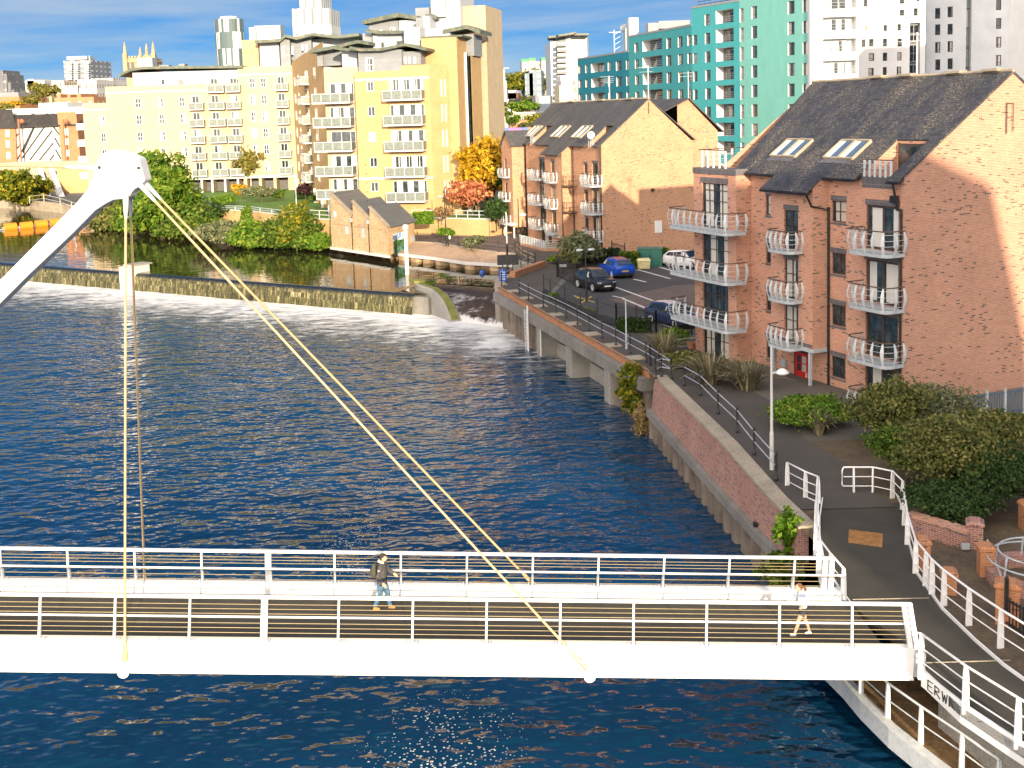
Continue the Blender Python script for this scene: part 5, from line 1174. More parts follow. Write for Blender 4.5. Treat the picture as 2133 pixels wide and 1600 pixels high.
# taller wall behind, stair glazing, tall end tower
y3 = 2.6; xa, xb = b.f(877, 79, y3)[0], b.f(963, 77, y3)[0]; z2 = b.f(920, 78, y3)[1]
pxbox(b, 877, 963, 78, 440, y3, 9, 'brick_yellow', 'rear_wall', -.6)
q = MB(); q.box(xa - .05, xb + .05, y3 - .05, y3 + 9, z2, z2 + .2); b.part(q, 'coping', 'copper')
y4 = 6.0; a, c = b.f(964, 110, y4), b.f(980, 400, y4)
q = MB(); q.box(a[0], c[0], y4, y4 + 4, -.6, a[1]); sg = b.part(q, 'stair_glazing', 'pane_teal')
q = MB()
for i in range(15): z = -.4 + i * (a[1] + .3) / 14; q.box(a[0] - .02, c[0] + .05, y4 - .07, y4 - .01, z - .07, z + .07)
for f_ in (0, .5, 1): x = a[0] + (c[0] - a[0]) * f_; q.box(x - .09, x + .09, y4 - .09, y4 - .02, -.6, a[1])
b.part(q, 'mullions', 'white_frame', sg)
pxbox(b, 980, 990, 114, 400, 6.5, 5, 'brick_yellow', 'stair_wall', -.6)
y5 = 13.5; pxbox(b, 958, 1023, 13.5, 400, y5, 9, 'brick_buff', 'end_tower', -.6)
# zinc penthouses and their folded roofs
ph = pxbox(b, 745.5, 838, 107, 152, .15, 8, 'zinc', 'penthouse'); pxbox(b, 838, 877, 108, 134, .6, 8, 'zinc', 'penthouse')
swpx(b, [(728, 102), (750, 107), (795, 106), (843, 95.5), (888, 106)], -.9, 9.5, .34)
hw = hole(b, 762, 121, 779, 149, .15); P_ = lambda x, z, d=0: V((x, .10 + d, z)); b.win(P_, V((1, 0, 0)), hw, -.02, 2, 2, 'white_frame', 'pane_cur', .1, name='penthouse_window')
for x0 in (842, 851, 862): b.win(lambda x, z, d=0: V((x, .55 + d, z)), V((1, 0, 0)), hole(b, x0, 119, x0 + 5, 132, .6), -.02, 1, 1, 'white_frame', 'pane_cur', .08, name='penthouse_window')
pxbox(b, 776, 842, 72, 110, 7, 6, 'zinc_white', 'penthouse'); pxbox(b, 755, 776, 70, 112, 7.6, 6, 'zinc', 'penthouse')
swpx(b, [(763, 67), (790, 71), (842, 70)], 5.8, 7.5, .42)
for x0, x1, y0_, y1_ in ((794, 802, 88, 100), (826, 841, 85, 97)): b.win(lambda x, z, d=0: V((x, 6.9 + d, z)), V((1, 0, 0)), hole(b, x0, y0_, x1, y1_, 7), -.03, 1, 1, 'grey_frame', 'pane_dark', .09, name='penthouse_window')
pxbox(b, 768, 831, 46, 75, 12.5, 6, 'zinc', 'penthouse'); pxbox(b, 831, 868, 43, 75, 12, 6, 'zinc_white', 'penthouse')
swpx(b, [(755, 51), (828, 35.5), (870, 42)], 11.2, 7.5, .55)
for x0, x1, y0_, y1_ in ((814, 824, 58, 68), (792, 797, 62, 68)): b.win(lambda x, z, d=0: V((x, 12.4 + d, z)), V((1, 0, 0)), hole(b, x0, y0_, x1, y1_, 12.5), -.03, 2 if x0 > 800 else 1, 1, 'white_frame', 'pane', .08, name='penthouse_window')
pxbox(b, 841, 876, 58, 100, 4.2, 4, 'zinc_white', 'plant_box'); pxbox(b, 876, 937, 61, 80, 6.5, 4, 'zinc_white', 'plant_box')
swpx(b, [(922, 70), (972, 60), (1000, 71)], 6.2, 6, .5)
pxbox(b, 928, 988, 74, 116, 7, 4, 'zinc', 'penthouse')
pxbox(b, 866, 880, 37, 60, 9, 4, 'zinc', 'plant_box'); pxbox(b, 880, 895, 34, 62, 9, 3, 'zinc_white', 'plant_box')
pxbox(b, 895, 960, -30, 62, 12, 7, 'zinc_white', 'stair_tower'); pxbox(b, 865, 895, 17, 36, 13, 4, 'zinc', 'stair_tower'); pxbox(b, 897, 928, -20, 35, 11.4, .5, 'mesh_panel2', 'louvre_panel')
swpx(b, [(886, 37), (898, 36), (908, 41)], 10.4, 3, .45)
# projecting wing with wide balconies, left of the corner tower
yb = 1.9; pa, pb = b.f(674, 142, yb), b.f(733, 142, yb); hb = []
zr2 = [b.f(700, y, yb)[1] for y in (195.5, 245, 295.5, 346, 394)]
for z in zr2: fz = z - 1.05; hb.append((b.f(684, 190, yb)[0] - pa[0], b.f(737, 190, yb)[0] - pa[0], fz + .05, fz + 2.4))
W_ = pb[0] - pa[0] + .9
P, ux = b.wall((pa[0], yb), (1, 0), W_, -.6, pa[1], [(h[0], min(h[1], W_ - .05), h[2], h[3]) for h in hb], .25, 'brick_buff')
for h in hb:
    h = (h[0], min(h[1], W_ - .05), h[2], h[3]); b.win(P, ux, h, .16, 3, 1, 'white_frame', 'pane_cur', .1, name='glazed_wall', colx=[.42, .78]); panel_balcony(b, P, ux, h[0] - 1.7, h[1] - .02, h[2] - .05, 1.5)
mb = b.mb('wall', 'brick_buff'); mb.poly([(pa[0], yb, -.6), (pa[0], yb + 8, -.6), (pa[0], yb + 8, pa[1]), (pa[0], yb, pa[1])])
swpx(b, [(645, 111), (700, 101), (745, 90), (768, 94)], 4.5, 8, .42)
swpx(b, [(697, 103), (720, 107), (745, 106)], 1.2, 5, .4)
pxbox(b, 660, 713, 108, 136, 6.5, 6, 'zinc', 'penthouse'); pxbox(b, 712, 745, 108, 146, 2.6, 6, 'zinc_white', 'penthouse')
pxbox(b, 753, 765, 88, 112, 9, 3, 'zinc', 'plant_box')
b.done()

# ---------------------------------------------------------------- the long pale range and the recessed wing
LY = 205.0; l0 = D(184, 390, LY)
L1 = Bld('riverside_flats', (l0.x, LY, TZ - .1), 0.0, 'long pale yellow brick flats behind the cable mast, four storeys over an open undercroft', 'apartment block'); b = L1
zz_ = lambda y, x=420: b.f(x, y)[1]; ST = 3.02
rb = [zz_(y, 455) for y in (178, 213)]; ST = (rb[0] - rb[1]); fl0 = rb[0] - 1.05                          # top balcony floor
FLS = [fl0 - ST * k for k in range(6)]
xp = lambda px: b.f(px, 240)[0]
hs = []
for c0_, c1_, rows in ((207, 218, (2, 3, 4)), (283, 295, (1, 2, 3, 4, 5)), (331, 342, (1, 2, 3, 4)), (375, 386, (1, 2, 3, 4, 5)), (523, 534, (0, 1, 2, 3, 4)), (546, 557, (0, 1, 2, 3, 4, 5))):
    for r in rows: hs.append(('w', xp(c0_), xp(c1_), FLS[r] + .45, FLS[r] + 2.15))
for c0_, c1_, b0, b1, rows in ((401, 417, 397, 428, (1, 2, 3, 4, 5)), (442, 457, 438, 472, (0, 1, 2, 3, 4, 5)), (482, 497, 476, 505, (0, 1, 2, 3, 4, 5)), (581, 596, 579, 605, (0, 1, 2, 3, 4, 5))):
    for r in rows: hs.append(('b', xp(c0_), xp(c1_), FLS[r] + .03, FLS[r] + 2.3, xp(b0), xp(b1)))
zu = FLS[5] - .45
ztop = zz_(185); zright = zz_(138, 560); zl1 = zz_(215, 200); xE = b.f(613, 240)[0]; xs1, xs2, xz = xp(223), xp(280), xp(500)
lowt = zl1
P, ux = b.wall((0, 0), (1, 0), xs1, -.6, zl1, [h[1:5] for h in hs if h[2] < xs1], .18, 'brick_buff')
mk = lambda off_: [(h[1] - off_, h[2] - off_, h[3], h[4]) for h in hs if off_ <= h[1] and h[4] < 99]
z1b = zz_(180, 250)
in2 = [h for h in hs if xs1 < h[1] < xz]; in3 = [h for h in hs if h[1] > xz]
# undercroft bays below the right part
und = [(xp(a) - xs1, xp(c) - xs1, -.6, zu - .35, 3.2) for a, c in ((385, 410), (413, 432), (435, 459), (462, 486), (489, 500))]
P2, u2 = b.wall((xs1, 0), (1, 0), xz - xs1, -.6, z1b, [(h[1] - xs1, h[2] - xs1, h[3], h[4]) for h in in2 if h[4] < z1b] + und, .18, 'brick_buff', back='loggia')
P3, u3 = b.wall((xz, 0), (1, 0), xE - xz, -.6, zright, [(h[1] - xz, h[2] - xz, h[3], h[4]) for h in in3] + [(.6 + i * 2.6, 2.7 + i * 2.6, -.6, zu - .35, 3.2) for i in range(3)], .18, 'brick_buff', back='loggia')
for h in hs:
    Pq, off_ = (P, 0) if h[2] < xs1 else ((P2, xs1) if h[1] < xz else (P3, xz)); hh = (h[1] - off_, h[2] - off_, h[3], h[4])
    if h[0] == 'w': b.win(Pq, V((1, 0, 0)), hh, .1, 2, 2, 'white_frame', 'pane_cur', .1, split=False)
    else: b.win(Pq, V((1, 0, 0)), hh, .1, 2, 1, 'white_frame', 'pane', .1, split=False, name='balcony_door'); panel_balcony(b, Pq, V((1, 0, 0)), h[5] - off_, h[6] - off_, h[3] - .05, 1.3)
q = MB(); q.box(xp(385), xE, -.04, -.002, zu - .33, zu + .1); b.part(q, 'stone_band', 'clad_pale')
for z, xa_, xb_ in ((z1b - 1.2, xs1, xz), (zright - 1.5, xz, xE), (zl1 - 1.3, 0, xs1)): q = MB(); q.box(xa_, xb_, -.03, -.002, z, z + .25); b.part(q, 'stone_band', 'clad_pale')
for a in (385, 411, 433, 460, 487): q = MB(); q.box(xp(a) - .1, xp(a) + .25, -.05, .2, -.6, zu - .33); b.part(q, 'column', 'clad_pale')
mb = b.mb('wall', 'brick_yellow')
mb.poly([(0, 0, -.6), (-3.2, 14, -.6), (-3.2, 14, zl1), (0, 0, zl1)]); mb.poly([(xs1, 0, zl1 - 1), (xs1 - 3.2, 14, zl1 - 1), (xs1 - 3.2, 14, z1b), (xs1, 0, z1b)]); mb.poly([(0, 0, zl1), (xs1, 0, zl1), (xs1 - 3, 14, zl1), (-3.2, 14, zl1)]); mb.poly([(xs1, 0, z1b - .02), (xz, 0, z1b - .02), (xz, 14, z1b - .02), (xs1, 14, z1b - .02)]); mb.poly([(xz, 0, zright), (xE, 0, zright), (xE, 14, zright), (xz, 14, zright)]); mb.poly([(xz, 0, z1b - 1), (xz, 14, z1b - 1), (xz, 14, zright), (xz, 0, zright)])
q = MB()
for fz in FLS[1:]:                        # rounded balconies on the shaded end
    q.box(-2.6, -.4, 3.4, 6.4, fz - .2, fz); q.box(-2.65, -2.55, 3.4, 6.4, fz, fz + 1.0); q.box(-2.6, -.4, 3.35, 3.45, fz, fz + 1.0)
b.part(q, 'end_balconies', 'galv_light')
pz = b.part(MB().box(xs2, xz, .4, 9, z1b - .05, zz_(148, 400)), 'penthouse', 'zinc_white')
swpx(b, [(248, 160), (272, 148), (300, 144), (505, 142)], -.6, 11, .45)
for px0, px1, pr in ((335, 352, (165, 177)), (372, 383, (165, 183)), (442, 458, (164, 184)), (482, 498, (164, 184))): b.win(lambda x, z, d=0: V((x, .36 + d, z)), V((1, 0, 0)), hole(b, px0, pr[0], px1, pr[1], .4), -.03, 2, 1, 'white_frame', 'pane', .1, split=False, name='penthouse_window')
for px0 in (438, 476): panel_balcony(b, lambda x, z, d=0: V((x, .3, z)), V((1, 0, 0)), xp(px0), xp(px0 + 30), FLS[0], 1.3)
pxbox(b, 331, 352, 136, 146, 3, 2, 'zinc', 'plant_box'); pxbox(b, 372, 385, 133, 143, 4, 2, 'zinc', 'plant_box'); pxbox(b, 285, 318, 121, 145, 5, 3, 'zinc_white', 'plant_box')
# stepped zinc storeys above the right end
pxbox(b, 540, 583, 86, 140, 3, 8, 'zinc_white', 'penthouse'); pxbox(b, 583, 606, 82, 140, 1.8, 8, 'zinc', 'penthouse'); pxbox(b, 606, 650, 80, 125, 3.2, 8, 'zinc', 'penthouse'); pxbox(b, 650, 738, 82, 118, 5, 6, 'zinc_white', 'penthouse')
swpx(b, [(531, 90), (583, 87), (594, 78), (618, 83), (652, 74), (700, 80), (748, 75)], .6, 11, .5)
for px0, px1, y0_, y1_ in ((588, 594, 97, 118), (607, 612, 96, 114), (628, 633, 93, 105), (636, 641, 93, 111)): b.win(lambda x, z, d=0: V((x, 1.7 + d, z)), V((1, 0, 0)), hole(b, px0, y0_, px1, y1_, 1.8), -.03, 1, 2, 'white_frame', 'pane', .12, split=False, name='penthouse_window')
pxbox(b, 503, 540, 84, 140, 4, 8, 'brick_old', 'rear_block'); pxbox(b, 530, 585, 54, 86, 10, 4, 'zinc_white', 'plant_box'); pxbox(b, 518, 533, 57, 84, 9, 3, 'mesh_panel2', 'plant_screen')
# recessed wing running towards the viewer
w0 = V((xE, 0, 0)); w1 = D(680, 250, 152.6) - b.loc; w1.z = 0; wu = w1 - w0; wl = wu.length
hs = []
for r in range(6):
    fz = FLS[r] + (0.0); hs += [(wl * .06, wl * .12, fz + .4, fz + 2.2), (wl * .20, wl * .27, fz + .4, fz + 2.2), (wl * .46, wl * .56, fz + .03, fz + 2.3), (wl * .72, wl * .79, fz + .4, fz + 2.2)]
und = [(wl * f_, wl * (f_ + .17), -.6, zu - .5, 3.0) for f_ in (.03, .23, .43, .63, .83)]
P, ux = b.wall((w0.x, w0.y), wu, wl, -.6, zright + .6, hs + und, .15, 'brick_yellow', back='loggia')
for k, h in enumerate(hs):
    b.win(P, ux, h, .1, 1 if k % 4 != 2 else 2, 1, 'white_frame', 'pane', .12, split=False)
    if k % 4 == 2: panel_balcony(b, P, ux, h[0] - 1.2, h[1] + 1.2, h[2] - .03, 1.2)
for k in range(6): x = wl * (.02 + k * .2 - .0) if k else wl * .02; q = MB(); pp = P(min(x, wl - .3), 0, -.06); q.box(pp.x - .22, pp.x + .22, pp.y - .22, pp.y + .22, -.6, zu - .5); b.part(q, 'column', 'clad_pale')
b.done()

# ================================================================ teal and white towers
TE = Bld('teal_apartment_block', (31.8, 200, 0), 0.0, 'curved apartment block clad in bands of deep teal to mint green', 'apartment block'); b = TE
def wpx(b, p0, ux, px, py):
    ux = V((ux[0], ux[1], 0)).normalized(); o = b.loc + V((p0[0], p0[1], 0)); n = V((0, 0, 1)).cross(ux); q = PL(px, py, o, n) - o
    return q.dot(ux), q.z + o.z - b.loc.z
pts = [V((15.5 - 31.8, 55, 0)), V((23.8 - 31.8, 27, 0)), V((0, 0, 0)), V((6.0, -11.2, 0)), V((12.9, -28, 0))]
def tealseg(i, top, mat, cols, rows, pt, zb):
    p0, p1 = pts[i], pts[i + 1]; u_ = p1 - p0; L_ = u_.length; hs = []
    for kind, a, c, yt, yb_ in cols:
        x0, z1 = wpx(b, p0, u_, a, yt); x1, z0 = wpx(b, p0, u_, c, yb_); x0 = max(x0, .05); x1 = min(x1, L_ - .05)
        if x1 - x0 < .4: continue
        z0, z1 = (wpx(b, p0, u_, (a + c) / 2, yb_)[1], wpx(b, p0, u_, (a + c) / 2, yt)[1])
        for r in range(rows):
            if z0 - pt * r > zb: hs.append((kind, x0, x1, z0 - pt * r, z1 - pt * r, 1.6 if kind == 'l' else .3))
    P, ux = b.wall((p0.x, p0.y), u_, L_, zb, top, [h[1:] for h in hs], .3, mat, reveal='render_w', back='loggia')
    for h in hs:
        hh = h[1:5]
        if h[0] == 'w': b.win(P, ux, hh, .24, 1 if hh[1] - hh[0] < 1.6 else 2, 2, 'brown_frame', 'pane_teal', .10, split=False, rowz=[.33])
        else:
            b.win(P, ux, (hh[0] + .8, hh[1] - .8, hh[2], hh[3] - .3), 1.5, 3, 1, 'grey_frame', 'pane_dark', .1, split=False, name='loggia_window')
            k = ('lr', round(hh[1] - hh[0], 1))
            if k not in b.cache:
                q = MB(); w_ = hh[1] - hh[0]
                for z in (.35, .65, 1.0): q.box(0, w_, .05, .09, z - .03, z + .03)
                b.cache[k] = q.mesh('loggia_rail', [M['grey_frame']])
            link('loggia_rail', b.cache[k], b.root, mat4=frame4(P(hh[0], hh[2]), ux))
    q = MB(); c0_, c1_ = P(0, top, -.05), P(L_, top, -.05); iy = V((0, 0, 1)).cross(V(ux)); q.loft([[p - V((0, 0, .1)), p + iy * .4 - V((0, 0, .1)), p + iy * .4 + V((0, 0, .25)), p + V((0, 0, .25))] for p in (c0_, c1_)]); b.part(q, 'parapet', 'grey_frame')
    mb = b.mb('wall', mat); a_, c_ = P(0, top), P(L_, top); mb.poly([a_, c_, c_ + iy * 14, a_ + iy * 14]); mb.poly([P(0, zb), P(0, zb) + iy * 14, P(0, top) + iy * 14, P(0, top)])
zb = 4.4
tz = lambda i, px, py: wpx(b, pts[i], pts[i + 1] - pts[i], px, py)[1]
tealseg(0, tz(0, 1260, 115), 'teal_dark', [('w', 1205, 1211, 137, 153), ('w', 1219, 1225, 135, 152), ('l', 1231, 1259, 131, 150), ('w', 1266, 1273, 129, 148), ('w', 1283, 1296, 127, 147), ('w', 1304, 1311, 125, 145)], 6, 3.1, zb)
tealseg(1, tz(1, 1380, 64), 'teal_mid', [('w', 1322, 1330, 90, 109), ('l', 1338, 1379, 82, 105), ('w', 1388, 1398, 79, 101), ('w', 1412, 1422, 76, 98), ('w', 1432, 1440, 73, 95)], 7, 3.07, zb)
tealseg(2, tz(2, 1485, 10), 'teal_mid', [('w', 1443, 1452, 73, 94), ('w', 1468, 1479, 30, 53), ('l', 1491, 1528, 20, 48)], 8, 3.08, zb)
tealseg(3, tz(3, 1600, -40), 'teal_lt', [('l', 1532, 1549, 18, 47), ('w', 1565, 1577, 13, 39), ('w', 1641, 1655, 2, 29), ('w', 1672, 1685, -1, 25)], 8, 3.08, zb)
q = MB()
for a, c in zip(pts, pts[1:]):
    iy = V((0, 0, 1)).cross((c - a).normalized()); q.loft([[p - iy * .3 + V((0, 0, zb - .3)), p + iy * 2 + V((0, 0, zb - .3)), p + iy * 2 + V((0, 0, zb + .4)), p - iy * .3 + V((0, 0, zb + .4))] for p in (a, c)])
b.part(q, 'base_band', 'render_w')
for i in (2, 3):
    a, c = pts[i], pts[i + 1]; u_ = c - a; iy = V((0, 0, 1)).cross(u_.normalized()); q = MB(); q.poly([a + iy * 1.5 + V((0, 0, -4)), c + iy * 1.5 + V((0, 0, -4)), c + iy * 1.5 + V((0, 0, zb - .3)), a + iy * 1.5 + V((0, 0, zb - .3))]); g_ = b.part(q, 'ground_floor_glazing', 'pane_teal')
    q = MB(); n_ = int(u_.length / 2.2)
    for k in range(n_ + 1): p = a + u_ * (k / n_) + iy * 1.42; q.box(p.x - .07, p.x + .07, p.y - .07, p.y + .07, -4, zb - .3)
    b.part(q, 'mullions', 'black', g_)
# roof clutter: railings and plant
q = MB(); c_ = V((3.5, -2.0, 0)); zt_ = tz(2, 1485, 10)
for z in (.5, 1.0, 1.5): q.bar((1.0, .5, zt_ + z), (5.8, -9, zt_ + z), .08, .08)
for k in range(8): q.bar((1.0 + k * .68, .5 - k * 1.35, zt_), (1.0 + k * .68, .5 - k * 1.35, zt_ + 1.5), .07, .07)
b.part(q, 'roof_railing', 'black')
for px0, px1, yt, yb_, Y, m_ in ((1310, 1331, 37, 115, 240, 'clad_pale'), (1303, 1312, 58, 112, 242, 'mesh_panel2'), (1350, 1372, 48, 72, 232, 'zinc'), (1372, 1437, 44, 58, 236, 'zinc')):
    a, c = D(px0, yt, Y), D(px1, yb_, Y); q = MB().box(a.x - b.loc.x, c.x - b.loc.x, Y - b.loc.y, Y - b.loc.y + 4, c.z, a.z); b.part(q, 'plant_housing', m_)
# lattice mast with dishes beside the plant tower
b.done()
q = MB(); a, c = D(1288, 62, 246), D(1288, 125, 246)
for dx in (-.9, .9):
    q.bar(V((a.x + dx, 246, c.z)), V((a.x + dx, 246, a.z)), .18, .18)
for k in range(6): z0 = c.z + (a.z - c.z) * k / 6; z1 = c.z + (a.z - c.z) * (k + 1) / 6; q.bar((a.x - .9, 246, z0), (a.x + .9, 246, z1), .1, .1)
q.bar((a.x - 2, 246, a.z - .5), (a.x + 2.2, 246, a.z - .5), .14, .14); q.ball((a.x + 1.2, 245.5, a.z + .3), .8, 10, 0, (1, .3, 1))
o = q.build('roof_mast', M['galv']); tag(o, 'lattice telecoms mast with a round dish on the teal block roof', 'telecoms mast')

WH = Bld('white_apartment_tower', (44.6, 171.2, 0), R(-4), 'white rendered apartment tower with recessed balconies beside the mint green block', 'apartment block'); b = WH
ww = b.f(1788, 60)[0]; hs = []
for y in (-9, 36, 81.5, 127): h = hole(b, 1714, y, 1785, y + 26); hs.append((h[0], min(h[1], ww - .3), h[2], h[3], 1.5))
for k in range(2, 6): hs.append((hs[0][0], hs[0][1], hs[3][2] - 3.17 * (k - 1), hs[3][3] - 3.17 * (k - 1), 1.5))
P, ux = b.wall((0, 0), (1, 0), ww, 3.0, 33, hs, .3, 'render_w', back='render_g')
for h in hs:
    b.win(P, ux, (h[0] + 1.4, h[1] - 1.2, h[2], h[3] - .2), 1.42, 2, 1, 'white_frame', 'pane_cur', .1, split=False, name='balcony_window')
    q = MB(); q.tube([P(h[0], h[2] + .9, .02), P(h[1], h[2] + .9, .02)], .05, 5); q.tube([P(h[0], h[2] + .5, .02), P(h[1], h[2] + .5, .02)], .035, 5)
    for f_ in (.1, .5, .9): q.bar(P(h[0] + (h[1] - h[0]) * f_, h[2], .02), P(h[0] + (h[1] - h[0]) * f_, h[2] + .9, .02), .05, .05)
    b.part(q, 'balcony_rail', 'grey_frame')
mb = b.mb('wall', 'render_w'); mb.poly([(0, 0, 3), (-1.0, 9, 3), (-1.0, 9, 33), (0, 0, 33)]); mb.poly([(ww, 0, 3), (ww, 14, 3), (ww, 14, 33), (ww, 0, 33)])
# set back wing between the towers
y2 = 13.0; xa, xb = ww, b.f(1928, 60, y2)[0]
rows = [(1799, 1807, -6, 14), (1799, 1807, 53, 64), (1840, 1848, 52, 65), (1869, 1877, 50, 64), (1874, 1884, 20, 33), (1903, 1912, 17, 33), (1874, 1884, -8, 8), (1909, 1916, -10, 3), (1794, 1803, 82, 98), (1810, 1820, 81, 97), (1839, 1848, 80, 97), (1869, 1879, 80, 97), (1810, 1821, 111, 127), (1839, 1848, 110, 127), (1869, 1878, 109, 126), (1809, 1820, 142, 158), (1839, 1847, 140, 157), (1868, 1877, 139, 156)]
hs = []
for a in rows: h = hole(b, a[0], a[2], a[1], a[3], y2); hs.append((h[0] - xa, h[1] - xa, h[2], h[3]))
gl = hole(b, 1896, -20, 1916, 165, y2); hs_g = (gl[0] - xa, gl[1] - xa, 4, b.f(1900, 48, y2)[1], 1.0)
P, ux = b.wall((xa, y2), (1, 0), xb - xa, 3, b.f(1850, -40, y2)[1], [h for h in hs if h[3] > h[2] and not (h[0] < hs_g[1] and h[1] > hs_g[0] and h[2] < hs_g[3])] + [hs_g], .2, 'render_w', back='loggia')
for h in hs:
    if not (h[0] < hs_g[1] and h[1] > hs_g[0] and h[2] < hs_g[3]): b.win(P, ux, h, .14, 1, 2, 'brown_frame', 'pane', .1, split=False, rowz=[.35])
for k in range(6): b.win(P, ux, (hs_g[0] + .05, hs_g[1] - .05, hs_g[3] - 2.9 - k * 3.1, hs_g[3] - .2 - k * 3.1), .8, 2, 2, 'grey_frame', 'pane_dark', .1, split=False, name='stair_window')
b.done()
GW = Bld('pale_grey_apartment_block', D(1928, 170, 187) - V((0, 0, D(1928, 170, 187).z)), R(-2), 'pale grey rendered block with tall narrow windows behind the near slate roof', 'apartment block'); b = GW
wq = b.f(2105, 60)[0]; hs = []
for px, ys in ((1948, (17, 51, 88, 124)), (1974, (14, 50, 86, 122)), (2075, (-1, 38, 77, 115))):
    for y in ys: hs.append(hole(b, px, y, px + 10.5, y + 22))
gl = hole(b, 2014, -30, 2022, 170); hs.append((gl[0], gl[1], 3.2, 33, .8))
P, ux = b.wall((0, 0), (1, 0), wq, 3, 34, hs, .2, 'render_g', back='loggia')
for h in hs[:-1]: b.win(P, ux, h, .14, 1, 2, 'brown_frame', 'pane', .1, split=False, rowz=[.3])
for k in range(9): b.win(P, ux, (gl[0] + .05, gl[1] - .05, 4 + k * 3.1, 6.8 + k * 3.1), .6, 1, 1, 'grey_frame', 'pane_teal', .1, split=False, name='stair_window')
mb = b.mb('wall', 'render_w'); mb.poly([(0, 0, 3), (0, 12, 3), (0, 12, 34), (0, 0, 34)]); mb.poly([(wq, 0, 3), (wq + 1.2, -3.0, 3), (wq + 1.2, -3.0, 34), (wq, 0, 34)])
hs = [(1.0, 3.6, z, z + 1.6, 1.2) for z in (9, 12.1, 15.2, 18.3, 21.4, 24.5)]
P, ux = b.wall((wq + 1.2, -3.0), (1, 0), 9, 3, 34, hs, .3, 'render_w', back='loggia')
for h in hs: b.win(P, ux, h[:4], 1.1, 2, 1, 'grey_frame', 'pane', .1, split=False, name='balcony_window')
b.done()
# ================================================================ foliage
def leaves(name, blobs, n, size, mat, parent=None, seed=1, flat=0.0, droop=0.0, asp=1.6, clump=True, fill=.35):
    """leaf-sized faces in uneven clumps; blobs = (centre, (rx,ry,rz), share)"""
    rr = random.Random(seed); vs = []; fs = []; tot = sum(b[2] for b in blobs); G_ = rr.gauss
    for c, rad, sh in blobs:
        c = V(c); k = int(n * sh / tot); cl = []
        nc = max(6, int(k / 55)) if clump else 0
        for _ in range(nc):
            d = V((G_(0, 1), G_(0, 1), G_(0, 1))).normalized(); f = (.50 + .50 * rr.random() ** .6) * (.82 + .42 * mnoise.noise(d * 1.7 + V((seed, c.x, c.y))))
            cl.append((V((d.x * rad[0] * f, d.y * rad[1] * f, d.z * rad[2] * f)), rr.uniform(.16, .34)))
        for i in range(k):
            if clump and rr.random() > fill * .5:
                q, cr = cl[i % nc]; p = q + V((G_(0, .55) * rad[0] * cr, G_(0, .55) * rad[1] * cr, G_(0, .55) * rad[2] * cr * .8))
            else:
                d = V((G_(0, 1), G_(0, 1), G_(0, 1))).normalized(); f = rr.random() ** .33; p = V((d.x * rad[0] * f, d.y * rad[1] * f, d.z * rad[2] * f)) * .9
            if droop: p.z -= droop * rr.random() * (p.x ** 2 / rad[0] ** 2 + p.y ** 2 / rad[1] ** 2) * rad[2]
            out = V((p.x / rad[0], p.y / rad[1], p.z / rad[2] + .35)); p = c + p
            nrm = (out.normalized() * .8 + V((G_(0, .7), G_(0, .7), G_(0, .7)))).normalized()
            a = nrm.cross(V((G_(0, 1), G_(0, 1), G_(0, 1) - droop))).normalized(); b_ = nrm.cross(a); s = size * rr.uniform(.6, 1.35); l = s * asp
            i0 = len(vs); vs += [p - a * l, p + b_ * s, p + a * l, p - b_ * s]; fs.append((i0, i0 + 1, i0 + 2, i0 + 3))
    me = bpy.data.meshes.new(name); me.from_pydata(vs, [], fs); me.materials.append(mat)
    return link(name, me, parent)
def woody(parent, base, tops, r, mat, name='trunk', h0=.45, seed=3):
    rr = random.Random(seed); mb = MB(); base = V(base); mid = base + V((rr.uniform(-.1, .1), rr.uniform(-.1, .1), h0))
    mb.tube([base - V((0, 0, .15)), base + (mid - base) * .5 + V((rr.uniform(-.05, .05), 0, 0)), mid], [r * 1.25, r, r * .85], 7)
    for t in tops:
        t = V(t); m = mid.lerp(t, .5) + V((rr.uniform(-.2, .2), rr.uniform(-.2, .2), .15)) * (t - mid).length * .25
        mb.tube([mid - V((0, 0, r)), m, t], [r * .62, r * .38, r * .12], 5)
        for _ in range(2):
            e = m.lerp(t, rr.uniform(.2, .7)); u = V((rr.uniform(-1, 1), rr.uniform(-1, 1), rr.uniform(.1, .9))) * (t - mid).length * .3; mb.tube([e, e + u * .5, e + u], [r * .22, r * .15, r * .06], 4)
    return mb.build(name, mat, parent)
SEED = [10]
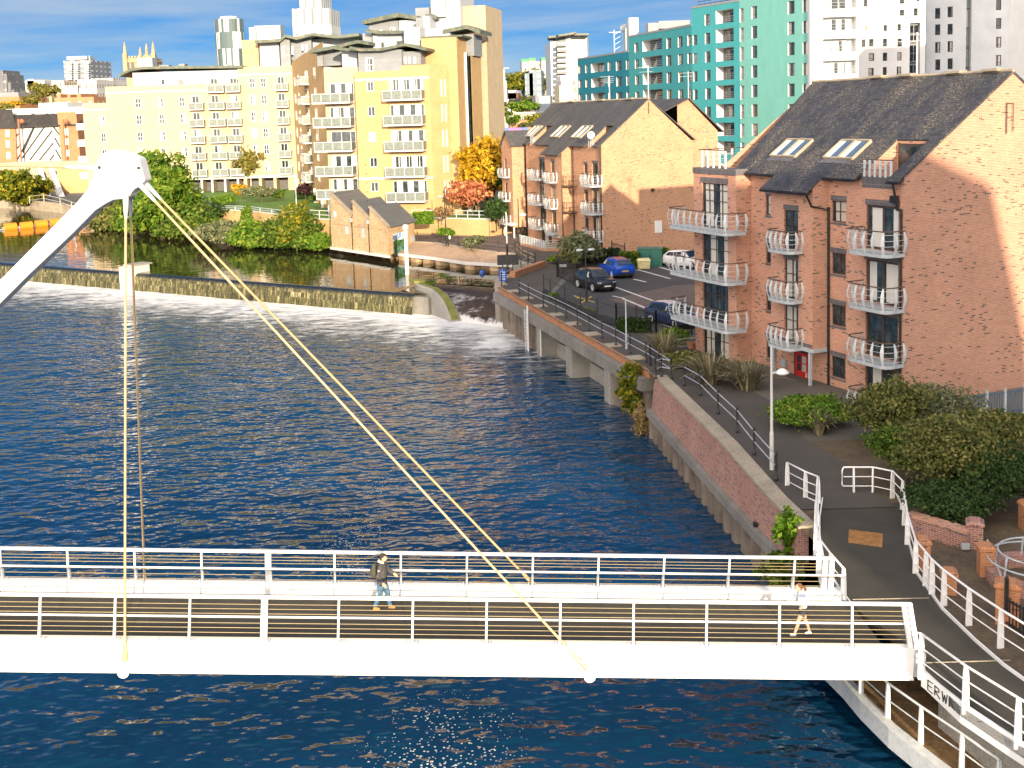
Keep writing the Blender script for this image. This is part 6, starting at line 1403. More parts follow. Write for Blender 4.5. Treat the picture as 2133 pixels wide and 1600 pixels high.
def plant(kind, label, cat, base, w_, h, mat, n=3000, size=.16, trunk=.25, tr=.10, dy=None, lump=5, group=None, bark='bark', droop=0., low=.12, spread=.75, n_limbs=5, asp=1.6, narrow=False, fill=.4):
    """w_, h in metres: crown of several blobs on a short branching stem"""
    SEED[0] += 1; sd = SEED[0]; rr = random.Random(sd); base = V(base)
    if kind == 'riverside_shrub': w_ *= 1.3; h *= 1.25; n = int(n * 1.9); fill = 1.0; trunk, low = .01, .0
    elif kind == 'riverside_tree': w_ *= 1.2; h *= 1.08; n = int(n * 1.6); trunk = min(trunk, .12)
    elif kind == 'garden_shrub': n = int(n * 1.25); fill = .8
    dy = dy or w_
    root = empty(kind, base, 0, label, cat, group)
    bl_ = []; th = h * trunk
    for i in range(lump):
        a = 2.4 * i + rr.uniform(-.4, .4); f = spread * math.sqrt((i + .3) / lump); zf = rr.uniform(*{'riverside_shrub': (.12, .6), 'riverside_tree': (.18, .7)}.get(kind, (.35, .75))) if not narrow else (i + .5) / lump * .9
        if i == 0: f = 0; zf = .62
        cx, cy = math.cos(a) * w_ * .5 * f * .7, math.sin(a) * dy * .5 * f * .7; cz = max(th, h * low) + (h - max(th, h * low)) * zf * .8
        k = rr.uniform(.26, .36) * (1.35 if i == 0 else 1) * (1 if not narrow else .8)
        rz = min(h * .33, max(k * h * .75, .2)); bl_.append((V((cx, cy, cz)), (k * w_, k * dy, rz), 1.5 if i == 0 else 1))
    tops = [b_[0] for b_ in bl_][:n_limbs]
    woody(root, (0, 0, 0), tops, tr, M[bark], 'trunk' if trunk > .15 else 'stem', max(th, .15 * h), sd)
    o = leaves('crown' if trunk > .15 else 'foliage', bl_, n, size, M[mat] if isinstance(mat, str) else mat, root, sd, droop=droop, asp=asp, fill=fill)
    return root
def hedge(label, p, q, w_, h, mat, n=2500, size=.09, z=0.0, name='hedge', cat='hedge'):
    p, q = V((p[0], p[1], z)), V((q[0], q[1], z)); L = (q - p).length; u = (q - p) / L; root = empty(name, (p + q) / 2, math.atan2(u.y, u.x), label, cat)
    rr = random.Random(int(L * 100 + h * 10)); vs = []; fs = []
    for _ in range(n):
        x, y, zz2 = rr.uniform(-L / 2, L / 2), rr.uniform(-w_ / 2, w_ / 2), rr.uniform(0, h); f = rr.random()
        if f < .4: zz2 = h * (.93 + .1 * mnoise.noise(V((x, y, p.x)))) + rr.gauss(0, .03)
        elif f < .8: y = math.copysign(w_ / 2, y) * (.95 + .12 * mnoise.noise(V((x * .8, zz2, p.y)))) + rr.gauss(0, .03)
        else: x = math.copysign(L / 2, x)
        c = V((x, y, zz2)); a = V((rr.gauss(0, 1), rr.gauss(0, 1), rr.gauss(0, 1))).normalized(); b_ = a.cross(V((rr.gauss(0, 1), rr.gauss(0, 1), rr.gauss(0, 1)))).normalized(); s = size * rr.uniform(.6, 1.3)
        i0 = len(vs); vs += [c - a * s * 1.4, c + b_ * s, c + a * s * 1.4, c - b_ * s]; fs.append((i0, i0 + 1, i0 + 2, i0 + 3))
    me = bpy.data.meshes.new('foliage'); me.from_pydata(vs, [], fs); me.materials.append(M[mat]); link('foliage', me, root)
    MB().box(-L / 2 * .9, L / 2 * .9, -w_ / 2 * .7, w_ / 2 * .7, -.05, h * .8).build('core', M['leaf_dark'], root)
    return root
def flax(label, base, r, h, n=70, mat='leaf_flax', wd=.045):
    SEED[0] += 1; rr = random.Random(SEED[0]); root = empty('flax_plant', base, 0, label, 'flax plant'); mb = MB()
    for i in range(n):
        a = rr.uniform(0, 2 * math.pi); L = h * rr.uniform(.7, 1.25); t = rr.uniform(.15, 1.0); b0 = V((math.cos(a), math.sin(a), 0)); st = b0 * r * .25 * rr.random(); pts = []
        for k in range(6):
            f = k / 5; pts.append(st + b0 * (r * t * f ** 1.3) + V((0, 0, L * (f - t * .62 * f ** 3.2))))
        sd = V((-b0.y, b0.x, 0)) * wd
        ws = [1, 1.25, 1.2, .95, .6, .08]
        rings = [[p - sd * w_, p + V((0, 0, -wd * .25)), p + sd * w_] for p, w_ in zip(pts, ws)]; mb.loft(rings, 0, False)
    o = mb.build('blades', M[mat], root, fix=False); return root

# ---- far bank, left to right
gb = lambda x, y: G(x, y, -1.3)
plant('riverside_tree', 'broad yellowing sycamore overhanging the water at the left edge', 'tree', gb(30, 437), 9.5, 8.6, 'leaf_ylgreen', 4200, .26, .2, .22)
plant('riverside_tree', 'smaller yellowing tree beside the steps on the left bank', 'tree', G(90, 415, 0), 4.6, 4.8, 'leaf_ylgreen', 1600, .22, .2, .12)
plant('riverside_shrub', 'feathery olive shrub drooping to the water under the mast head', 'shrub', gb(240, 474), 7.5, 5.4, 'leaf_olive', 2600, .20, .1, .14, droop=.5)
plant('riverside_tree', 'tall willowy tree with thin amber tips behind the slanting cables', 'tree', G(338, 470, .2), 9.0, 11.2, 'leaf_lush', 4200, .19, .2, .16, asp=2.4)
plant('riverside_shrub', 'big rounded green shrub in the middle of the slanting cables', 'shrub', gb(335, 485), 11.5, 7.0, 'leaf_lush', 5200, .20, .1, .18, lump=7)
plant('riverside_shrub', 'green thicket hugging the water right of the slanting cables', 'shrub', gb(405, 494), 8.0, 4.6, 'leaf_green', 3000, .18, .1, .12, lump=6)
plant('riverside_shrub', 'dark bushy shrub topping the bank below the garden wall', 'shrub', G(420, 470, .0), 6.0, 3.4, 'leaf_dark', 1800, .17, .1, .1)
plant('riverside_shrub', 'low pale bramble mass below the ivy column', 'shrub', gb(475, 509), 7.0, 3.2, 'leaf_silver', 2600, .15, .08, .1, lump=6)
plant('riverside_shrub', 'lush bramble patch spilling over the bank near the dome shaped bush', 'shrub', gb(530, 513), 6.0, 3.4, 'leaf_lush', 2400, .15, .08, .1, lump=6)
plant('riverside_shrub', 'large dome shaped bush on the waterside left of the pump house', 'shrub', gb(612, 516), 6.8, 4.4, 'leaf_green', 4200, .14, .1, .12, lump=7)
plant('riverside_shrub', 'thin leafy sapling rising behind the dome shaped bush', 'shrub', G(612, 497, 0), 3.6, 4.2, 'leaf_ylgreen', 1100, .14, .2, .07)
plant('riverside_shrub', 'small bright shrub at the very foot of the pump house wall', 'shrub', gb(664, 521), 3.4, 2.2, 'leaf_lush', 1300, .12, .08, .06)
iv = leaves('ivy', [((0, 0, 1.2), (.9, .35, 1.9), 2), ((.3, -.2, -.6), (1.1, .5, 1.0), 1)], 1500, .13, M['leaf_lush'], None, 5); iv.location = G(515, 470, .3); tag(iv, 'column of ivy hanging over the garden wall', 'ivy')
# ---- gardens
gl_ = lambda x, y: G(x, y, TZ)
plant('birch_tree', 'white stemmed birch with golden green leaves on the lawn', 'tree', gl_(523, 398), 6.6, 9.0, 'leaf_birch', 3400, .19, .30, .13, bark='bark_pale', asp=1.5, n_limbs=5)
plant('garden_shrub', 'yellow shrub below the birch tree', 'shrub', gl_(503, 412), 2.8, 2.6, 'leaf_yellow', 900, .15, .1, .07)
plant('garden_shrub', 'wide silvery garden shrub right of the birch', 'shrub', gl_(545, 420), 5.8, 2.8, 'leaf_silver', 1900, .15, .1, .08)
plant('garden_shrub', 'rounded green shrub left of the birch above the wall', 'shrub', gl_(470, 428), 4.4, 1.9, 'leaf_lush', 1300, .15, .08, .06)
plant('garden_shrub', 'small green garden shrub at the lawn edge by the lamp', 'shrub', gl_(580, 418), 2.6, 2.0, 'leaf_green', 900, .13, .1, .06)
plant('garden_tree', 'small purple leaved tree in the shaded garden', 'tree', gl_(637, 417), 2.6, 2.8, leafmat('purple_leaves', (.03, .012, .02), (.07, .03, .04), (.1, .05, .05)), 900, .13, .35, .06)
hedge('clipped dark hedge along the parked cars in the shaded garden', gl_(590, 392), gl_(628, 393), 1.2, 1.1, 'leaf_dark', 1500, .13, TZ)
hedge('low dark hedge beside the purple tree', gl_(618, 415), gl_(660, 414), 1.3, .9, 'leaf_dark', 1500, .13, TZ)
plant('garden_shrub', 'rounded box bush beside the shaded lawn', 'shrub', gl_(656, 422), 2.0, 1.3, 'leaf_green', 700, .11, .05, .05)
plant('garden_shrub', 'sunlit domed shrub above the wall railings', 'shrub', gl_(622, 433), 3.2, 1.0, 'leaf_ylgreen', 900, .11, .05, .05)
hedge('bright clipped hedge above the wall beside the pump house', G(862, 466, TZ), G(902, 465, TZ), 1.1, 1.3, 'leaf_bright', 1800, .11, TZ)
plant('maple_tree', 'salmon pink maple overhanging the garden wall', 'tree', gl_(985, 450), 6.8, 5.4, 'leaf_pink', 4000, .15, .15, .10)
plant('maple_tree', 'crimson maple behind the salmon pink one', 'tree', gl_(1018, 442), 8.4, 8.0, 'leaf_red', 5000, .16, .2, .12)
plant('garden_tree', 'golden yellow autumn tree between the flats and the brick block', 'tree', G(1028, 447, TZ), 7.6, 11.0, 'leaf_yellow', 5200, .19, .25, .15)
plant('garden_tree', 'bare twiggy tree with brown leaves against the end tower', 'tree', G(990, 428, TZ), 3.4, 6.2, leafmat('brown_leaves', (.10, .05, .02), (.20, .11, .05)), 650, .13, .3, .09)
plant('garden_shrub', 'dark evergreen bush at the end of the garden wall', 'shrub', G(1040, 476, 1.0), 3.2, 4.2, 'leaf_dark', 2000, .14, .1, .08)
plant('garden_tree', 'tall dark evergreen in the gap before the brick block', 'tree', G(1060, 480, 0), 3.6, 9.5, 'leaf_dark', 2200, .16, .1, .12, narrow=True)
plant('garden_shrub', 'leafless pale shrub against the foot of the corner flats', 'shrub', G(925, 462, TZ), 3.0, 2.2, leafmat('twig_leaves', (.22, .13, .06), (.38, .24, .12)), 500, .10, .1, .05, bark='bark_pale')
plant('quay_bush', 'neat bright green dome bush by the quay wall', 'bush', G(930, 500, 0), 2.4, 1.7, 'leaf_bright', 1500, .10, .05, .05)
plant('quay_bush', 'silvery green bush beside the quay railing', 'bush', G(992, 521, 0), 3.3, 2.0, 'leaf_silver', 2000, .10, .05, .06)
# ---- car park and second block
plant('garden_shrub', 'large arching willow like shrub in front of the second brick block', 'shrub', G(1215, 556, 0), 4.6, 3.9, 'leaf_silver', 3000, .11, .12, .09, droop=.7, asp=2.2)
plant('garden_shrub', 'smaller tangled shrub at the foot of the arching one', 'shrub', G(1190, 560, 0), 3.0, 2.0, 'leaf_olive', 1400, .10, .08, .05)
plant('garden_shrub', 'low leafy shrub at the path corner', 'shrub', G(1160, 550, 0), 1.9, 1.0, 'leaf_lush', 900, .09, .05, .04)
hedge('dark hedge behind the black gate', G(1215, 548), G(1290, 546), 1.0, 1.3, 'leaf_dark', 1800, .10, 0)
hedge('clipped green hedge against the brick gable', G(1292, 556), G(1330, 556), 1.4, 1.35, 'leaf_green', 2200, .09, 0)
hedge('short hedge right of the green cabinet', G(1374, 552), G(1392, 552), 1.2, 1.5, 'leaf_green', 1100, .09, 0)
hedge('low hedge outside the black railings at the car park corner', G(1290, 690), G(1352, 692), 1.1, .85, 'leaf_dark', 2400, .07, 0)
plant('garden_shrub', 'small pale weed growing through the fence foot', 'shrub', G(1155, 627, 0), .9, .75, 'leaf_lush', 500, .07, .05, .03)
# ---- bed in front of the near block
flax('spiky flax clump at the corner of the near block', G(1385, 745), 1.9, 1.8, 130)
flax('big spiky flax clump below the river windows', G(1480, 800), 2.1, 1.9, 150)
flax('spiky flax clump nearest the red door', G(1555, 812), 2.0, 1.8, 150)
plant('garden_shrub', 'dull green shrub between the flax clumps', 'shrub', G(1430, 770, 0), 2.2, 1.3, 'leaf_olive', 1500, .07, .05, .05)
plant('garden_shrub', 'bright green shrub behind the left flax clump', 'shrub', G(1410, 715, 0), 2.0, 1.1, 'leaf_lush', 1200, .07, .05, .04)
bedz = lambda x, y: GP(x, y)
plant('ground_cover', 'glossy green ground cover bed beside the path', 'shrub bed', bedz(1690, 882), 4.6, 1.5, 'leaf_lush', 11000, .05, .03, .04, dy=4.2, fill=1.0, lump=8, low=.02)
flax('pale spiky flax in the green bed', bedz(1708, 905), .95, 1.25, 75)
plant('garden_shrub', 'tall loose olive shrub covering the balcony foot', 'shrub', bedz(1845, 930), 3.6, 3.5, 'leaf_olive', 6000, .055, .1, .06, lump=8)
plant('garden_shrub', 'silvery shrub along the foot of the big gable', 'shrub', bedz(1960, 925), 4.8, 3.0, 'leaf_silver', 6000, .05, .1, .06, lump=7)
plant('garden_shrub', 'rounded golden green shrub, largest by the landing', 'shrub', bedz(1985, 1040), 5.0, 3.8, 'leaf_olive', 11000, .045, .1, .08, lump=7)
plant('garden_shrub', 'dark green shrub between the landing railing and the olive shrub', 'shrub', bedz(1882, 1015), 2.9, 2.7, 'leaf_green', 5200, .045, .08, .05, lump=6)
plant('garden_shrub', 'wiry dark shrub at the right edge above the brick piers', 'shrub', bedz(2095, 1065), 4.2, 3.1, 'leaf_dark', 7000, .045, .1, .06, lump=7)
plant('garden_shrub', 'low glossy shrub behind the brick planter wall', 'shrub', bedz(1975, 1095), 3.6, 1.8, 'leaf_dark', 5500, .045, .05, .04, lump=6)
plant('garden_shrub', 'grey green shrub by the blue fence', 'shrub', bedz(2075, 975), 3.8, 2.8, 'leaf_olive', 5000, .05, .1, .05, lump=6)
# ---- plants rooted in the quay walls
def wallplant(label, p, w_, h, mat, n, size, dz=-.4):
    root = empty('wall_plant', p, 0, label, 'wall plant'); SEED[0] += 1
    leaves('foliage', [((0, 0, h * .25), (w_ * .5, w_ * .4, h * .3), 1), ((.1, -.1, -h * .2), (w_ * .4, w_ * .35, h * .4), 1), ((-.25 * w_, -.1, -.05), (w_ * .35, w_ * .3, h * .22), .7)], n, size, M[mat], root, SEED[0], droop=.3)
    q = MB(); q.tube([(.3, .1, -h * .3), (0, 0, 0), (-.2, -.1, h * .35)], [.04, .03, .012], 5); q.tube([(.1, 0, 0), (-.3, -.1, .1)], [.02, .008], 4); q.build('stem', M['bark'], root); return root
wallplant('leafy plant hanging from the end of the culvert quay', V((6.35, 63.0, -1.2)), 1.5, 3.0, 'leaf_ylgreen', 1500, .075)
wallplant('sunlit fig like plant sprouting from the brick wall by the bridge', V((9.5, 39.4, -.75)), 1.2, 1.9, 'leaf_bright', 700, .085)
wallplant('dark leafy plant trailing below the fig like one', V((9.1, 38.9, -1.9)), 1.7, 1.2, 'leaf_green', 1100, .07)
q = leaves('dry_grass', [((0, 0, 0), (.45, .4, 1.1), 1)], 700, .05, leafmat('straw', (.24, .17, .07), (.42, .32, .15)), None, 9, droop=.8, asp=5); q.location = (6.7, 60.9, -2.3); tag(q, 'tuft of dry straw coloured grass below the culvert plant', 'dry grass')
gs_ = leaves('grass', [((0, 0, .1), (.45, 6.5, .22), 1)], 2600, .05, M['leaf_ylgreen'], None, 11, asp=3); gs_.location = (5.3, 80.2, 0); gs_.rotation_euler = (0, 0, R(17)); tag(gs_, kind='stuff')
# ================================================================ railings along the quays
def rail_line(name, label, pts, h=1.05, bars=(1.0, .55), pitch=None, mat='black', bar='silver_bar', r=.028, pr=.05, knob=True):
    pts = [V(p) for p in pts]; root = empty(name, pts[len(pts) // 2], 0, label, 'railing')
    if 'post' not in rail_line.__dict__: rail_line.post = {}
    k = (h, mat, pr)
    if k not in rail_line.post:
        q = MB(); q.lathe([(pr * 1.7, 0), (pr * 1.7, .06), (pr, .10), (pr * .9, h * .5), (pr * 1.15, h * .55), (pr * .9, h * .6), (pr * .85, h * .94), (pr * 1.3, h), (pr * 1.25, h + .05), (pr * .5, h + .13), (.01, h + .15)], 8); rail_line.post[k] = q.mesh('post', [M[mat]], True)
    for p in pts: link('post', rail_line.post[k], root, p - root.location)
    for f in bars:
        q = MB(); q.tube([p + V((0, 0, h * f)) for p in pts], r, 5); into(root, q, 'bar', M[bar])
    return root
on = lambda L: [GP(*q) + V((0, 0, .09)) for q in L]
rail_line('quay_railing', 'black posted railing with silver bars along the brick quay wall by the bridge', on([(1425, 806), (1459, 826), (1496, 865), (1536, 904), (1571, 950), (1617, 1004)]), bars=(.92, .5))
rail_line('quay_railing', 'long black posted railing with twin silver bars above the culvert mouths', on([(1082, 615), (1101, 626), (1132, 642), (1158, 654), (1180, 665), (1203, 678), (1228, 692), (1254, 707), (1283, 722), (1313, 739), (1346, 757), (1355, 763)]), bars=(.92, .5))
rail_line('quay_railing', 'short railing with a step gate jogging round the brick wall end', on([(1355, 763), (1374, 776), (1398, 792), (1378, 788), (1366, 792)]), bars=(.92, .5))
rail_line('quay_railing', 'railing round the side channel corner with the blue notice', [p + V((0, 0, .1)) for p in (V((-.95, 94.2, 0)), V((-.85, 98.4, 0)))] + [V((0, 100.8, .1)), V((.75, 102.8, .1)), V((1.4, 104.6, .1)), V((2.1, 106.6, .1))], bars=(.92, .5))
rail_line('quay_railing', 'railing with bars tinted orange for sunlight along the basin wall behind the side channel', [V((2.1, 106.6, .1)), V((1.5, 108.6, .1)), V((1.0, 110.8, .1)), V((.7, 113.4, .1)), V((.45, 116.0, .1))], bars=(.92, .5), bar='cable')  # sunlight on these bars is put into their tan colour
rail_line('quay_railing', 'black railing on the sunlit far quay beside the walker', [p + V((0, 0, .1)) for p in (V((.3, 116.3, 0)), V((-1.4, 117.5, 0)), V((-2.9, 119.6, 0)), V((-4.5, 122.1, 0)), V((-5.8, 123.8, 0)), V((-7.0, 125.3, 0)), V((-8.9, 128.3, 0)), V((-10.7, 129.8, 0)), V((-12.3, 131.1, 0)))], bars=(.92, .5), bar='black')
rail_line('quay_railing', 'black railing on the river walk behind the dome shaped bush', [G(x, y, .2) for x, y in ((542, 455), (563, 459), (600, 465), (646, 472), (676, 481))], bars=(.92, .5), bar='black')
def frame_rail(label, pts, h=.85, mat='galv'):
    pts = [V(p) for p in pts]; root = empty('wall_railing', pts[0], 0, label, 'railing')
    for f in (1, .45): q = MB(); q.tube([p + V((0, 0, h * f)) for p in pts], .05, 5); into(root, q, 'bar', M[mat])
    for p in pts: q = MB(); q.box(p.x - .04, p.x + .04, p.y - .04, p.y + .04, p.z, p.z + h); into(root, q, 'post', M[mat])
gwz = TZ + .27
frame_rail('grey railing topping the garden wall right of the pump house', [p + V((0, 0, gwz)) for p in [gw[5].lerp(gw[6], i / 7) for i in range(8)]])
frame_rail('white framed railing topping the garden wall left of the pump house', [p + V((0, 0, gwz)) for p in [gw[3].lerp(gw[4], i / 4) for i in range(5)]], .95, 'clad_pale')
frame_rail('thin grey railing topping the garden wall below the birch', [p + V((0, 0, gwz)) for p in [gw[1].lerp(gw[2], i / 4) for i in range(5)] + [gw[2].lerp(gw[3], i / 5) for i in range(1, 5)]], .5)

# ================================================================ lamps and poles
def lamp(label, base, h, mat, head='saucer', arm=.0, adir=(1, 0), ah=.8, r=.06, hr=.42, hmat='sign_white', dark_base=None):
    root = empty('street_lamp', base, 0, label, 'street lamp')
    q = MB(); q.tube([(0, 0, -.1), (0, 0, h * .3), (0, 0, h * .32), (0, 0, h)], [r * 1.5, r * 1.4, r, r * .75], 8); q.build('pole', M[mat], root)
    if dark_base: q = MB(); q.tube([(0, 0, 0), (0, 0, h * dark_base)], r * 1.6, 8); q.build('pole_base', M['black'], root)
    d = V((adir[0], adir[1], 0)).normalized(); z = h * ah
    if head == 'saucer':
        c = d * arm + V((0, 0, z)); q = MB(); q.tube([(0, 0, z - .05), c * .5 + V((0, 0, z * .5 + .02)), c], .03, 5); q.build('arm', M[mat], root)
        q = MB(); q.lathe([(.05, .16), (hr * .45, .13), (hr, .0), (hr * .98, -.03), (hr * .55, -.10), (.03, -.14)], 14, c); q.build('lamp_head', M[hmat], root, smooth=True)
    elif head == 'twin':
        for s in (-1, 1):
            c = d * s * .45 + V((0, 0, z)); q = MB(); q.tube([(0, 0, z - .25), c - V((0, 0, .05))], .03, 5); q.build('arm', M[mat], root)
            q = MB(); q.lathe([(.04, .10), (.2, .08), (.3, 0), (.22, -.04), (.03, -.06)], 12, c); q.build('lamp_head', M['galv_light'], root, smooth=True)
    elif head == 'flood':
        for k in range(4): a = k * math.pi / 2 + .3; q = MB(); q.bar((0, 0, z), (1.2 * math.cos(a), 1.2 * math.sin(a), z), .1, .1); q.box(1.2 * math.cos(a) - .25, 1.2 * math.cos(a) + .25, 1.2 * math.sin(a) - .25, 1.2 * math.sin(a) + .25, z - .1, z + .15); q.build('lamp_head', M['galv'], root)
    return root
lamp('white tapering street lamp with a saucer head beside the landing path', GP(1600, 980) + V((.15, 0, 0)), 5.05, 'clad_pale', arm=.42, ah=.79, adir=(1, -.1), hr=.28)
lamp('lamp with a saucer head and a dark notice, standing in front of the basin', V((-.45, 101.5, 0)), 5.6, 'clad_pale', arm=.55, ah=.80, adir=(1, 0), dark_base=.5, hr=.45)
lamp('slim lamp with a saucer head at the corner of the second brick block', G(1082, 527), 5.6, 'black', arm=.45, ah=.70, hr=.4)
lamp('tall black column lamp in front of the second brick block', G(1174, 532), 6.9, 'black', 'none')
lamp('twin headed lamp behind the black car park fence', G(1222, 627), 4.0, 'black', 'twin', adir=(1, .2), ah=.97)
lamp('plain grey pole at the car park gate', G(1305, 728), 3.0, 'galv', 'none', r=.05)
lamp('green topped lamp on the far quay behind the walker', G(929, 500), 6.0, 'black', arm=.45, ah=.83, adir=(-1, 0), hr=.35, hmat='galv')
lamp('slim garden lamp standing in the shaded lawn', gl_(618, 436), 5.2, 'galv', arm=.3, ah=.78, hr=.35)
lamp('thin black lamp on the garden wall left of the birch', gl_(416, 436), 7.6, 'black', 'none')
lamp('very tall white floodlight mast behind the second brick block', D(1054, 290, 330) - V((0, 0, 4)), 24, 'clad_pale', 'flood', r=.35, ah=1.0)
o = MB().box(-.95, .95, -.05, .05, -.45, .45).build('notice_board', M['black_board']); o.location = (-.4, 101.38, 1.35); tag(o, 'dark notice board strapped to the lamp in front of the basin', 'notice board')
o = MB().box(-.34, .34, -.03, .03, -.55, .55).build('notice', M['blue_sign']); o.location = (-.85, 97.2, .55); o.rotation_euler = (0, 0, R(-25)); tag(o, 'blue safety notice fixed to the railing at the side channel corner', 'notice')
o_ = MB(); [o_.box(-.22, .22, -.04, -.033, z - .03, z + .03) for z in (.3, .1, -.1, -.3)]; q = o_.build('lettering', M['sign_white'], o)
q = MB(); q.tube([(0, 0, -1.5), (0, 0, 4.6)], [.22, .2], 8); q.lathe([(.32, 4.6), (.32, 4.85), (.22, 5.0), (.02, 5.05)], 8)
o = q.build('mooring_post', M['clad_pale']); o.location = (-10.6, 114.6, -1.5); tag(o, 'white mooring post standing in the water off the pump house', 'mooring post')
q = MB(); q.lathe([(.02, -.25), (.24, -.2), (.28, 0), (.24, .2), (.1, .3), (.02, .32)], 10); o = q.build('plastic_drum', M['blue_sign']); o.location = G(1004, 569, -1.45); tag(o, 'small blue float against the far sheet piles', 'float')

# ================================================================ orange floats on the boom
fl = [(-4, 481), (22, 478), (55, 475.5), (86, 472), (117, 468.5), (148, 465)]
P_ = [G(x, y, -1.5) for x, y in fl]
for i, p in enumerate(P_[1:5]):
    q = MB(); L_ = .95; q.loft([[V((x, r_ * math.cos(a * math.pi / 7), r_ * math.sin(a * math.pi / 7))) for a in range(14)] for x, r_ in ((-L_, .55), (-L_ * .92, .72), (L_ * .92, .72), (L_, .55))])
    o = q.build('boom_float', M['orange'], None, p + V((0, 0, .3)), (0, 0, R(35))); q = MB(); q.tube([(-L_ - .25, 0, 0), (-L_, 0, 0)], .1, 6); q.tube([(L_, 0, 0), (L_ + .25, 0, 0)], .1, 6); q.build('end_fitting', M['galv'], o)
    tag(o, ['orange float at the left end of the boom', 'second orange float from the left on the boom', 'third orange float along the boom', 'orange float half hidden by the white mast leg'][i], 'float', 'orange floats of the river boom')
q = MB(); q.tube([p + V((0, 0, .1)) for p in P_], .07, 5); o = q.build('boom_chain', M['galv_light']); tag(o, 'chain linking the orange floats across the water', 'chain')

# ================================================================ fences, gates and car park furniture
def black_fence(name, label, pts, h=1.5, bars=True, board=0., pitch=.14, post=.09):
    pts = [V(p) for p in pts]; root = empty(name, pts[0], 0, label, 'fence' if 'fence' in name else 'gate')
    for a, c in zip(pts, pts[1:]):
        L_ = (c - a).length; u = (c - a) / L_; q = MB()
        for z in (h * .93, .22): q.bar(a + V((0, 0, z)), c + V((0, 0, z)), .05, .05)
        if bars:
            n_ = int(L_ / pitch)
            for i in range(1, n_): p = a + u * (L_ * i / n_); q.bar(p + V((0, 0, .1)), p + V((0, 0, h * 1.0)), .028, .028)
        into(root, q, 'bar_panel', M['black'])
        if board: q = MB(); q.loft([[a + V((0, 0, .02)), a + V((0, .04, .02)), a + V((0, .04, board)), a + V((0, 0, board))], [c + V((0, 0, .02)), c + V((0, .04, .02)), c + V((0, .04, board)), c + V((0, 0, board))]]); into(root, q, 'kick_board', M['black_board'])
    for p in pts: q = MB(); q.box(p.x - post / 2, p.x + post / 2, p.y - post / 2, p.y + post / 2, 0, h * 1.04); q.ball((p.x, p.y, h * 1.06), post * .7, 6); into(root, q, 'post', M['black'])
    return root
g_ = lambda *L: [G(x, y) for x, y in L]
black_fence('boarded_fence', 'black fence with a solid lower board between path and car park', g_((1133, 616), (1147, 625), (1177, 640), (1210, 656), (1245, 672), (1284, 684)), 1.55, False, .62)
black_fence('railing_fence', 'black upright bar fence at the car park corner', g_((1284, 684), (1326, 690), (1367, 699)), 1.55)
black_fence('car_park_gate', 'black bar gate in front of the pale parked car', g_((1367, 699), (1405, 700), (1441, 698)), 1.7)
black_fence('swing_gate', 'black swing gate leaf beside the dark parked car', g_((1161, 578), (1199, 597)), 1.75, True, 0, .2)
black_fence('swing_gate', 'tall black gate leaf by the dark hedge behind the blue car', g_((1275, 549), (1302, 556)), 2.0, True, 0, .2)
black_fence('railing_fence', 'black fence running behind the arching shrub', g_((1161, 578), (1200, 556), (1240, 551), (1275, 549)), 1.5, True, 0, .25)
black_fence('end_gate', 'dark gate closing the passage beside the second brick block', [V((1.2, 133.4, 0)), V((4.2, 127.5, 0))], 3.2, True, 0, .2)
for p_, lab in (((1173, 574), 'white notice on the open gate leaf'), ((1262, 536), 'white notice hung in the dark hedge')):
    q = MB().box(-.32, .32, -.02, .02, -.12, .12).build('notice', M['sign_white']); q.location = G(*p_) + V((0, -.2, .9 if p_[0] < 1200 else .8)); tag(q, lab, 'notice')
gb_ = G(1356, 553); q = MB(); q.box(-1.15, 1.15, -.6, .6, 0, 1.62); q.hexa([(-1.2, -.66), (1.2, -.66), (1.2, .66), (-1.2, .66)], 1.62, 1.72, 0, [(-1.2, -.2), (1.2, -.2), (1.2, .2), (-1.2, .2)])
o = q.build('electricity_cabinet', M['green_box'], None, gb_, (0, 0, R(-18))); tag(o, 'green metal cabinet against the brick gable', 'cabinet'); q = MB(); q.box(-.015, .015, -.62, -.605, .1, 1.5); q.box(.1, .16, -.64, -.605, .8, 1.0); q.build('door_seam', M['black'], o)
gb_ = G(1341, 560); q = MB(); q.hexa([(-.5, -.35), (.5, -.35), (.5, .35), (-.5, .35)], .05, .75, 0, [(-.55, -.4), (.55, -.4), (.55, .4), (-.55, .4)]); o = q.build('grit_bin', M['yellow_plastic'], None, gb_); q = MB(); q.hexa([(-.6, -.45), (.6, -.45), (.6, .45), (-.6, .45)], .75, .95, 0, [(-.5, -.3), (.5, -.3), (.5, .3), (-.5, .3)]); q.build('lid', M['yellow_plastic'], o); tag(o, 'cream grit bin left of the green cabinet', 'grit bin')

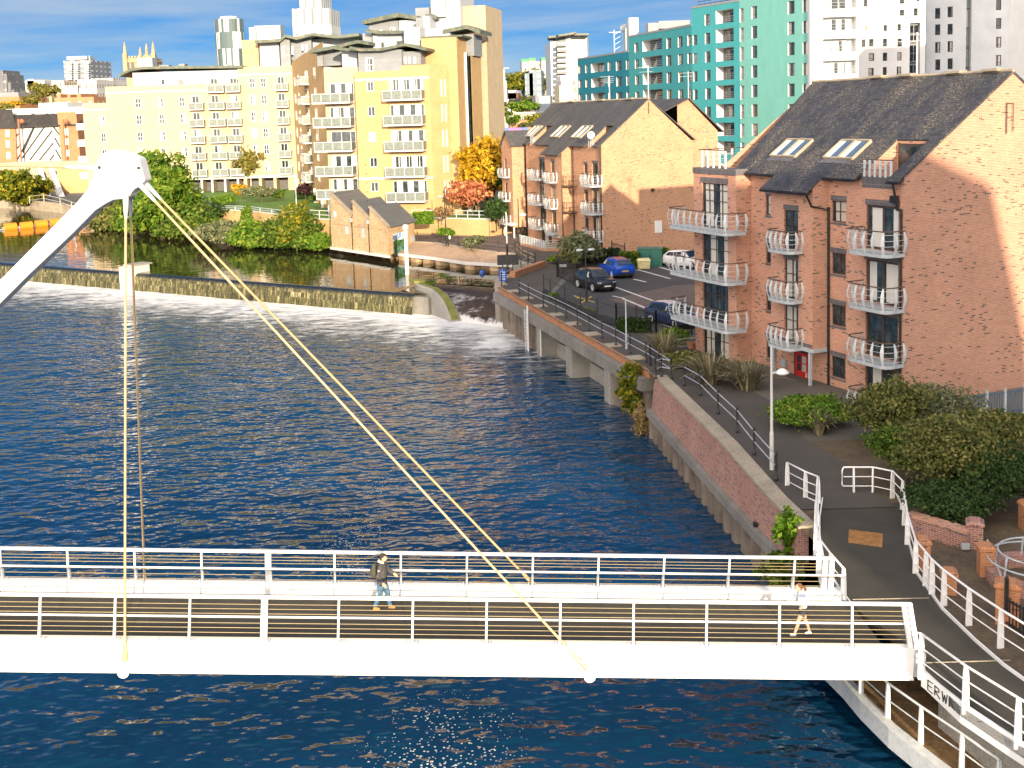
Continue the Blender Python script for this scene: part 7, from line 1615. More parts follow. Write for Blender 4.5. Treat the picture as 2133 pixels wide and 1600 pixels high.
# ================================================================ cars
def car(label, p, ang, col, roofcol=None, kind='suv', lenk=1.0, plate=None, clad='black'):
    """lofted body: stations along the length, half sections mirrored; x forward"""
    root = empty('parked_car', p, ang, label, 'car'); L_ = 4.25 * lenk
    st = {'suv': [(-.5, .55, .80, .82, .0), (-.485, .36, .90, 1.02, .0), (-.44, .30, .93, 1.10, 1.30), (-.36, .27, .94, 1.10, 1.58), (-.05, .24, .94, 1.06, 1.66), (.10, .24, .94, 1.04, 1.62), (.27, .26, .94, 1.02, 1.04), (.40, .28, .92, .94, .98), (.47, .33, .86, .80, .86), (.50, .45, .74, .66, .70)],
          'hatch': [(-.5, .5, .76, .78, .0), (-.485, .36, .86, .95, .0), (-.45, .28, .88, 1.0, 1.12), (-.36, .25, .88, 1.0, 1.42), (-.08, .22, .88, .96, 1.50), (.08, .22, .88, .94, 1.46), (.26, .24, .87, .92, .94), (.40, .26, .85, .84, .87), (.47, .3, .80, .70, .75), (.50, .42, .68, .58, .62)]}['hatch' if kind == 'hatch' else 'suv']
    rings = []
    for f, sill, hw, waist, top in st:
        x = f * L_; top = max(top, waist + .02); rw = hw * .70 if top > waist + .15 else hw * .86; ww = hw * .985
        half = [(0, sill), (hw * .93, sill), (hw, sill + .14), (hw, (sill + waist) / 2 + .05), (ww, waist), (rw, top - .05), (rw * .84, top)]
        rings.append([V((x, y, z)) for y, z in half] + [V((x, -y, z)) for y, z in half[:0:-1]])
    body = MB().loft(rings).build('body', plain('car_paint_' + label.split()[0], col, .22, .03, spec=.8), root, smooth=True)
    n_ = body.data; 
    md = body.modifiers.new('edge', 'EDGE_SPLIT'); md.split_angle = R(35)
    def sec(f):
        for a, c in zip(st, st[1:]):
            if a[0] <= f <= c[0]:
                t = (f - a[0]) / (c[0] - a[0]); return [a[i] + (c[i] - a[i]) * t for i in range(5)]
    def side(f, k, off=.012):
        _, sill, hw, waist, top = sec(f); top = max(top, waist + .02); rw = hw * .70 if top > waist + .15 else hw * .86; ww = hw * .985; y0, z0, y1, z1 = ww, waist, rw, top - .05; return V((f * L_, (y0 + (y1 - y0) * k) + off, z0 + (z1 - z0) * k + off * .3))
    glass = M['pane_dark']
    for s in (1, -1):
        mir = lambda v: V((v.x, v.y * s, v.z))
        for f0, f1, f2, f3 in ((-.385, -.19, -.19, -.33), (-.165, .03, .03, -.165), (.05, .21, .115, .05)):
            q = MB(); q.poly([mir(side(f0, .1)), mir(side(f1, .1)), mir(side(f2, .86 if f2 == f1 else .82)), mir(side(f3, .86))]); q.build('side_window', glass, root, fix=False)
    def topq(f0, k0, f1, k1, name, inset=.1):
        a, c = sec(f0), sec(f1); q = MB(); ya, yc = a[2] * (.80 if k0 == 0 else .62), c[2] * (.80 if k1 == 0 else .62)
        za = (a[3] + .035 if k0 == 0 else a[4] + .012); zc = (c[3] + .035 if k1 == 0 else c[4] + .012)
        q.poly([(f0 * L_, -ya, za), (f0 * L_, ya, za), (f1 * L_, yc, zc), (f1 * L_, -yc, zc)]); return q.build(name, glass, root, fix=False)
    w0, w1 = st[6], st[5]
    q = MB(); q.poly([(w0[0] * L_ - .10, -w0[2] * .80, w0[3] + .07), (w0[0] * L_ - .10, w0[2] * .80, w0[3] + .07), (w1[0] * L_ + .04, w1[2] * .64, w1[4] + .0), (w1[0] * L_ + .04, -w1[2] * .64, w1[4] + .0)]); ws_ = q.build('windscreen', M['pane_dark'], root, fix=False); ws_.location = (.025, 0, .025)
    r0, r1 = st[2], st[3]
    q = MB(); q.poly([(r0[0] * L_ - .07, -r0[2] * .72, r0[3] + .08), (r0[0] * L_ - .07, r0[2] * .72, r0[3] + .08), (r1[0] * L_ - .02, r1[2] * .62, r1[4] - .06), (r1[0] * L_ - .02, -r1[2] * .62, r1[4] - .06)]); rw_ = q.build('rear_window', M['pane_dark'], root, fix=False); rw_.location = (-.03, 0, .03)
    if roofcol:
        a, m_, c = st[3], st[4], st[5]; q = MB(); q.loft([[V((k[0] * L_ + dx, y * k[2] * .58, k[4] + .012 + (.02 if abs(y) < .5 else 0))) for y in (-1, -.5, 0, .5, 1)] for k, dx in ((a, .05), (m_, 0), (c, -.05))], 0, False); q.build('roof_panel', plain('roof_' + label.split()[0], roofcol, .3, .05), root, fix=False)
    wr = .36 if kind != 'hatch' else .32; wy = .80 if kind != 'hatch' else .75
    for f in (-.31, .31):
        for s in (1, -1):
            c = V((f * L_, s * wy, wr)); q = MB(); prof_ = [(-.11, wr * .7), (-.12, wr * .95), (-.08, wr), (.08, wr), (.12, wr * .95), (.11, wr * .7)]
            q.loft([[V((r_ * math.cos(a * math.pi / 9), y, r_ * math.sin(a * math.pi / 9))) for a in range(18)] for y, r_ in prof_]); wh = q.build('wheel', M['black'], root, c)
            q = MB(); yy = s * .125
            for k in range(5): a = k * 2 * math.pi / 5; q.bar((0, yy, 0), (wr * .66 * math.cos(a), yy, wr * .66 * math.sin(a)), .03, .09, up=(0, 1, 0))
            q.tube([V((wr * .66 * math.cos(a * math.pi / 8), yy, wr * .66 * math.sin(a * math.pi / 8))) for a in range(17)], .025, 5); q.build('rim', M['galv_light'], wh)
            q = MB(); q.loft([[V((c.x + (wr + dr) * math.cos(a * math.pi / 9), s * (wy + .095 + dy), wr + (wr + dr) * math.sin(a * math.pi / 9))) for dr, dy in ((.01, .02), (.10, .02), (.10, -.05), (.01, -.05))] for a in range(10)]); q.build('wheel_arch', M[clad], root)
    e = st[-1]; b_ = st[0]
    for s in (1, -1):
        q = MB(); q.hexa([(.455 * L_, s * .52), (.492 * L_, s * .50), (.475 * L_, s * .80), (.43 * L_, s * .86)], .70, .82); q.build('headlight', M['galv_light'], root)
        q = MB(); q.hexa([(-.492 * L_, s * .50), (-.46 * L_, s * .88), (-.44 * L_, s * .90), (-.47 * L_, s * .5)], .86, 1.0); q.build('tail_light', M['red_door'], root)
        q = MB(); q.ball((.13 * L_, s * .99, 1.06), .10, 8, 0, (.7, 1, .7)); q.build('wing_mirror', M[clad], root)
    q = MB(); q.box(.47 * L_, .507 * L_, -.55, .55, .42, .62); q.build('grille', M['black'], root)
    q = MB(); q.box(.505 * L_, .513 * L_, -.28, .28, .45, .56); q.build('number_plate', M['sign_white'], root)
    q = MB(); q.box(-.512 * L_, -.503 * L_, -.28, .28, .62, .74); q.build('number_plate', M['yellow_plastic' if plate is None else plate], root)
    q = MB(); q.box(-.50 * L_, -.46 * L_, -.72, .72, .30, .5); q.box(.46 * L_, .495 * L_, -.70, .70, .28, .40); q.build('bumper', M[clad], root)
    return root
ax = R(-70)
car('bright blue crossover parked tail towards the river', G(1284, 575), ax + math.pi + R(-4), (.005, .06, .42), (.16, .05, .12), 'suv', .98, 'line_yellow')
car('black sport utility car parked nose towards the river', G(1240, 602), ax + R(2), (.012, .013, .015), (.20, .10, .05), 'suv', 1.03)
car('white car half hidden behind the middle bay balcony', G(1428, 556), ax + R(22), (.70, .71, .72), None, 'hatch')
car('dark blue and pale car behind the black bar gate', G(1402, 676), ax + R(10), (.02, .035, .09), (.45, .48, .55), 'hatch', .98, clad='black')
car('red car mostly hidden by shrubs at the right edge', G(2128, 962), R(-20), (.42, .012, .015), None, 'hatch')
# three more cars glimpsed in the flats' undercroft
for k, (x, y, c_, lb) in enumerate(((405, 381, (.35, .37, .4), 'silver car parked in the open undercroft of the pale flats'), (446, 383, (.03, .03, .035), 'dark car parked in the undercroft beside the silver one'), (640, 387, (.14, .15, .19), 'grey car parked under the shaded wing'), (672, 391, (.40, .02, .02), 'red car parked at the end of the shaded wing'))):
    p = G(x, y, TZ); car(lb, V((p.x, p.y, TZ)), R(-90 + k * 10), c_, None, 'hatch')

# ================================================================ brick piers, planter walls, blue fence at the right
def pier_brick(label, p, w_, d, h, ang=0, mat='brick_orange'):
    root = MB().box(-w_ / 2, w_ / 2, -d / 2, d / 2, -.6, h - .12).build('brick_pier', M[mat], None, p, (0, 0, ang)); tag(root, label, 'brick pier')
    q = MB(); q.hexa([(-w_ / 2 - .04, -d / 2 - .04), (w_ / 2 + .04, -d / 2 - .04), (w_ / 2 + .04, d / 2 + .04), (-w_ / 2 - .04, d / 2 + .04)], h - .12, h - .04); q.hexa([(-w_ / 2 - .04, -d / 2 - .04), (w_ / 2 + .04, -d / 2 - .04), (w_ / 2 + .04, d / 2 + .04), (-w_ / 2 - .04, d / 2 + .04)], h - .04, h + .05, 0, [(-w_ * .3, -d / 2), (w_ * .3, -d / 2), (w_ * .3, d / 2), (-w_ * .3, d / 2)]); q.build('pier_cap', M[mat], root); return root
gr = lambda x, y: G(x, y, -.5)
pier_brick('sunlit brick pier just behind the landing railing', gr(1922, 1188), .42, .46, 1.05, R(-15))
pier_brick('low brick pier half hidden behind the landing railing posts', gr(1976, 1238), .42, .4, .75, R(-15))
pier_brick('brick pier with a slanting grey handrail', gr(2053, 1200), .44, .46, 1.0, R(-8))
pier_brick('large brick pier with a sloping top and an iron gate', gr(2098, 1300), .62, .5, 1.25, R(-25))
pier_brick('shaded brick pier at the end of the planter wall', gr(2030, 1142), .50, .5, .95, R(-20), 'brick_pink')
pier_brick('brick pier at the right edge beside the curved handrails', gr(2140, 1105), .44, .5, 1.0, 0)
a, c = gr(1886, 1110), gr(2014, 1150)
mb = MB(); u = (c - a).normalized(); n = V((-u.y, u.x, 0)); mb.loft([[p + V((0, 0, -.3)), p + n * .35 + V((0, 0, -.3)), p + n * .35 + V((0, 0, .62)), p + V((0, 0, .62))] for p in (a, c)]); pw_ = mb.build('planter_wall', M['brick_pink']); tag(pw_, 'shaded brick planter wall in front of the dark shrubs', 'wall')
mb = MB(); mb.loft([[p - n * .05 + V((0, 0, .62)), p + n * .42 + V((0, 0, .62)), p + n * .42 + V((0, 0, .70)), p - n * .05 + V((0, 0, .70))] for p in (a, c)]); q = mb.build('coping', M['brick_red']); q.parent = pw_
q = MB().box(-.13, .13, -.03, .03, -.1, .1).build('wall_light', M['galv']); q.location = gr(2016, 1152) + V((-.1, -.05, .25)); tag(q, 'square blue grey wall light at the end of the planter wall', 'wall light')
cen = gr(2165, 1215); mb = MB(); ring = []
for k in range(15):
    a_ = math.pi * (.42 + 1.05 * k / 14); d = V((math.cos(a_), math.sin(a_), 0)); ring.append(d)
mb.loft([[cen + d * 1.55 + V((0, 0, -.3)), cen + d * 1.15 + V((0, 0, -.3)), cen + d * 1.15 + V((0, 0, .42)), cen + d * 1.55 + V((0, 0, .42))] for d in ring]); cw = mb.build('circular_seat_wall', M['brick_pink']); tag(cw, 'curved brick seat wall at the right edge', 'seat wall')
for rr_, zz2 in ((1.2, 1.0), (1.5, .75)): q = MB(); q.tube([cen + d * rr_ + V((0, 0, zz2)) for d in ring], .028, 6); q = q.build('curved_handrail', M['galv']); q.parent = cw
for k in (1, 5, 9, 13): q = MB(); d = ring[k]; q.tube([cen + d * 1.3 + V((0, 0, .4)), cen + d * 1.22 + V((0, 0, 1.0))], .035, 6); q = q.build('post', M['galv']); q.parent = cw
a, c = gr(2056, 1168) + V((0, 0, .7)), gr(2085, 1235) + V((0, 0, .5)); q = MB(); q.tube([a, c], .025, 6); q.tube([c, c - V((0, 0, .75))], .03, 6); o = q.build('handrail', M['galv']); tag(o, 'short slanting handrail between two brick piers', 'handrail')
black_fence('iron_gate', 'small black iron gate fixed to the large brick pier', [gr(2095, 1312), gr(2160, 1350)], .95, True, 0, .12)
P_ = [gr(*q) + V((0, 0, .02)) for q in ((1900, 1150), (1960, 1118), (2040, 1150), (2120, 1250), (2110, 1320), (2010, 1290))]; struct(MB().poly(P_).build('paved_court', M['paver'], fix=False))
bf = [(2018, 872), (2055, 862), (2093, 858), (2133, 850), (2200, 838)]
pts = [GP(x, y + 12) for x, y in bf]; root = empty('blue_fence', pts[0], 0, 'blue steel bar fence at the foot of the big gable', 'fence')
for a, c in zip(pts, pts[1:]):
    q = MB(); L_ = (c - a).length; u = (c - a) / L_
    for z in (1.15, .2): q.bar(a + V((0, 0, z)), c + V((0, 0, z)), .05, .05)
    for i in range(1, int(L_ / .13)): p = a + u * i * .13; q.bar(p + V((0, 0, .1)), p + V((0, 0, 1.12)), .03, .03)
    into(root, q, 'bar_panel', plain('blue_fence_paint', (.05, .13, .22), .5) if 'blue_fence' not in M else M['blue_fence'])
for p in pts: q = MB(); q.box(p.x - .05, p.x + .05, p.y - .05, p.y + .05, 0, 1.35); into(root, q, 'post', M['galv'])
# planters and steps by the red door
def w2(b, x, y, z=0): return b.loc + b.X * x + b.Y * y + V((0, 0, z))
for k, (x0, x1, y0, y1, lb) in enumerate(((-10.6, -8.9, -3.2, -2.5, 'low brick planter wall left of the doorstep'), (-6.2, -4.4, -3.2, -2.6, 'low brick planter wall right of the doorstep'))):
    q = MB().box(x0, x1, y0, y1, -.9, -.15).build('entrance_wall', M['brick_red'], None, B1.loc, (0, 0, B1.rz)); tag(q, lb, 'wall'); c_ = MB().box(x0 - .05, x1 + .05, y0 - .05, y1 + .05, -.15, -.07).build('coping', M['brick_soldier'], q)
q = MB(); q.lathe([(.18, 0), (.26, .35), (.30, .35), (.30, .42), (.24, .42), (.02, .36)], 10); o = q.build('plant_pot', M['terracotta']); o.location = G(1440, 727); tag(o, 'terracotta pot by the corner of the near block', 'plant pot')
q = MB()
for f in (.5, .1): q.tube([w2(B1, -16.8, -2.2, 1.1 * f), w2(B1, -16.9, -1.0, 1.1 * f), w2(B1, -16.6, 1.5, 1.1 * f)], .03, 5)
o = q.build('patio_rail', M['galv_light']); tag(o, 'low curved patio rail at the corner of the near block', 'railing')
for (x, y, w_, h_) in ((1538, 824, .5, .35), (1590, 835, .6, .4)): pass
q = MB(); q.hexa([(-.10, -.06), (.10, -.06), (.12, .06), (-.12, .06)], 0, .2); q.ball((.0, .12, .2), .05, 6)
o = q.build('bird', M['black']); o.location = (9.0, 42.6, -1.73); o.scale = (.7, 1.1, .8); tag(o, 'dark pigeon resting on the ledge below the brick wall', 'bird')

# ================================================================ people
def fuse(name, mb, mat, parent, vox=.009, it=3):
    """overlapping solids fused into one continuous skin"""
    o = mb.build(name, mat, parent, smooth=True); r_ = o.modifiers.new('fuse', 'REMESH'); r_.mode = 'VOXEL'; r_.voxel_size = vox; r_.use_smooth_shade = True
    s_ = o.modifiers.new('soft', 'SMOOTH'); s_.factor = .5; s_.iterations = it; return o
def egg(mb, c, rx, ry, rz, n=12, tilt=0.0):
    c = V(c); k = 9
    mb.loft([[c + V((rx * math.sin(math.pi * i / k) * math.cos(2 * math.pi * j / n) + tilt * rz * math.cos(math.pi * i / k), ry * math.sin(math.pi * i / k) * math.sin(2 * math.pi * j / n), rz * math.cos(math.pi * i / k))) for j in range(n)] for i in [.15] + list(range(1, k)) + [k - .15]])
def trunk_(mb, rings, n=14):             # stacked ellipses (centre, half depth, half width)
    mb.loft([[V(c) + V((dx * math.cos(2 * math.pi * j / n), wy * math.sin(2 * math.pi * j / n), 0)) for j in range(n)] for c, dx, wy in rings])
def hand(mb, w, d, side, s, curl=.55):
    d = V(d).normalized(); sd = V(side); sd = (sd - d * sd.dot(d)).normalized(); dn = d.cross(sd).normalized(); w = V(w)
    mb.loft([[w + d * t * s + sd * a_ * wd * s + dn * b_ * th * s for a_, b_ in ((-1, -1), (1, -1), (1, 1), (-1, 1))] for t, wd, th in ((-.01, .025, .018), (.045, .040, .016), (.095, .041, .013))])
    for o_, L_ in ((-.032, .068), (-.011, .080), (.011, .074), (.031, .056)):
        b0 = w + d * .09 * s + sd * o_ * s; mb.tube([b0, b0 + d * L_ * .45 * s + dn * L_ * .12 * s, b0 + d * L_ * .8 * s + dn * L_ * curl * .6 * s, b0 + d * L_ * .92 * s + dn * L_ * curl * s], [.0098 * s, .0092 * s, .0085 * s, .007 * s], 7)
    b0 = w + d * .03 * s - sd * .034 * s; mb.tube([b0, b0 + d * .035 * s - sd * .022 * s, b0 + d * .068 * s - sd * .026 * s + dn * .012 * s], [.013 * s, .011 * s, .008 * s], 7)
def figure(label, loc, rz, H, P, skin_, bare=1.0, vox=.0075):
    root = empty('person', loc, rz, label, 'person'); S = lambda v, dx=0, dy=0, dz=0: (V(v) + V((dx, dy, dz))) * H; mb = MB(); h_ = P['head']
    egg(mb, S(h_), .056 * H, .046 * H, .066 * H); egg(mb, S(h_, .020, 0, -.030), .038 * H, .037 * H, .034 * H); n0 = S(P['nose']); mb.tube([S(h_, .046, 0, .012), n0, S(h_, .050, 0, -.020)], [.006 * H, .0095 * H, .008 * H], 7)
    for s in (1, -1): egg(mb, S(h_, -.006, s * .046, -.006), .012 * H, .006 * H, .018 * H, 8)
    mb.tube([S(h_, -.006, 0, -.03), S(P['neck'], -.006, 0, -.02)], [.031 * H, .036 * H], 10)
    trunk_(mb, [(S(P['pelvis'], 0, 0, -.05), .055 * H, .078 * H), (S(P['pelvis']), .066 * H, .092 * H), (S(P['waist']), .054 * H, .076 * H), (S(P['chest'], 0, 0, -.03), .062 * H, .086 * H), (S(P['chest'], 0, 0, .045), .056 * H, .092 * H), (S(P['neck'], -.005, 0, -.035), .034 * H, .055 * H)])
    for s in 'LR':
        mb.tube([S(P['sh' + s]), S(P['sh' + s]).lerp(S(P['el' + s]), .5), S(P['el' + s]), S(P['el' + s]).lerp(S(P['wr' + s]), .35), S(P['wr' + s])], [.034 * H, .028 * H, .023 * H, .023 * H, .0155 * H], 10)
        hand(mb, S(P['wr' + s]), V(P['wr' + s]) - V(P['el' + s]), (.5, 0, .8) if s == 'L' else (.9, .1, .2), H * .58)
        k, a = S(P['kn' + s]), S(P['an' + s]); mb.tube([S(P['hip' + s]), S(P['hip' + s]).lerp(k, .45), k, k.lerp(a, .32) + V((-.012 * H, 0, 0)), a], [.062 * H, .052 * H, .034 * H, .033 * H, .021 * H], 10); mb.tube([a, S(P['toe' + s])], [.022 * H, .020 * H], 8)
    fuse('body', mb, skin_, root, vox); q = MB()
    for s in (1, -1): egg(q, S(h_, .049, s * .019, .006), .005 * H, .008 * H, .005 * H, 8)
    q.build('eyes', M['black'], root); q = MB(); q.tube([S(h_, .053, -.014, -.036), S(h_, .058, 0, -.037), S(h_, .053, .014, -.036)], .0035 * H, 5); q.build('mouth', M['terracotta'], root)
    return root, S
cloth = lambda n_, c_, **k: plain(n_, c_, .85, .2, 9, **k)
def coat(name, root, S, P, H, mat, g, hem, sleeve, vox=.011):
    mb = MB(); trunk_(mb, [(S(P['pelvis'], .002, 0, hem), .078 * H * g, .104 * H * g), (S(P['waist'], 0, 0, -.02), .074 * H * g, .098 * H * g), (S(P['chest'], 0, 0, -.03), .080 * H * g, .104 * H * g), (S(P['chest'], 0, 0, .045), .070 * H * g, .108 * H * g), (S(P['neck'], -.006, 0, -.028), .050 * H * g, .070 * H * g), (S(P['neck'], -.004, 0, .006), .040 * H * g, .042 * H * g)])
    for s in 'LR': a, e, w_ = S(P['sh' + s]), S(P['el' + s]), S(P['wr' + s]); w_ = e.lerp(w_, sleeve); mb.tube([S(P['chest'], 0, .05 * (1 if s == 'L' else -1), .055), a, a.lerp(e, .5), e, e.lerp(w_, .5), w_], [.052 * H * g, .047 * H * g, .042 * H * g, .038 * H * g, .034 * H * g, .029 * H * g], 10)
    return fuse(name, mb, mat, root, vox)
def legs(name, root, S, P, H, mat, g, cut, vox=.011, flare=1.0):
    mb = MB(); trunk_(mb, [(S(P['pelvis'], 0, 0, -.06), .066 * H * g, .088 * H * g), (S(P['pelvis']), .073 * H * g, .097 * H * g), (S(P['waist'], 0, 0, -.01), .062 * H * g, .085 * H * g)])
    for s in 'LR':
        h_, k, a = S(P['hip' + s]), S(P['kn' + s]), S(P['an' + s], 0, 0, .016); pts = [h_, h_.lerp(k, .5), k, k.lerp(a, .4) + V((-.010 * H, 0, 0)), a] if cut > 1 else [h_, h_.lerp(k, cut * .5), h_.lerp(k, cut)]
        mb.tube(pts, [.067 * H * g, .059 * H * g, .044 * H * g, .040 * H * g, .036 * H * g] if cut > 1 else [.069 * H * g, .064 * H * g, .063 * H * g * flare], 10)
    return fuse(name, mb, mat, root, vox)
def shoes(name, root, S, P, H, mat, hi=.03):
    for s in 'LR':
        a, t = S(P['an' + s]), S(P['toe' + s]); d = (t - a); d.z = 0; d.normalize(); mb = MB(); mb.tube([a - d * .03 * H + V((0, 0, -.018 * H)), a + d * .03 * H + V((0, 0, -.020 * H)), t + d * .012 * H + V((0, 0, .002 * H))], [.030 * H, .033 * H, .023 * H], 9); mb.tube([a + V((0, 0, -.01 * H)), a + V((0, 0, hi * H))], [.033 * H, .030 * H], 9); fuse(name, mb, mat, root, .009)
mz = -.27; HM = 1.66
PM = dict(pelvis=(0, 0, .52), waist=(.005, 0, .60), chest=(.018, 0, .735), neck=(.022, 0, .845), head=(.045, 0, .925), nose=(.112, -.008, .912),
          shL=(.02, .098, .795), elL=(.085, .125, .665), wrL=(.19, .10, .605), shR=(.015, -.100, .795), elR=(-.035, -.128, .645), wrR=(.05, -.125, .525),
          hipL=(0, .045, .49), knL=(.085, .05, .285), anL=(.115, .05, .050), toeL=(.19, .055, .022), hipR=(0, -.045, .49), knR=(-.03, -.05, .28), anR=(-.125, -.05, .055), toeR=(-.055, -.05, .022))
mb_ = bl((752 - 1066) / 2400 * 30.9 + .12, 2.72, mz)
man, S = figure('man in a dark grey jacket, jeans and tan boots walking right across the bridge', mb_, R(-8), HM, PM, M['skin'])
coat('jacket', man, S, PM, HM, cloth('charcoal_jacket', (.075, .072, .075)), 1.06, -.045, .97)
q = MB(); trunk_(q, [(S(PM['pelvis'], .002, 0, -.052), .086 * HM, .114 * HM), (S(PM['pelvis'], .002, 0, -.028), .087 * HM, .115 * HM)]); q.build('hem', M['black'], man, smooth=True)
q = MB(); q.tube([S(PM['chest'], .080, 0, .07), S(PM['chest'], .086, 0, -.03), S(PM['pelvis'], .082, 0, -.03)], .006 * HM, 6); q.build('zip', M['black'], man)
legs('jeans', man, S, PM, HM, cloth('blue_jeans', (.085, .17, .27)), 1.04, 2); shoes('boot', man, S, PM, HM, cloth('tan_boots', (.42, .22, .075)))
hm_ = cloth('dark_hair', (.04, .026, .016), fine=40); q = MB(); egg(q, S(PM['head'], -.016, 0, .022), .055 * HM, .052 * HM, .056 * HM); egg(q, S(PM['head'], -.034, 0, -.012), .036 * HM, .045 * HM, .046 * HM); egg(q, S(PM['head'], .022, 0, .050), .034 * HM, .040 * HM, .022 * HM); fuse('hair', q, hm_, man, .011, 1)
q = MB(); q.tube([S(PM['neck'], .035, -.040, -.005), S(PM['neck'], -.015, -.050, .018), S(PM['neck'], -.050, -.02, .022), S(PM['neck'], -.050, .02, .022), S(PM['neck'], -.015, .050, .018), S(PM['neck'], .035, .040, -.005)], [.016 * HM, .024 * HM, .030 * HM, .030 * HM, .024 * HM, .016 * HM], 9); fuse('fleece_hood', q, cloth('cream_fleece', (.66, .60, .48), fine=40), man, .011, 1)
q = MB(); egg(q, S(PM['shR'], -.022, -.052, -.048), .013 * HM, .004 * HM, .013 * HM); q.build('sleeve_badge', M['sign_white'], man)
rk = MB(); rk.loft([[V((x, y, z)) for x, y in ((-.115 * t, -.13 * w_), (.0, -.14 * w_), (.0, .14 * w_), (-.115 * t, .13 * w_))] for z, t, w_ in ((-.26, .9, .85), (-.12, 1.25, 1), (.05, 1.15, 1), (.15, .85, .85), (.19, .4, .6))])
o = rk.build('backpack', cloth('grey_backpack', (.06, .06, .05)), None, mb_ + V((-.135, .02, .735 * HM - .03)), (0, 0, R(-8))); tag(o, 'dark grey backpack worn by the man on the bridge', 'backpack'); md = o.modifiers.new('bev', 'BEVEL'); md.width = .035; md.segments = 3
q = MB(); q.box(-.18, -.11, -.085, .085, -.18, .0); q.build('front_pocket', cloth('backpack_pocket', (.05, .05, .042)), o); q = MB()
for y in (-.115, .115): q.tube([(.0, y, .16), (.10, y, .19), (.22, y, .13), (.245, y, -.02)], .017, 6)
q.build('strap', M['black'], o)
HW = 1.54
PW = dict(pelvis=(0, 0, .54), waist=(.014, 0, .62), chest=(.04, 0, .735), neck=(.055, 0, .84), head=(.085, 0, .918), nose=(.150, .006, .905),
          shL=(.04, .084, .790), elL=(-.055, .115, .690), wrL=(.035, .12, .620), shR=(.04, -.084, .790), elR=(.075, -.115, .670), wrR=(.185, -.075, .655),
          hipL=(0, .042, .51), knL=(.105, .045, .315), anL=(.175, .045, .075), toeL=(.245, .05, .060), hipR=(0, -.042, .51), knR=(-.045, -.045, .29), anR=(-.13, -.045, .055), toeR=(-.06, -.045, .022))
wb = bl((1685 - 1066) / 2400 * 30.1 - .05, 1.3, mz)
wo, S = figure('woman in a pale blue top and dark shorts running left near the bridge end', wb, R(184), HW, PW, M['skin'])
coat('top', wo, S, PW, HW, cloth('pale_blue_top', (.58, .66, .76)), .93, .012, .96); legs('shorts', wo, S, PW, HW, cloth('navy_shorts', (.03, .035, .06)), 1.02, .48, flare=1.08)
shoes('trainer', wo, S, PW, HW, cloth('white_trainers', (.66, .66, .64)), .01)
q = MB(); egg(q, S(PW['head'], -.016, 0, .020), .056 * HW, .052 * HW, .057 * HW); egg(q, S(PW['head'], -.034, 0, -.010), .036 * HW, .045 * HW, .046 * HW); q.tube([S(PW['head'], -.065, 0, .012), S(PW['head'], -.105, 0, .0), S(PW['head'], -.125, 0, -.05), S(PW['head'], -.120, 0, -.115)], [.020 * HW, .027 * HW, .026 * HW, .010 * HW], 9); fuse('hair', q, cloth('chestnut_hair', (.15, .07, .03), fine=40), wo, .011, 1)
HF = 1.62; wf, S = figure('person in dark clothes with a pale bag walking on the far quay', G(932, 516), R(120), HF, PM, M['skin'], vox=.016); dk = cloth('black_clothes', (.018, .018, .02))
coat('jacket', wf, S, PM, HF, dk, 1.04, -.05, .97, .02); legs('trousers', wf, S, PM, HF, dk, 1.04, 2, .02); q = MB(); egg(q, S(PM['head'], -.014, 0, .02), .056 * HF, .052 * HF, .058 * HF); q.build('hair', hm_, wf, smooth=True)
q = MB(); egg(q, (0, 0, 0), .12, .16, .22); o = q.build('shoulder_bag', M['sign_white'], None, wf.location + V((.28, -.02, 1.1))); tag(o, 'pale bag carried by the walker on the far quay', 'bag')
# ================================================================ the town beyond
def gridmat(name, wall, glass, cw, ch, fw, fh, rnd_=.25, rough=.6, var=.12, strip=False, off=0.0):
    """distant facade: window openings on a regular grid, some lighter than others"""
    m, nt, b = newmat(name); uv = uvo(nt); sx = N(nt, 'ShaderNodeSeparateXYZ', {'Vector': uv})
    U, W_ = math_(nt, 'DIVIDE', sx.outputs[0], cw), math_(nt, 'DIVIDE', sx.outputs[1], ch)
    cv = N(nt, 'ShaderNodeCombineXYZ', {'X': math_(nt, 'FLOOR', U), 'Y': math_(nt, 'FLOOR', W_)}).outputs[0]
    wn = N(nt, 'ShaderNodeTexWhiteNoise', {'Vector': cv}).outputs[0]
    fu, fv = math_(nt, 'FRACT', U), math_(nt, 'FRACT', W_)
    a = math_(nt, 'LESS_THAN', math_(nt, 'ABSOLUTE', math_(nt, 'SUBTRACT', fu, .5)), fw / 2); c = math_(nt, 'LESS_THAN', math_(nt, 'ABSOLUTE', math_(nt, 'SUBTRACT', fv, .5)), fh / 2)
    f = math_(nt, 'MULTIPLY', a, c)
    if strip: f = math_(nt, 'GREATER_THAN', wn, .42)
    g2 = mixc(nt, math_(nt, 'MULTIPLY', wn, rnd_), glass, tuple(min(1, k * 3 + .2) for k in glass))
    w_ = ramp(nt, noise(nt, uv, .12, 4), ((.3, tuple(k * (1 - var) for k in wall)), (.7, tuple(min(1, k * (1 + var)) for k in wall))))
    nt.links.new(mixc(nt, f, w_, g2), b.inputs['Base Color']); b.inputs['Roughness'].default_value = rough
    return m
def fbox(mb, x0, x1, yt, Y, dep, zb=-1.0, m=0, skew=0.0):
    a, c = D(x0, yt, Y), D(x1, yt, Y); z = (a.z + c.z) / 2
    mb.hexa([(a.x, Y), (c.x, Y + skew), (c.x + dep * .1, Y + dep), (a.x - dep * .05, Y + dep)], zb, z, m); return a, c, z
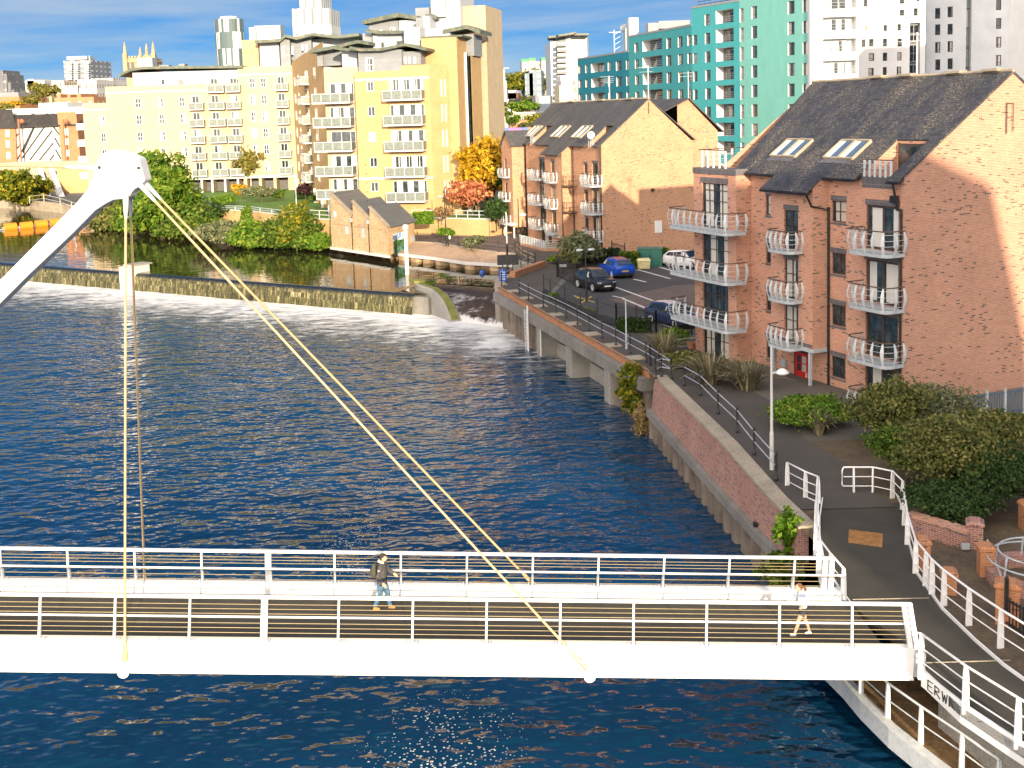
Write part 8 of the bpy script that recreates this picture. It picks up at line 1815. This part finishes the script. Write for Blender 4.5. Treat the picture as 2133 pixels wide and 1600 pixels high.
def far(name, label, cat, boxes, Y, dep, mats, zb=-1.0, group=None, extra=None):
    mb = MB()
    for bx in boxes: fbox(mb, bx[0], bx[1], bx[2], Y + (bx[4] if len(bx) > 4 else 0), dep, zb, bx[3] if len(bx) > 3 else 0)
    o = mb.build(name, mats); tag(o, label, cat, group)
    if extra: extra(o)
    return o
K = {}
K['tower_strip'] = gridmat('striped_tower_cladding', (.50, .53, .54), (.05, .085, .09), 1.8, 9, 1, 1, .1, strip=True)
K['white_tower'] = gridmat('pale_tower_facade', (.62, .63, .65), (.16, .17, .18), 4.2, 30, .30, .86, .2)
K['grey_tower'] = gridmat('slate_tower_facade', (.20, .22, .25), (.36, .38, .40), 6.5, 3.2, .42, .35, .4)
K['stone_town'] = gridmat('stone_town_facade', (.62, .52, .38), (.16, .13, .10), 2.6, 4.2, .34, .5, .2)
K['pale_town'] = gridmat('pale_town_facade', (.58, .58, .57), (.20, .17, .14), 3.0, 4.4, .36, .46, .2)
K['brick_town'] = gridmat('brick_town_facade', (.42, .20, .10), (.50, .42, .36), 4.0, 5.0, .28, .4, .2)
K['gable_stone'] = gridmat('warm_stone_gables', (.46, .34, .20), (.12, .09, .06), 3.4, 5.0, .3, .5, .2)
K['greentop'] = gridmat('grey_point_block', (.42, .42, .38), (.66, .66, .64), 4.6, 3.0, .22, .4, .1)
K['bluegrey'] = gridmat('blue_grey_panels', (.15, .20, .25), (.24, .30, .34), 3.4, 3.0, .5, .5, .1)
K['blue_office'] = gridmat('blue_grey_office', (.24, .29, .35), (.12, .12, .16), 6.4, 40, .38, .94, .2)
K['tall_clad'] = gridmat('patched_tower_cladding', (.60, .61, .62), (.44, .46, .50), 3.2, 2.9, .9, .84, .3)
K['beige'] = gridmat('beige_block', (.60, .52, .36), (.14, .13, .12), 5.5, 3.1, .16, .5, .2)
K['dark_block'] = gridmat('dark_slab_facade', (.13, .14, .16), (.30, .26, .24), 9, 5, .2, .3, .2)
# left skyline
far('tower_block', 'dark slab block with a stepped outline at the far left edge', 'tower block', [(-30, 6, 147), (6, 14, 155), (14, 22, 172), (22, 29, 188)], 720, 20, [K['dark_block']])
far('warehouse', 'dark roofed orange brick warehouse at the left edge of the skyline', 'warehouse', [(-30, 40, 202, 0), (-30, 38, 193, 1, 12)], 430, 20, [M['brick_orange'], M['zinc']])
def gables(o):
    for x0, x1, yt in ((41, 49, 190), (55, 64, 187), (64, 75, 191), (78, 89, 187), (96, 108, 192)):
        a, c, p = D(x0, yt + 12, 470), D(x1, yt + 12, 470), D((x0 + x1) / 2, yt, 470); q = MB(); q.extr([a, c, c - V((0, 0, 6)), a - V((0, 0, 6))], (0, 5, 0)); q.extr([a, c, p], (0, 5, 0)); q = q.build('gable', K['gable_stone']); q.parent = o
far('town_house', 'row of ornate stone gables on the left skyline', 'town houses', [(36, 112, 199)], 474, 14, [K['gable_stone']], extra=gables)
far('office_block', 'washed out pale block with small windows left of the grey tower', 'office block', [(52, 92, 168), (56, 70, 165)], 640, 20, [K['pale_town']])
far('office_block', 'beige office block with rows of dark windows below the grey tower', 'office block', [(107, 133, 168)], 600, 20, [K['stone_town']])
far('office_block', 'white office building with arched windows under the grey tower', 'office block', [(134, 164, 178), (161, 200, 166), (190, 235, 163, 0, 20)], 560, 20, [K['pale_town']])
far('town_house', 'long red brick terrace with chimneys above the white warehouse', 'terrace', [(113, 195, 203, 0), (118, 126, 196, 0, 4), (140, 146, 197, 0, 4), (160, 168, 195, 0, 4)], 440, 14, [K['brick_town']])
def crown(o):
    a, c = D(134, 121, 760), D(183, 119, 760); q = MB(); q.box(a.x, c.x - 2, 764, 778, a.z - 1, a.z + 1.2); q = q.build('roof_lantern', M['galv']); q.parent = o
    q = MB(); p = D(184, 119, 760); q.tube([(p.x, 762, p.z - 4), (p.x, 762, p.z + 1)], .5, 5); q = q.build('spire', M['galv']); q.parent = o
    for k in range(8):
        for x0, x1 in ((141, 152), (156, 165), (178, 187)):
            a = D(x0, 133 + k * 4.6, 758); c = D(x1, 133 + k * 4.6, 758); q = MB().box(a.x, c.x, 756, 760, a.z - .5, a.z + .4); q = q.build('balcony', M['galv_light']); q.parent = o
far('tower_block', 'grey balconied tower block with a lantern roof on the left skyline', 'tower block', [(132, 188, 126)], 760, 30, [K['grey_tower']], extra=crown)
# church tower
ct_ = empty('church_tower', (0, 0, 0), 0, 'ornate stone church tower crowned with tall pinnacles', 'church tower'); Yc = 520; gs = plain('golden_stone', (.42, .33, .19), .9, .35, .5, fine=3)
a, c = D(261, 122, Yc), D(320, 122, Yc); q = MB(); q.box(a.x, c.x, Yc, Yc + 12, 0, a.z); q.box(a.x - .4, c.x + .4, Yc - .4, Yc + 12.4, a.z - 1.8, a.z - 1.2)
for i in range(10): x = a.x + (c.x - a.x) * (i + .5) / 10; q.box(x - .35, x + .35, Yc - .2, Yc + .2, a.z, a.z + 1)
q = q.build('tower', gs); q.parent = ct_
for x, yt, yy, w_ in ((261, 87, 0, 1), (320, 86, 0, 1), (289, 86, 12, 1), (275, 95, 12, .8), (305, 95, 12, .8)):
    p, t = D(x, 121, Yc), D(x, yt, Yc); q = MB(); q.hexa([(p.x + dx * w_, Yc + yy + dy * w_) for dx, dy in ((-.9, -.9), (.9, -.9), (.9, .9), (-.9, .9))], p.z - 6, p.z + 2); q.lathe([(.85 * w_, p.z + 2), (.62 * w_, p.z + 4), (.7 * w_, p.z + 4.2), (.1, t.z)], 8, (p.x, Yc + yy, 0))
    for k in range(4): z = p.z + 2.5 + k * (t.z - p.z - 2.5) / 4.5; q.ball((p.x, Yc + yy, z), .75 * w_ * (1 - k * .2), 6)
    q = q.build('pinnacle', gs); q.parent = ct_
q = MB(); [q.box(D(x, 130, Yc).x - .8, D(x, 130, Yc).x + .8, Yc - .03, Yc + .2, D(x, 148, Yc).z, D(x, 130, Yc).z) for x in (266, 276)]; q = q.build('belfry_opening', M['loggia']); q.parent = ct_
# striped oval tower
p0_ = D(475, 142, 640); rx = (D(505, 60, 640).x - D(445, 60, 640).x) / 2; zt_ = D(475, 38, 640).z
q = MB(); q.loft([[V((p0_.x + rx * math.cos(t), 648 + rx * .8 * math.sin(t), z)) for t in [k * math.pi / 16 for k in range(32)]] for z in (0, zt_)]); o = q.build('striped_tower', K['tower_strip']); tag(o, 'slim rounded tower with black and white vertical stripes', 'tower block')
q = MB(); q.loft([[V((p0_.x + rx * .6 * math.cos(t), 648 + rx * .5 * math.sin(t), z)) for t in [k * math.pi / 10 for k in range(20)]] for z in (zt_, zt_ + 1.5)]); q = q.build('roof_plant', M['clad_pale']); q.parent = o
far('white_tower', 'very tall white tower with dark slots, stepping up out of the frame', 'tower block', [(608, 652, 18), (645, 688, 18, 0, 3), (622, 668, -40, 0, 6)], 600, 20, [K['white_tower']])
# brewery side
YB = 300
def fpoly(mb, pts, Y, dep, m=0): mb.extr([D(x, y, Y) for x, y in pts], (0, dep, 0), m)
br_ = empty('brewery_warehouse', D(80, 338, YB), 0, 'riverside warehouse clad in white panels with black diagonal stripes between brick bays', 'warehouse')
def brp(mb, name, m): q = mb.build(name, m); q.parent = br_; q.matrix_parent_inverse = Matrix.Translation(-br_.location); return q
mb = MB(); fpoly(mb, [(32, 264), (124, 261), (129, 336), (34, 340)], YB - .3, 8); brp(mb, 'white_cladding', M['clad_pale'])
mb = MB(); fpoly(mb, [(-40, 268), (32, 266), (35, 341), (-40, 343)], YB - 1, 10); fpoly(mb, [(119, 234), (158, 233), (168, 338), (129, 340)], YB - 1, 10); brp(mb, 'brick_bay', M['brick_orange'])
mb = MB()
for pts_ in ([(-40, 268), (-40, 233), (24, 231), (32, 268)], [(25, 267), (22, 243), (118, 240), (124, 263)], [(131, 262), (128, 247), (166, 245), (170, 262)]):
    P_ = [D(x, y, YB - 1.5 + (6 if y < 250 else 0)) for x, y in pts_]; mb.extr(P_, (0, .5, .4))
brp(mb, 'roof', M['tile_dark'])
mb = MB(); n_ = 0
def dg(x0, y0, x1, y1): mb.bar(D(x0, y0, YB - .45), D(x1, y1, YB - .45), .28, .42, up=(0, 1, 0))
for x0, y0, x1, y1 in ((34, 284, 40, 277), (36, 309, 44, 300), (37, 332, 71, 264), (48, 318, 71, 266), (46, 330, 93, 264), (62, 334, 109, 272), (82, 334, 111, 298), (104, 334, 113, 322), (112, 265, 124, 281), (114, 287, 125, 306), (116, 312, 127, 331), (-1, 306, 3, 320), (-30, 300, -22, 288)): dg(x0, y0, x1, y1)
brp(mb, 'diagonal_stripe', M['black'])
mb = MB()
for x, ys in ((11, (271, 293, 317)), (134, (268, 288, 312))):
    for y in ys: a, c = D(x + (y - 270) * .04, y, YB - 1.15), D(x + 9 + (y - 270) * .04, y + 14, YB - 1.15); mb.box(a.x, c.x, a.y, a.y + .1, c.z, a.z)
brp(mb, 'window', M['white_frame'])
for x in (38, 131):
    a, c = D(x, 248, YB - 4), D(x + 7, 342, YB - 4); q = MB(); q.tube([a, c], .22, 6); q.ball(a + V((.9, 0, -.6)), .6, 8); o = q.build('red_lamp_post', M['terracotta']); tag(o, 'tall red lamp post in front of the white panelled warehouse' if x < 100 else 'tall red lamp post before the brick bay by the pale flats', 'street lamp')
far('white_warehouse', 'long low white building with small green windows behind the brewery', 'warehouse', [(12, 170, 225, 0), (80, 140, 214, 0, 3)], 352, 16, [M['clad_pale']])
mb = MB()
for x0, x1 in ((25, 34), (65, 72), (95, 101), (107, 113), (164, 168)): a, c = D(x0, 236, 351.6), D(x1, 242, 351.6); mb.box(a.x, c.x, 351.5, 351.9, c.z, a.z)
q = mb.build('window', M['pane_teal']); q.parent = bpy.data.objects['white_warehouse']
far('roadside_wall', 'old stone road wall above the riverside steps', 'wall', [(-40, 190, 337)], 268, 3, [M['stone']])
st_ = empty('riverside_steps', D(110, 440, 232), 0, 'broad stone steps with pale side walls coming down to the far bank', 'steps')
def stp(mb, name, m): q = mb.build(name, m); q.parent = st_; q.matrix_parent_inverse = Matrix.Translation(-st_.location)
mb = MB()
for k in range(16): f_ = k / 16; a, c = D(112 + (90 - 112) * f_, 452 - 100 * f_, 228 + 30 * f_), D(142 + (108 - 142) * f_, 452 - 100 * f_, 228 + 30 * f_); mb.box(a.x, c.x, a.y, a.y + 3, -2, a.z)
stp(mb, 'flight', M['stone'])
mb = MB()
for p0_, p1_ in (((140, 442), (104, 346)), ((112, 452), (82, 352))):
    a, c = D(*p0_, 227), D(*p1_, 257); mb.loft([[p + V((-.5, 0, -4)), p + V((.6, 0, -4)), p + V((.6, 0, .4)), p + V((-.5, 0, .4))] for p in (a, c)])
stp(mb, 'side_wall', M['clad_pale'])
far('ochre_wall', 'ochre rendered wall beside the steps under the pale flats', 'wall', [(118, 186, 352)], 246, 3, [M['brick_yellow']])
frame_rail('pale railing along the top of the old river wall', [G(x, y, .3) for x, y in ((62, 424), (92, 420), (126, 428), (150, 437), (170, 443))], 1.3, 'clad_pale')
# right of the yellow flats
far('storage_drum', 'white round storage building behind the end tower', 'storage tank', [], 420, 1, [M['render_w']])
bpy.data.objects.remove(bpy.data.objects['storage_drum'])
p_ = D(1037, 219, 430); r_ = 3.6; zt_ = D(1037, 171, 430).z; q = MB(); q.lathe([(r_, -2), (r_, zt_), (r_ * .9, zt_ + .5), (.1, zt_ + .7)], 24, (p_.x, 430, 0)); o = q.build('storage_drum', M['render_w'], smooth=False); tag(o, 'white cylindrical building beside the end tower', 'storage tank')
far('white_slab', 'distant white slab block above the white cylinder', 'tower block', [(1018, 1041, 136)], 900, 20, [gridmat('white_slab_facade', (.8, .8, .8), (.3, .3, .32), 5, 4, .2, .4)])
q = MB(); p_ = D(1039.5, 136, 880); q.tube([(p_.x, 880, 20), (p_.x, 880, p_.z)], .6, 6); o = q.build('chimney_mast', M['galv']); tag(o, 'thin grey mast beside the distant white slab', 'mast')
def greencap(x0, x1, yt, Y):
    def f_(o):
        a, c = D(x0, yt, Y), D(x1, yt, Y); q = MB().box(a.x - .3, c.x + .3, Y - .3, Y + 20, a.z - .2, a.z + 1.6); q = q.build('parapet', plain('green_parapet', (.05, .32, .12), .6)); q.parent = o
    return f_
for x0, x1, yt, lb in ((1087, 1100, 128, 'leftmost grey tower block with a green parapet'), (1101, 1115, 126, 'second grey tower block with a green parapet'), (1128, 1141, 125, 'grey tower block with a green parapet nearest the tall balconied tower')): far('tower_block', lb, 'tower block', [(x0, x1, yt)], 800, 20, [K['greentop']], extra=greencap(x0, x1, yt, 800), group='tower blocks with green parapets')
far('tower_block', 'white gable end between the green topped tower blocks', 'tower block', [(1113, 1128, 128)], 806, 18, [K['pale_town']], group='tower blocks with green parapets')
far('office_block', 'dark blue grey panelled office block in front of the green topped towers', 'office block', [(1093, 1110, 153), (1102, 1127, 146)], 560, 20, [K['bluegrey']])
def balc(o):
    for k in range(13):
        a, c = D(1160, 96 + k * 11.4, 408), D(1180, 96 + k * 11.4, 408); q = MB().box(a.x, c.x, 405, 411, a.z - .25, a.z + .15); q.box(a.x, c.x, 405, 405.1, a.z, a.z + 1.1); q = q.build('balcony', M['grey_frame']); q.parent = o
    for x0, x1, y0, y1 in ((1143, 1163, 80, 78), (1158, 1200, 78, 71), (1196, 1226, 74, 74)):
        a, c = D(x0, y0, 408), D(x1, y1, 408); q = MB(); q.loft([[p + V((0, -1.5, 0)), p + V((0, 14, 0)), p + V((0, 14, .7)), p + V((0, -1.5, .7))] for p in (a, c)]); q = q.build('roof', M['copper']); q.parent = o
far('balconied_tower', 'tall grey and white tower with stacked balconies behind the second brick block', 'tower block', [(1146, 1158, 86, 1), (1158, 1181, 78, 2, .5), (1178, 1222, 73, 0)], 412, 22, [K['tall_clad'], M['galv'], K['grey_tower']], extra=balc)
far('apartment_block', 'beige block with recessed balconies left of the teal tower', 'apartment block', [(1165, 1206, 178)], 330, 16, [K['beige']])
far('apartment_block', 'pale stepped block just above the beige one', 'apartment block', [(1168, 1206, 157)], 345, 16, [gridmat('pale_stepped_facade', (.70, .70, .68), (.14, .15, .16), 3.6, 3.0, .3, .5)])
far('office_block', 'blue grey office with coloured vertical slots above the viaduct', 'office block', [(1115, 1146, 200)], 400, 18, [K['blue_office']])
far('brick_house', 'small orange brick building left of the far tree belt', 'building', [(1055, 1080, 194, 0), (1058, 1075, 188, 1)], 520, 14, [K['brick_town'], M['render_w']])
far('brick_house', 'low tan building with a dark roof behind the viaduct wall', 'building', [(1067, 1116, 219, 0)], 430, 14, [M['brick_buff']])
mb = MB()
for pts_ in ([(1056, 222), (1060, 209), (1072, 209), (1066, 222)], [(1067, 219), (1073, 208), (1116, 207), (1116, 219)]): mb.extr([D(x, y, 428 + (8 if y < 212 else 0)) for x, y in pts_], (0, .5, .4))
q = mb.build('roof', M['tile_dark']); q.parent = bpy.data.objects['brick_house.001']
far('flat_roofed_shed', 'long flat white roof behind the tan building', 'shed', [(1056, 1114, 206)], 470, 14, [M['render_w']])
far('viaduct_wall', 'old red brick viaduct wall with a pale parapet', 'viaduct', [(1062, 1150, 244)], 300, 6, [M['brick_red_far']])
a, c = D(1066, 245, 299), D(1148, 239, 299); q = MB(); q.box(a.x, c.x, 298.8, 299.2, a.z + .1, a.z + .45); [q.box(a.x + (c.x - a.x) * i / 24 - .08, a.x + (c.x - a.x) * i / 24 + .08, 298.8, 299.2, a.z - .6, a.z + 1.2) for i in range(25)]; q.box(a.x, c.x, 298.8, 299.2, a.z + .95, a.z + 1.3); q = q.build('parapet_rail', M['clad_pale']); q.parent = bpy.data.objects['viaduct_wall']
def murm():
    m, nt, b = newmat('painted_hoarding'); n1 = noise(nt, geo(nt), .22, 4); nt.links.new(ramp(nt, n1, ((.35, (.01, .02, .03)), (.46, (.02, .28, .32)), (.56, (.05, .10, .45)), (.66, (.35, .10, .35)))), b.inputs['Base Color']); return m
far('painted_hoarding', 'teal and purple painted hoarding under the viaduct', 'hoarding', [(1048, 1112, 266)], 250, 2, [murm()])
far('white_totem', 'thin white totem sign beside the tall floodlight mast', 'sign', [(1048.5, 1052, 243)], 262, 1, [M['render_w']])
# unseen tower added off to the right to cast shade on the pale blocks
q = MB(); q.box(71.0, 84, 92, 108, -1, 37.8); q.box(84, 97.5, 92, 108, -1, 56); o = q.build('shade_tower', M['render_g']); tag(o, 'unseen stepped pale tower added right of the near brick block to shade the pale blocks', 'tower block')
# wooded rise and far trees
hill = MB(); hill.loft([[V((x, y, z)) for x, y, z in ((-60, 560, 0), (-30, 575, 9), (10, 580, 14), (60, 575, 13), (130, 565, 8), (200, 560, 0))], [V((x, y, z)) for x, y, z in ((-60, 760, 0), (-30, 740, 16), (10, 740, 24), (60, 740, 22), (130, 740, 14), (200, 760, 0))]], 0, False); struct(hill.build('hill', M['grass'], fix=False))
TR = [(1043, 214, 520, 10, 12, 'leaf_ylgreen', 'bright yellow green tree at the left of the far tree belt'), (1066, 208, 560, 14, 15, 'leaf_ylgreen', 'yellow green tree behind the orange brick building'), (1090, 208, 570, 15, 17, 'leaf_olive', 'olive crowned tree in the middle of the far belt'), (1112, 210, 575, 18, 18, 'leaf_olive', 'broad olive tree under the dark blue office block'), (1135, 212, 575, 15, 16, 'leaf_olive', 'olive tree at the right end of the far belt'), (1100, 205, 600, 16, 17, 'leaf_ylgreen', 'yellow topped tree poking above the far belt'), (1078, 200, 640, 12, 12, 'leaf_green', 'dark tree at the back of the far belt'),
      (1034, 262, 300, 8, 8.5, 'leaf_olive', 'olive tree beside the end tower below the white cylinder'), (1050, 276, 292, 7, 7, 'leaf_green', 'dark green tree by the floodlight mast'), (1100, 244, 330, 9, 6, 'leaf_lush', 'bright green tree in front of the blue grey office'), (1078, 240, 335, 6, 4.5, 'leaf_lush', 'small green tree left of the blue grey office'), (1104, 222, 420, 7, 5, 'leaf_olive', 'autumn brown tree behind the blue grey office'), (1075, 262, 296, 2.4, 3.2, 'leaf_lush', 'sapling growing from the viaduct wall'), (1120, 268, 285, 7, 4.6, 'leaf_ylgreen', 'yellow green scrub under the viaduct wall'), (1096, 282, 255, 5, 3.4, 'leaf_olive', 'dry scrub above the painted hoarding'), (1030, 300, 240, 4, 4.5, 'leaf_dark', 'dark scrub between the end tower and the hoarding'),
      (92, 216, 400, 13, 8.5, 'leaf_birch', 'golden autumn tree above the long white warehouse'), (68, 224, 392, 8, 5, 'leaf_birch', 'small golden tree left of the larger autumn tree'), (30, 226, 395, 8, 3.2, 'leaf_yellow', 'low yellow tree by the left warehouse roofs'), (8, 238, 370, 7, 4, 'leaf_birch', 'autumn bush peeping over the dark brewery roof'),
      (1463, 345, 155, 4, 6, 'leaf_yellow', 'yellow tree in the gap between the two brick blocks')]
for x, y, Y, w_, h, m_, lb in TR:
    p = D(x, y, Y); plant('far_tree', lb, 'tree', p, w_, h, m_, 900, max(.3, w_ * .035), .15, w_ * .02, lump=6, asp=1.2, group='trees in the town' if 'belt' not in lb else 'far tree belt')
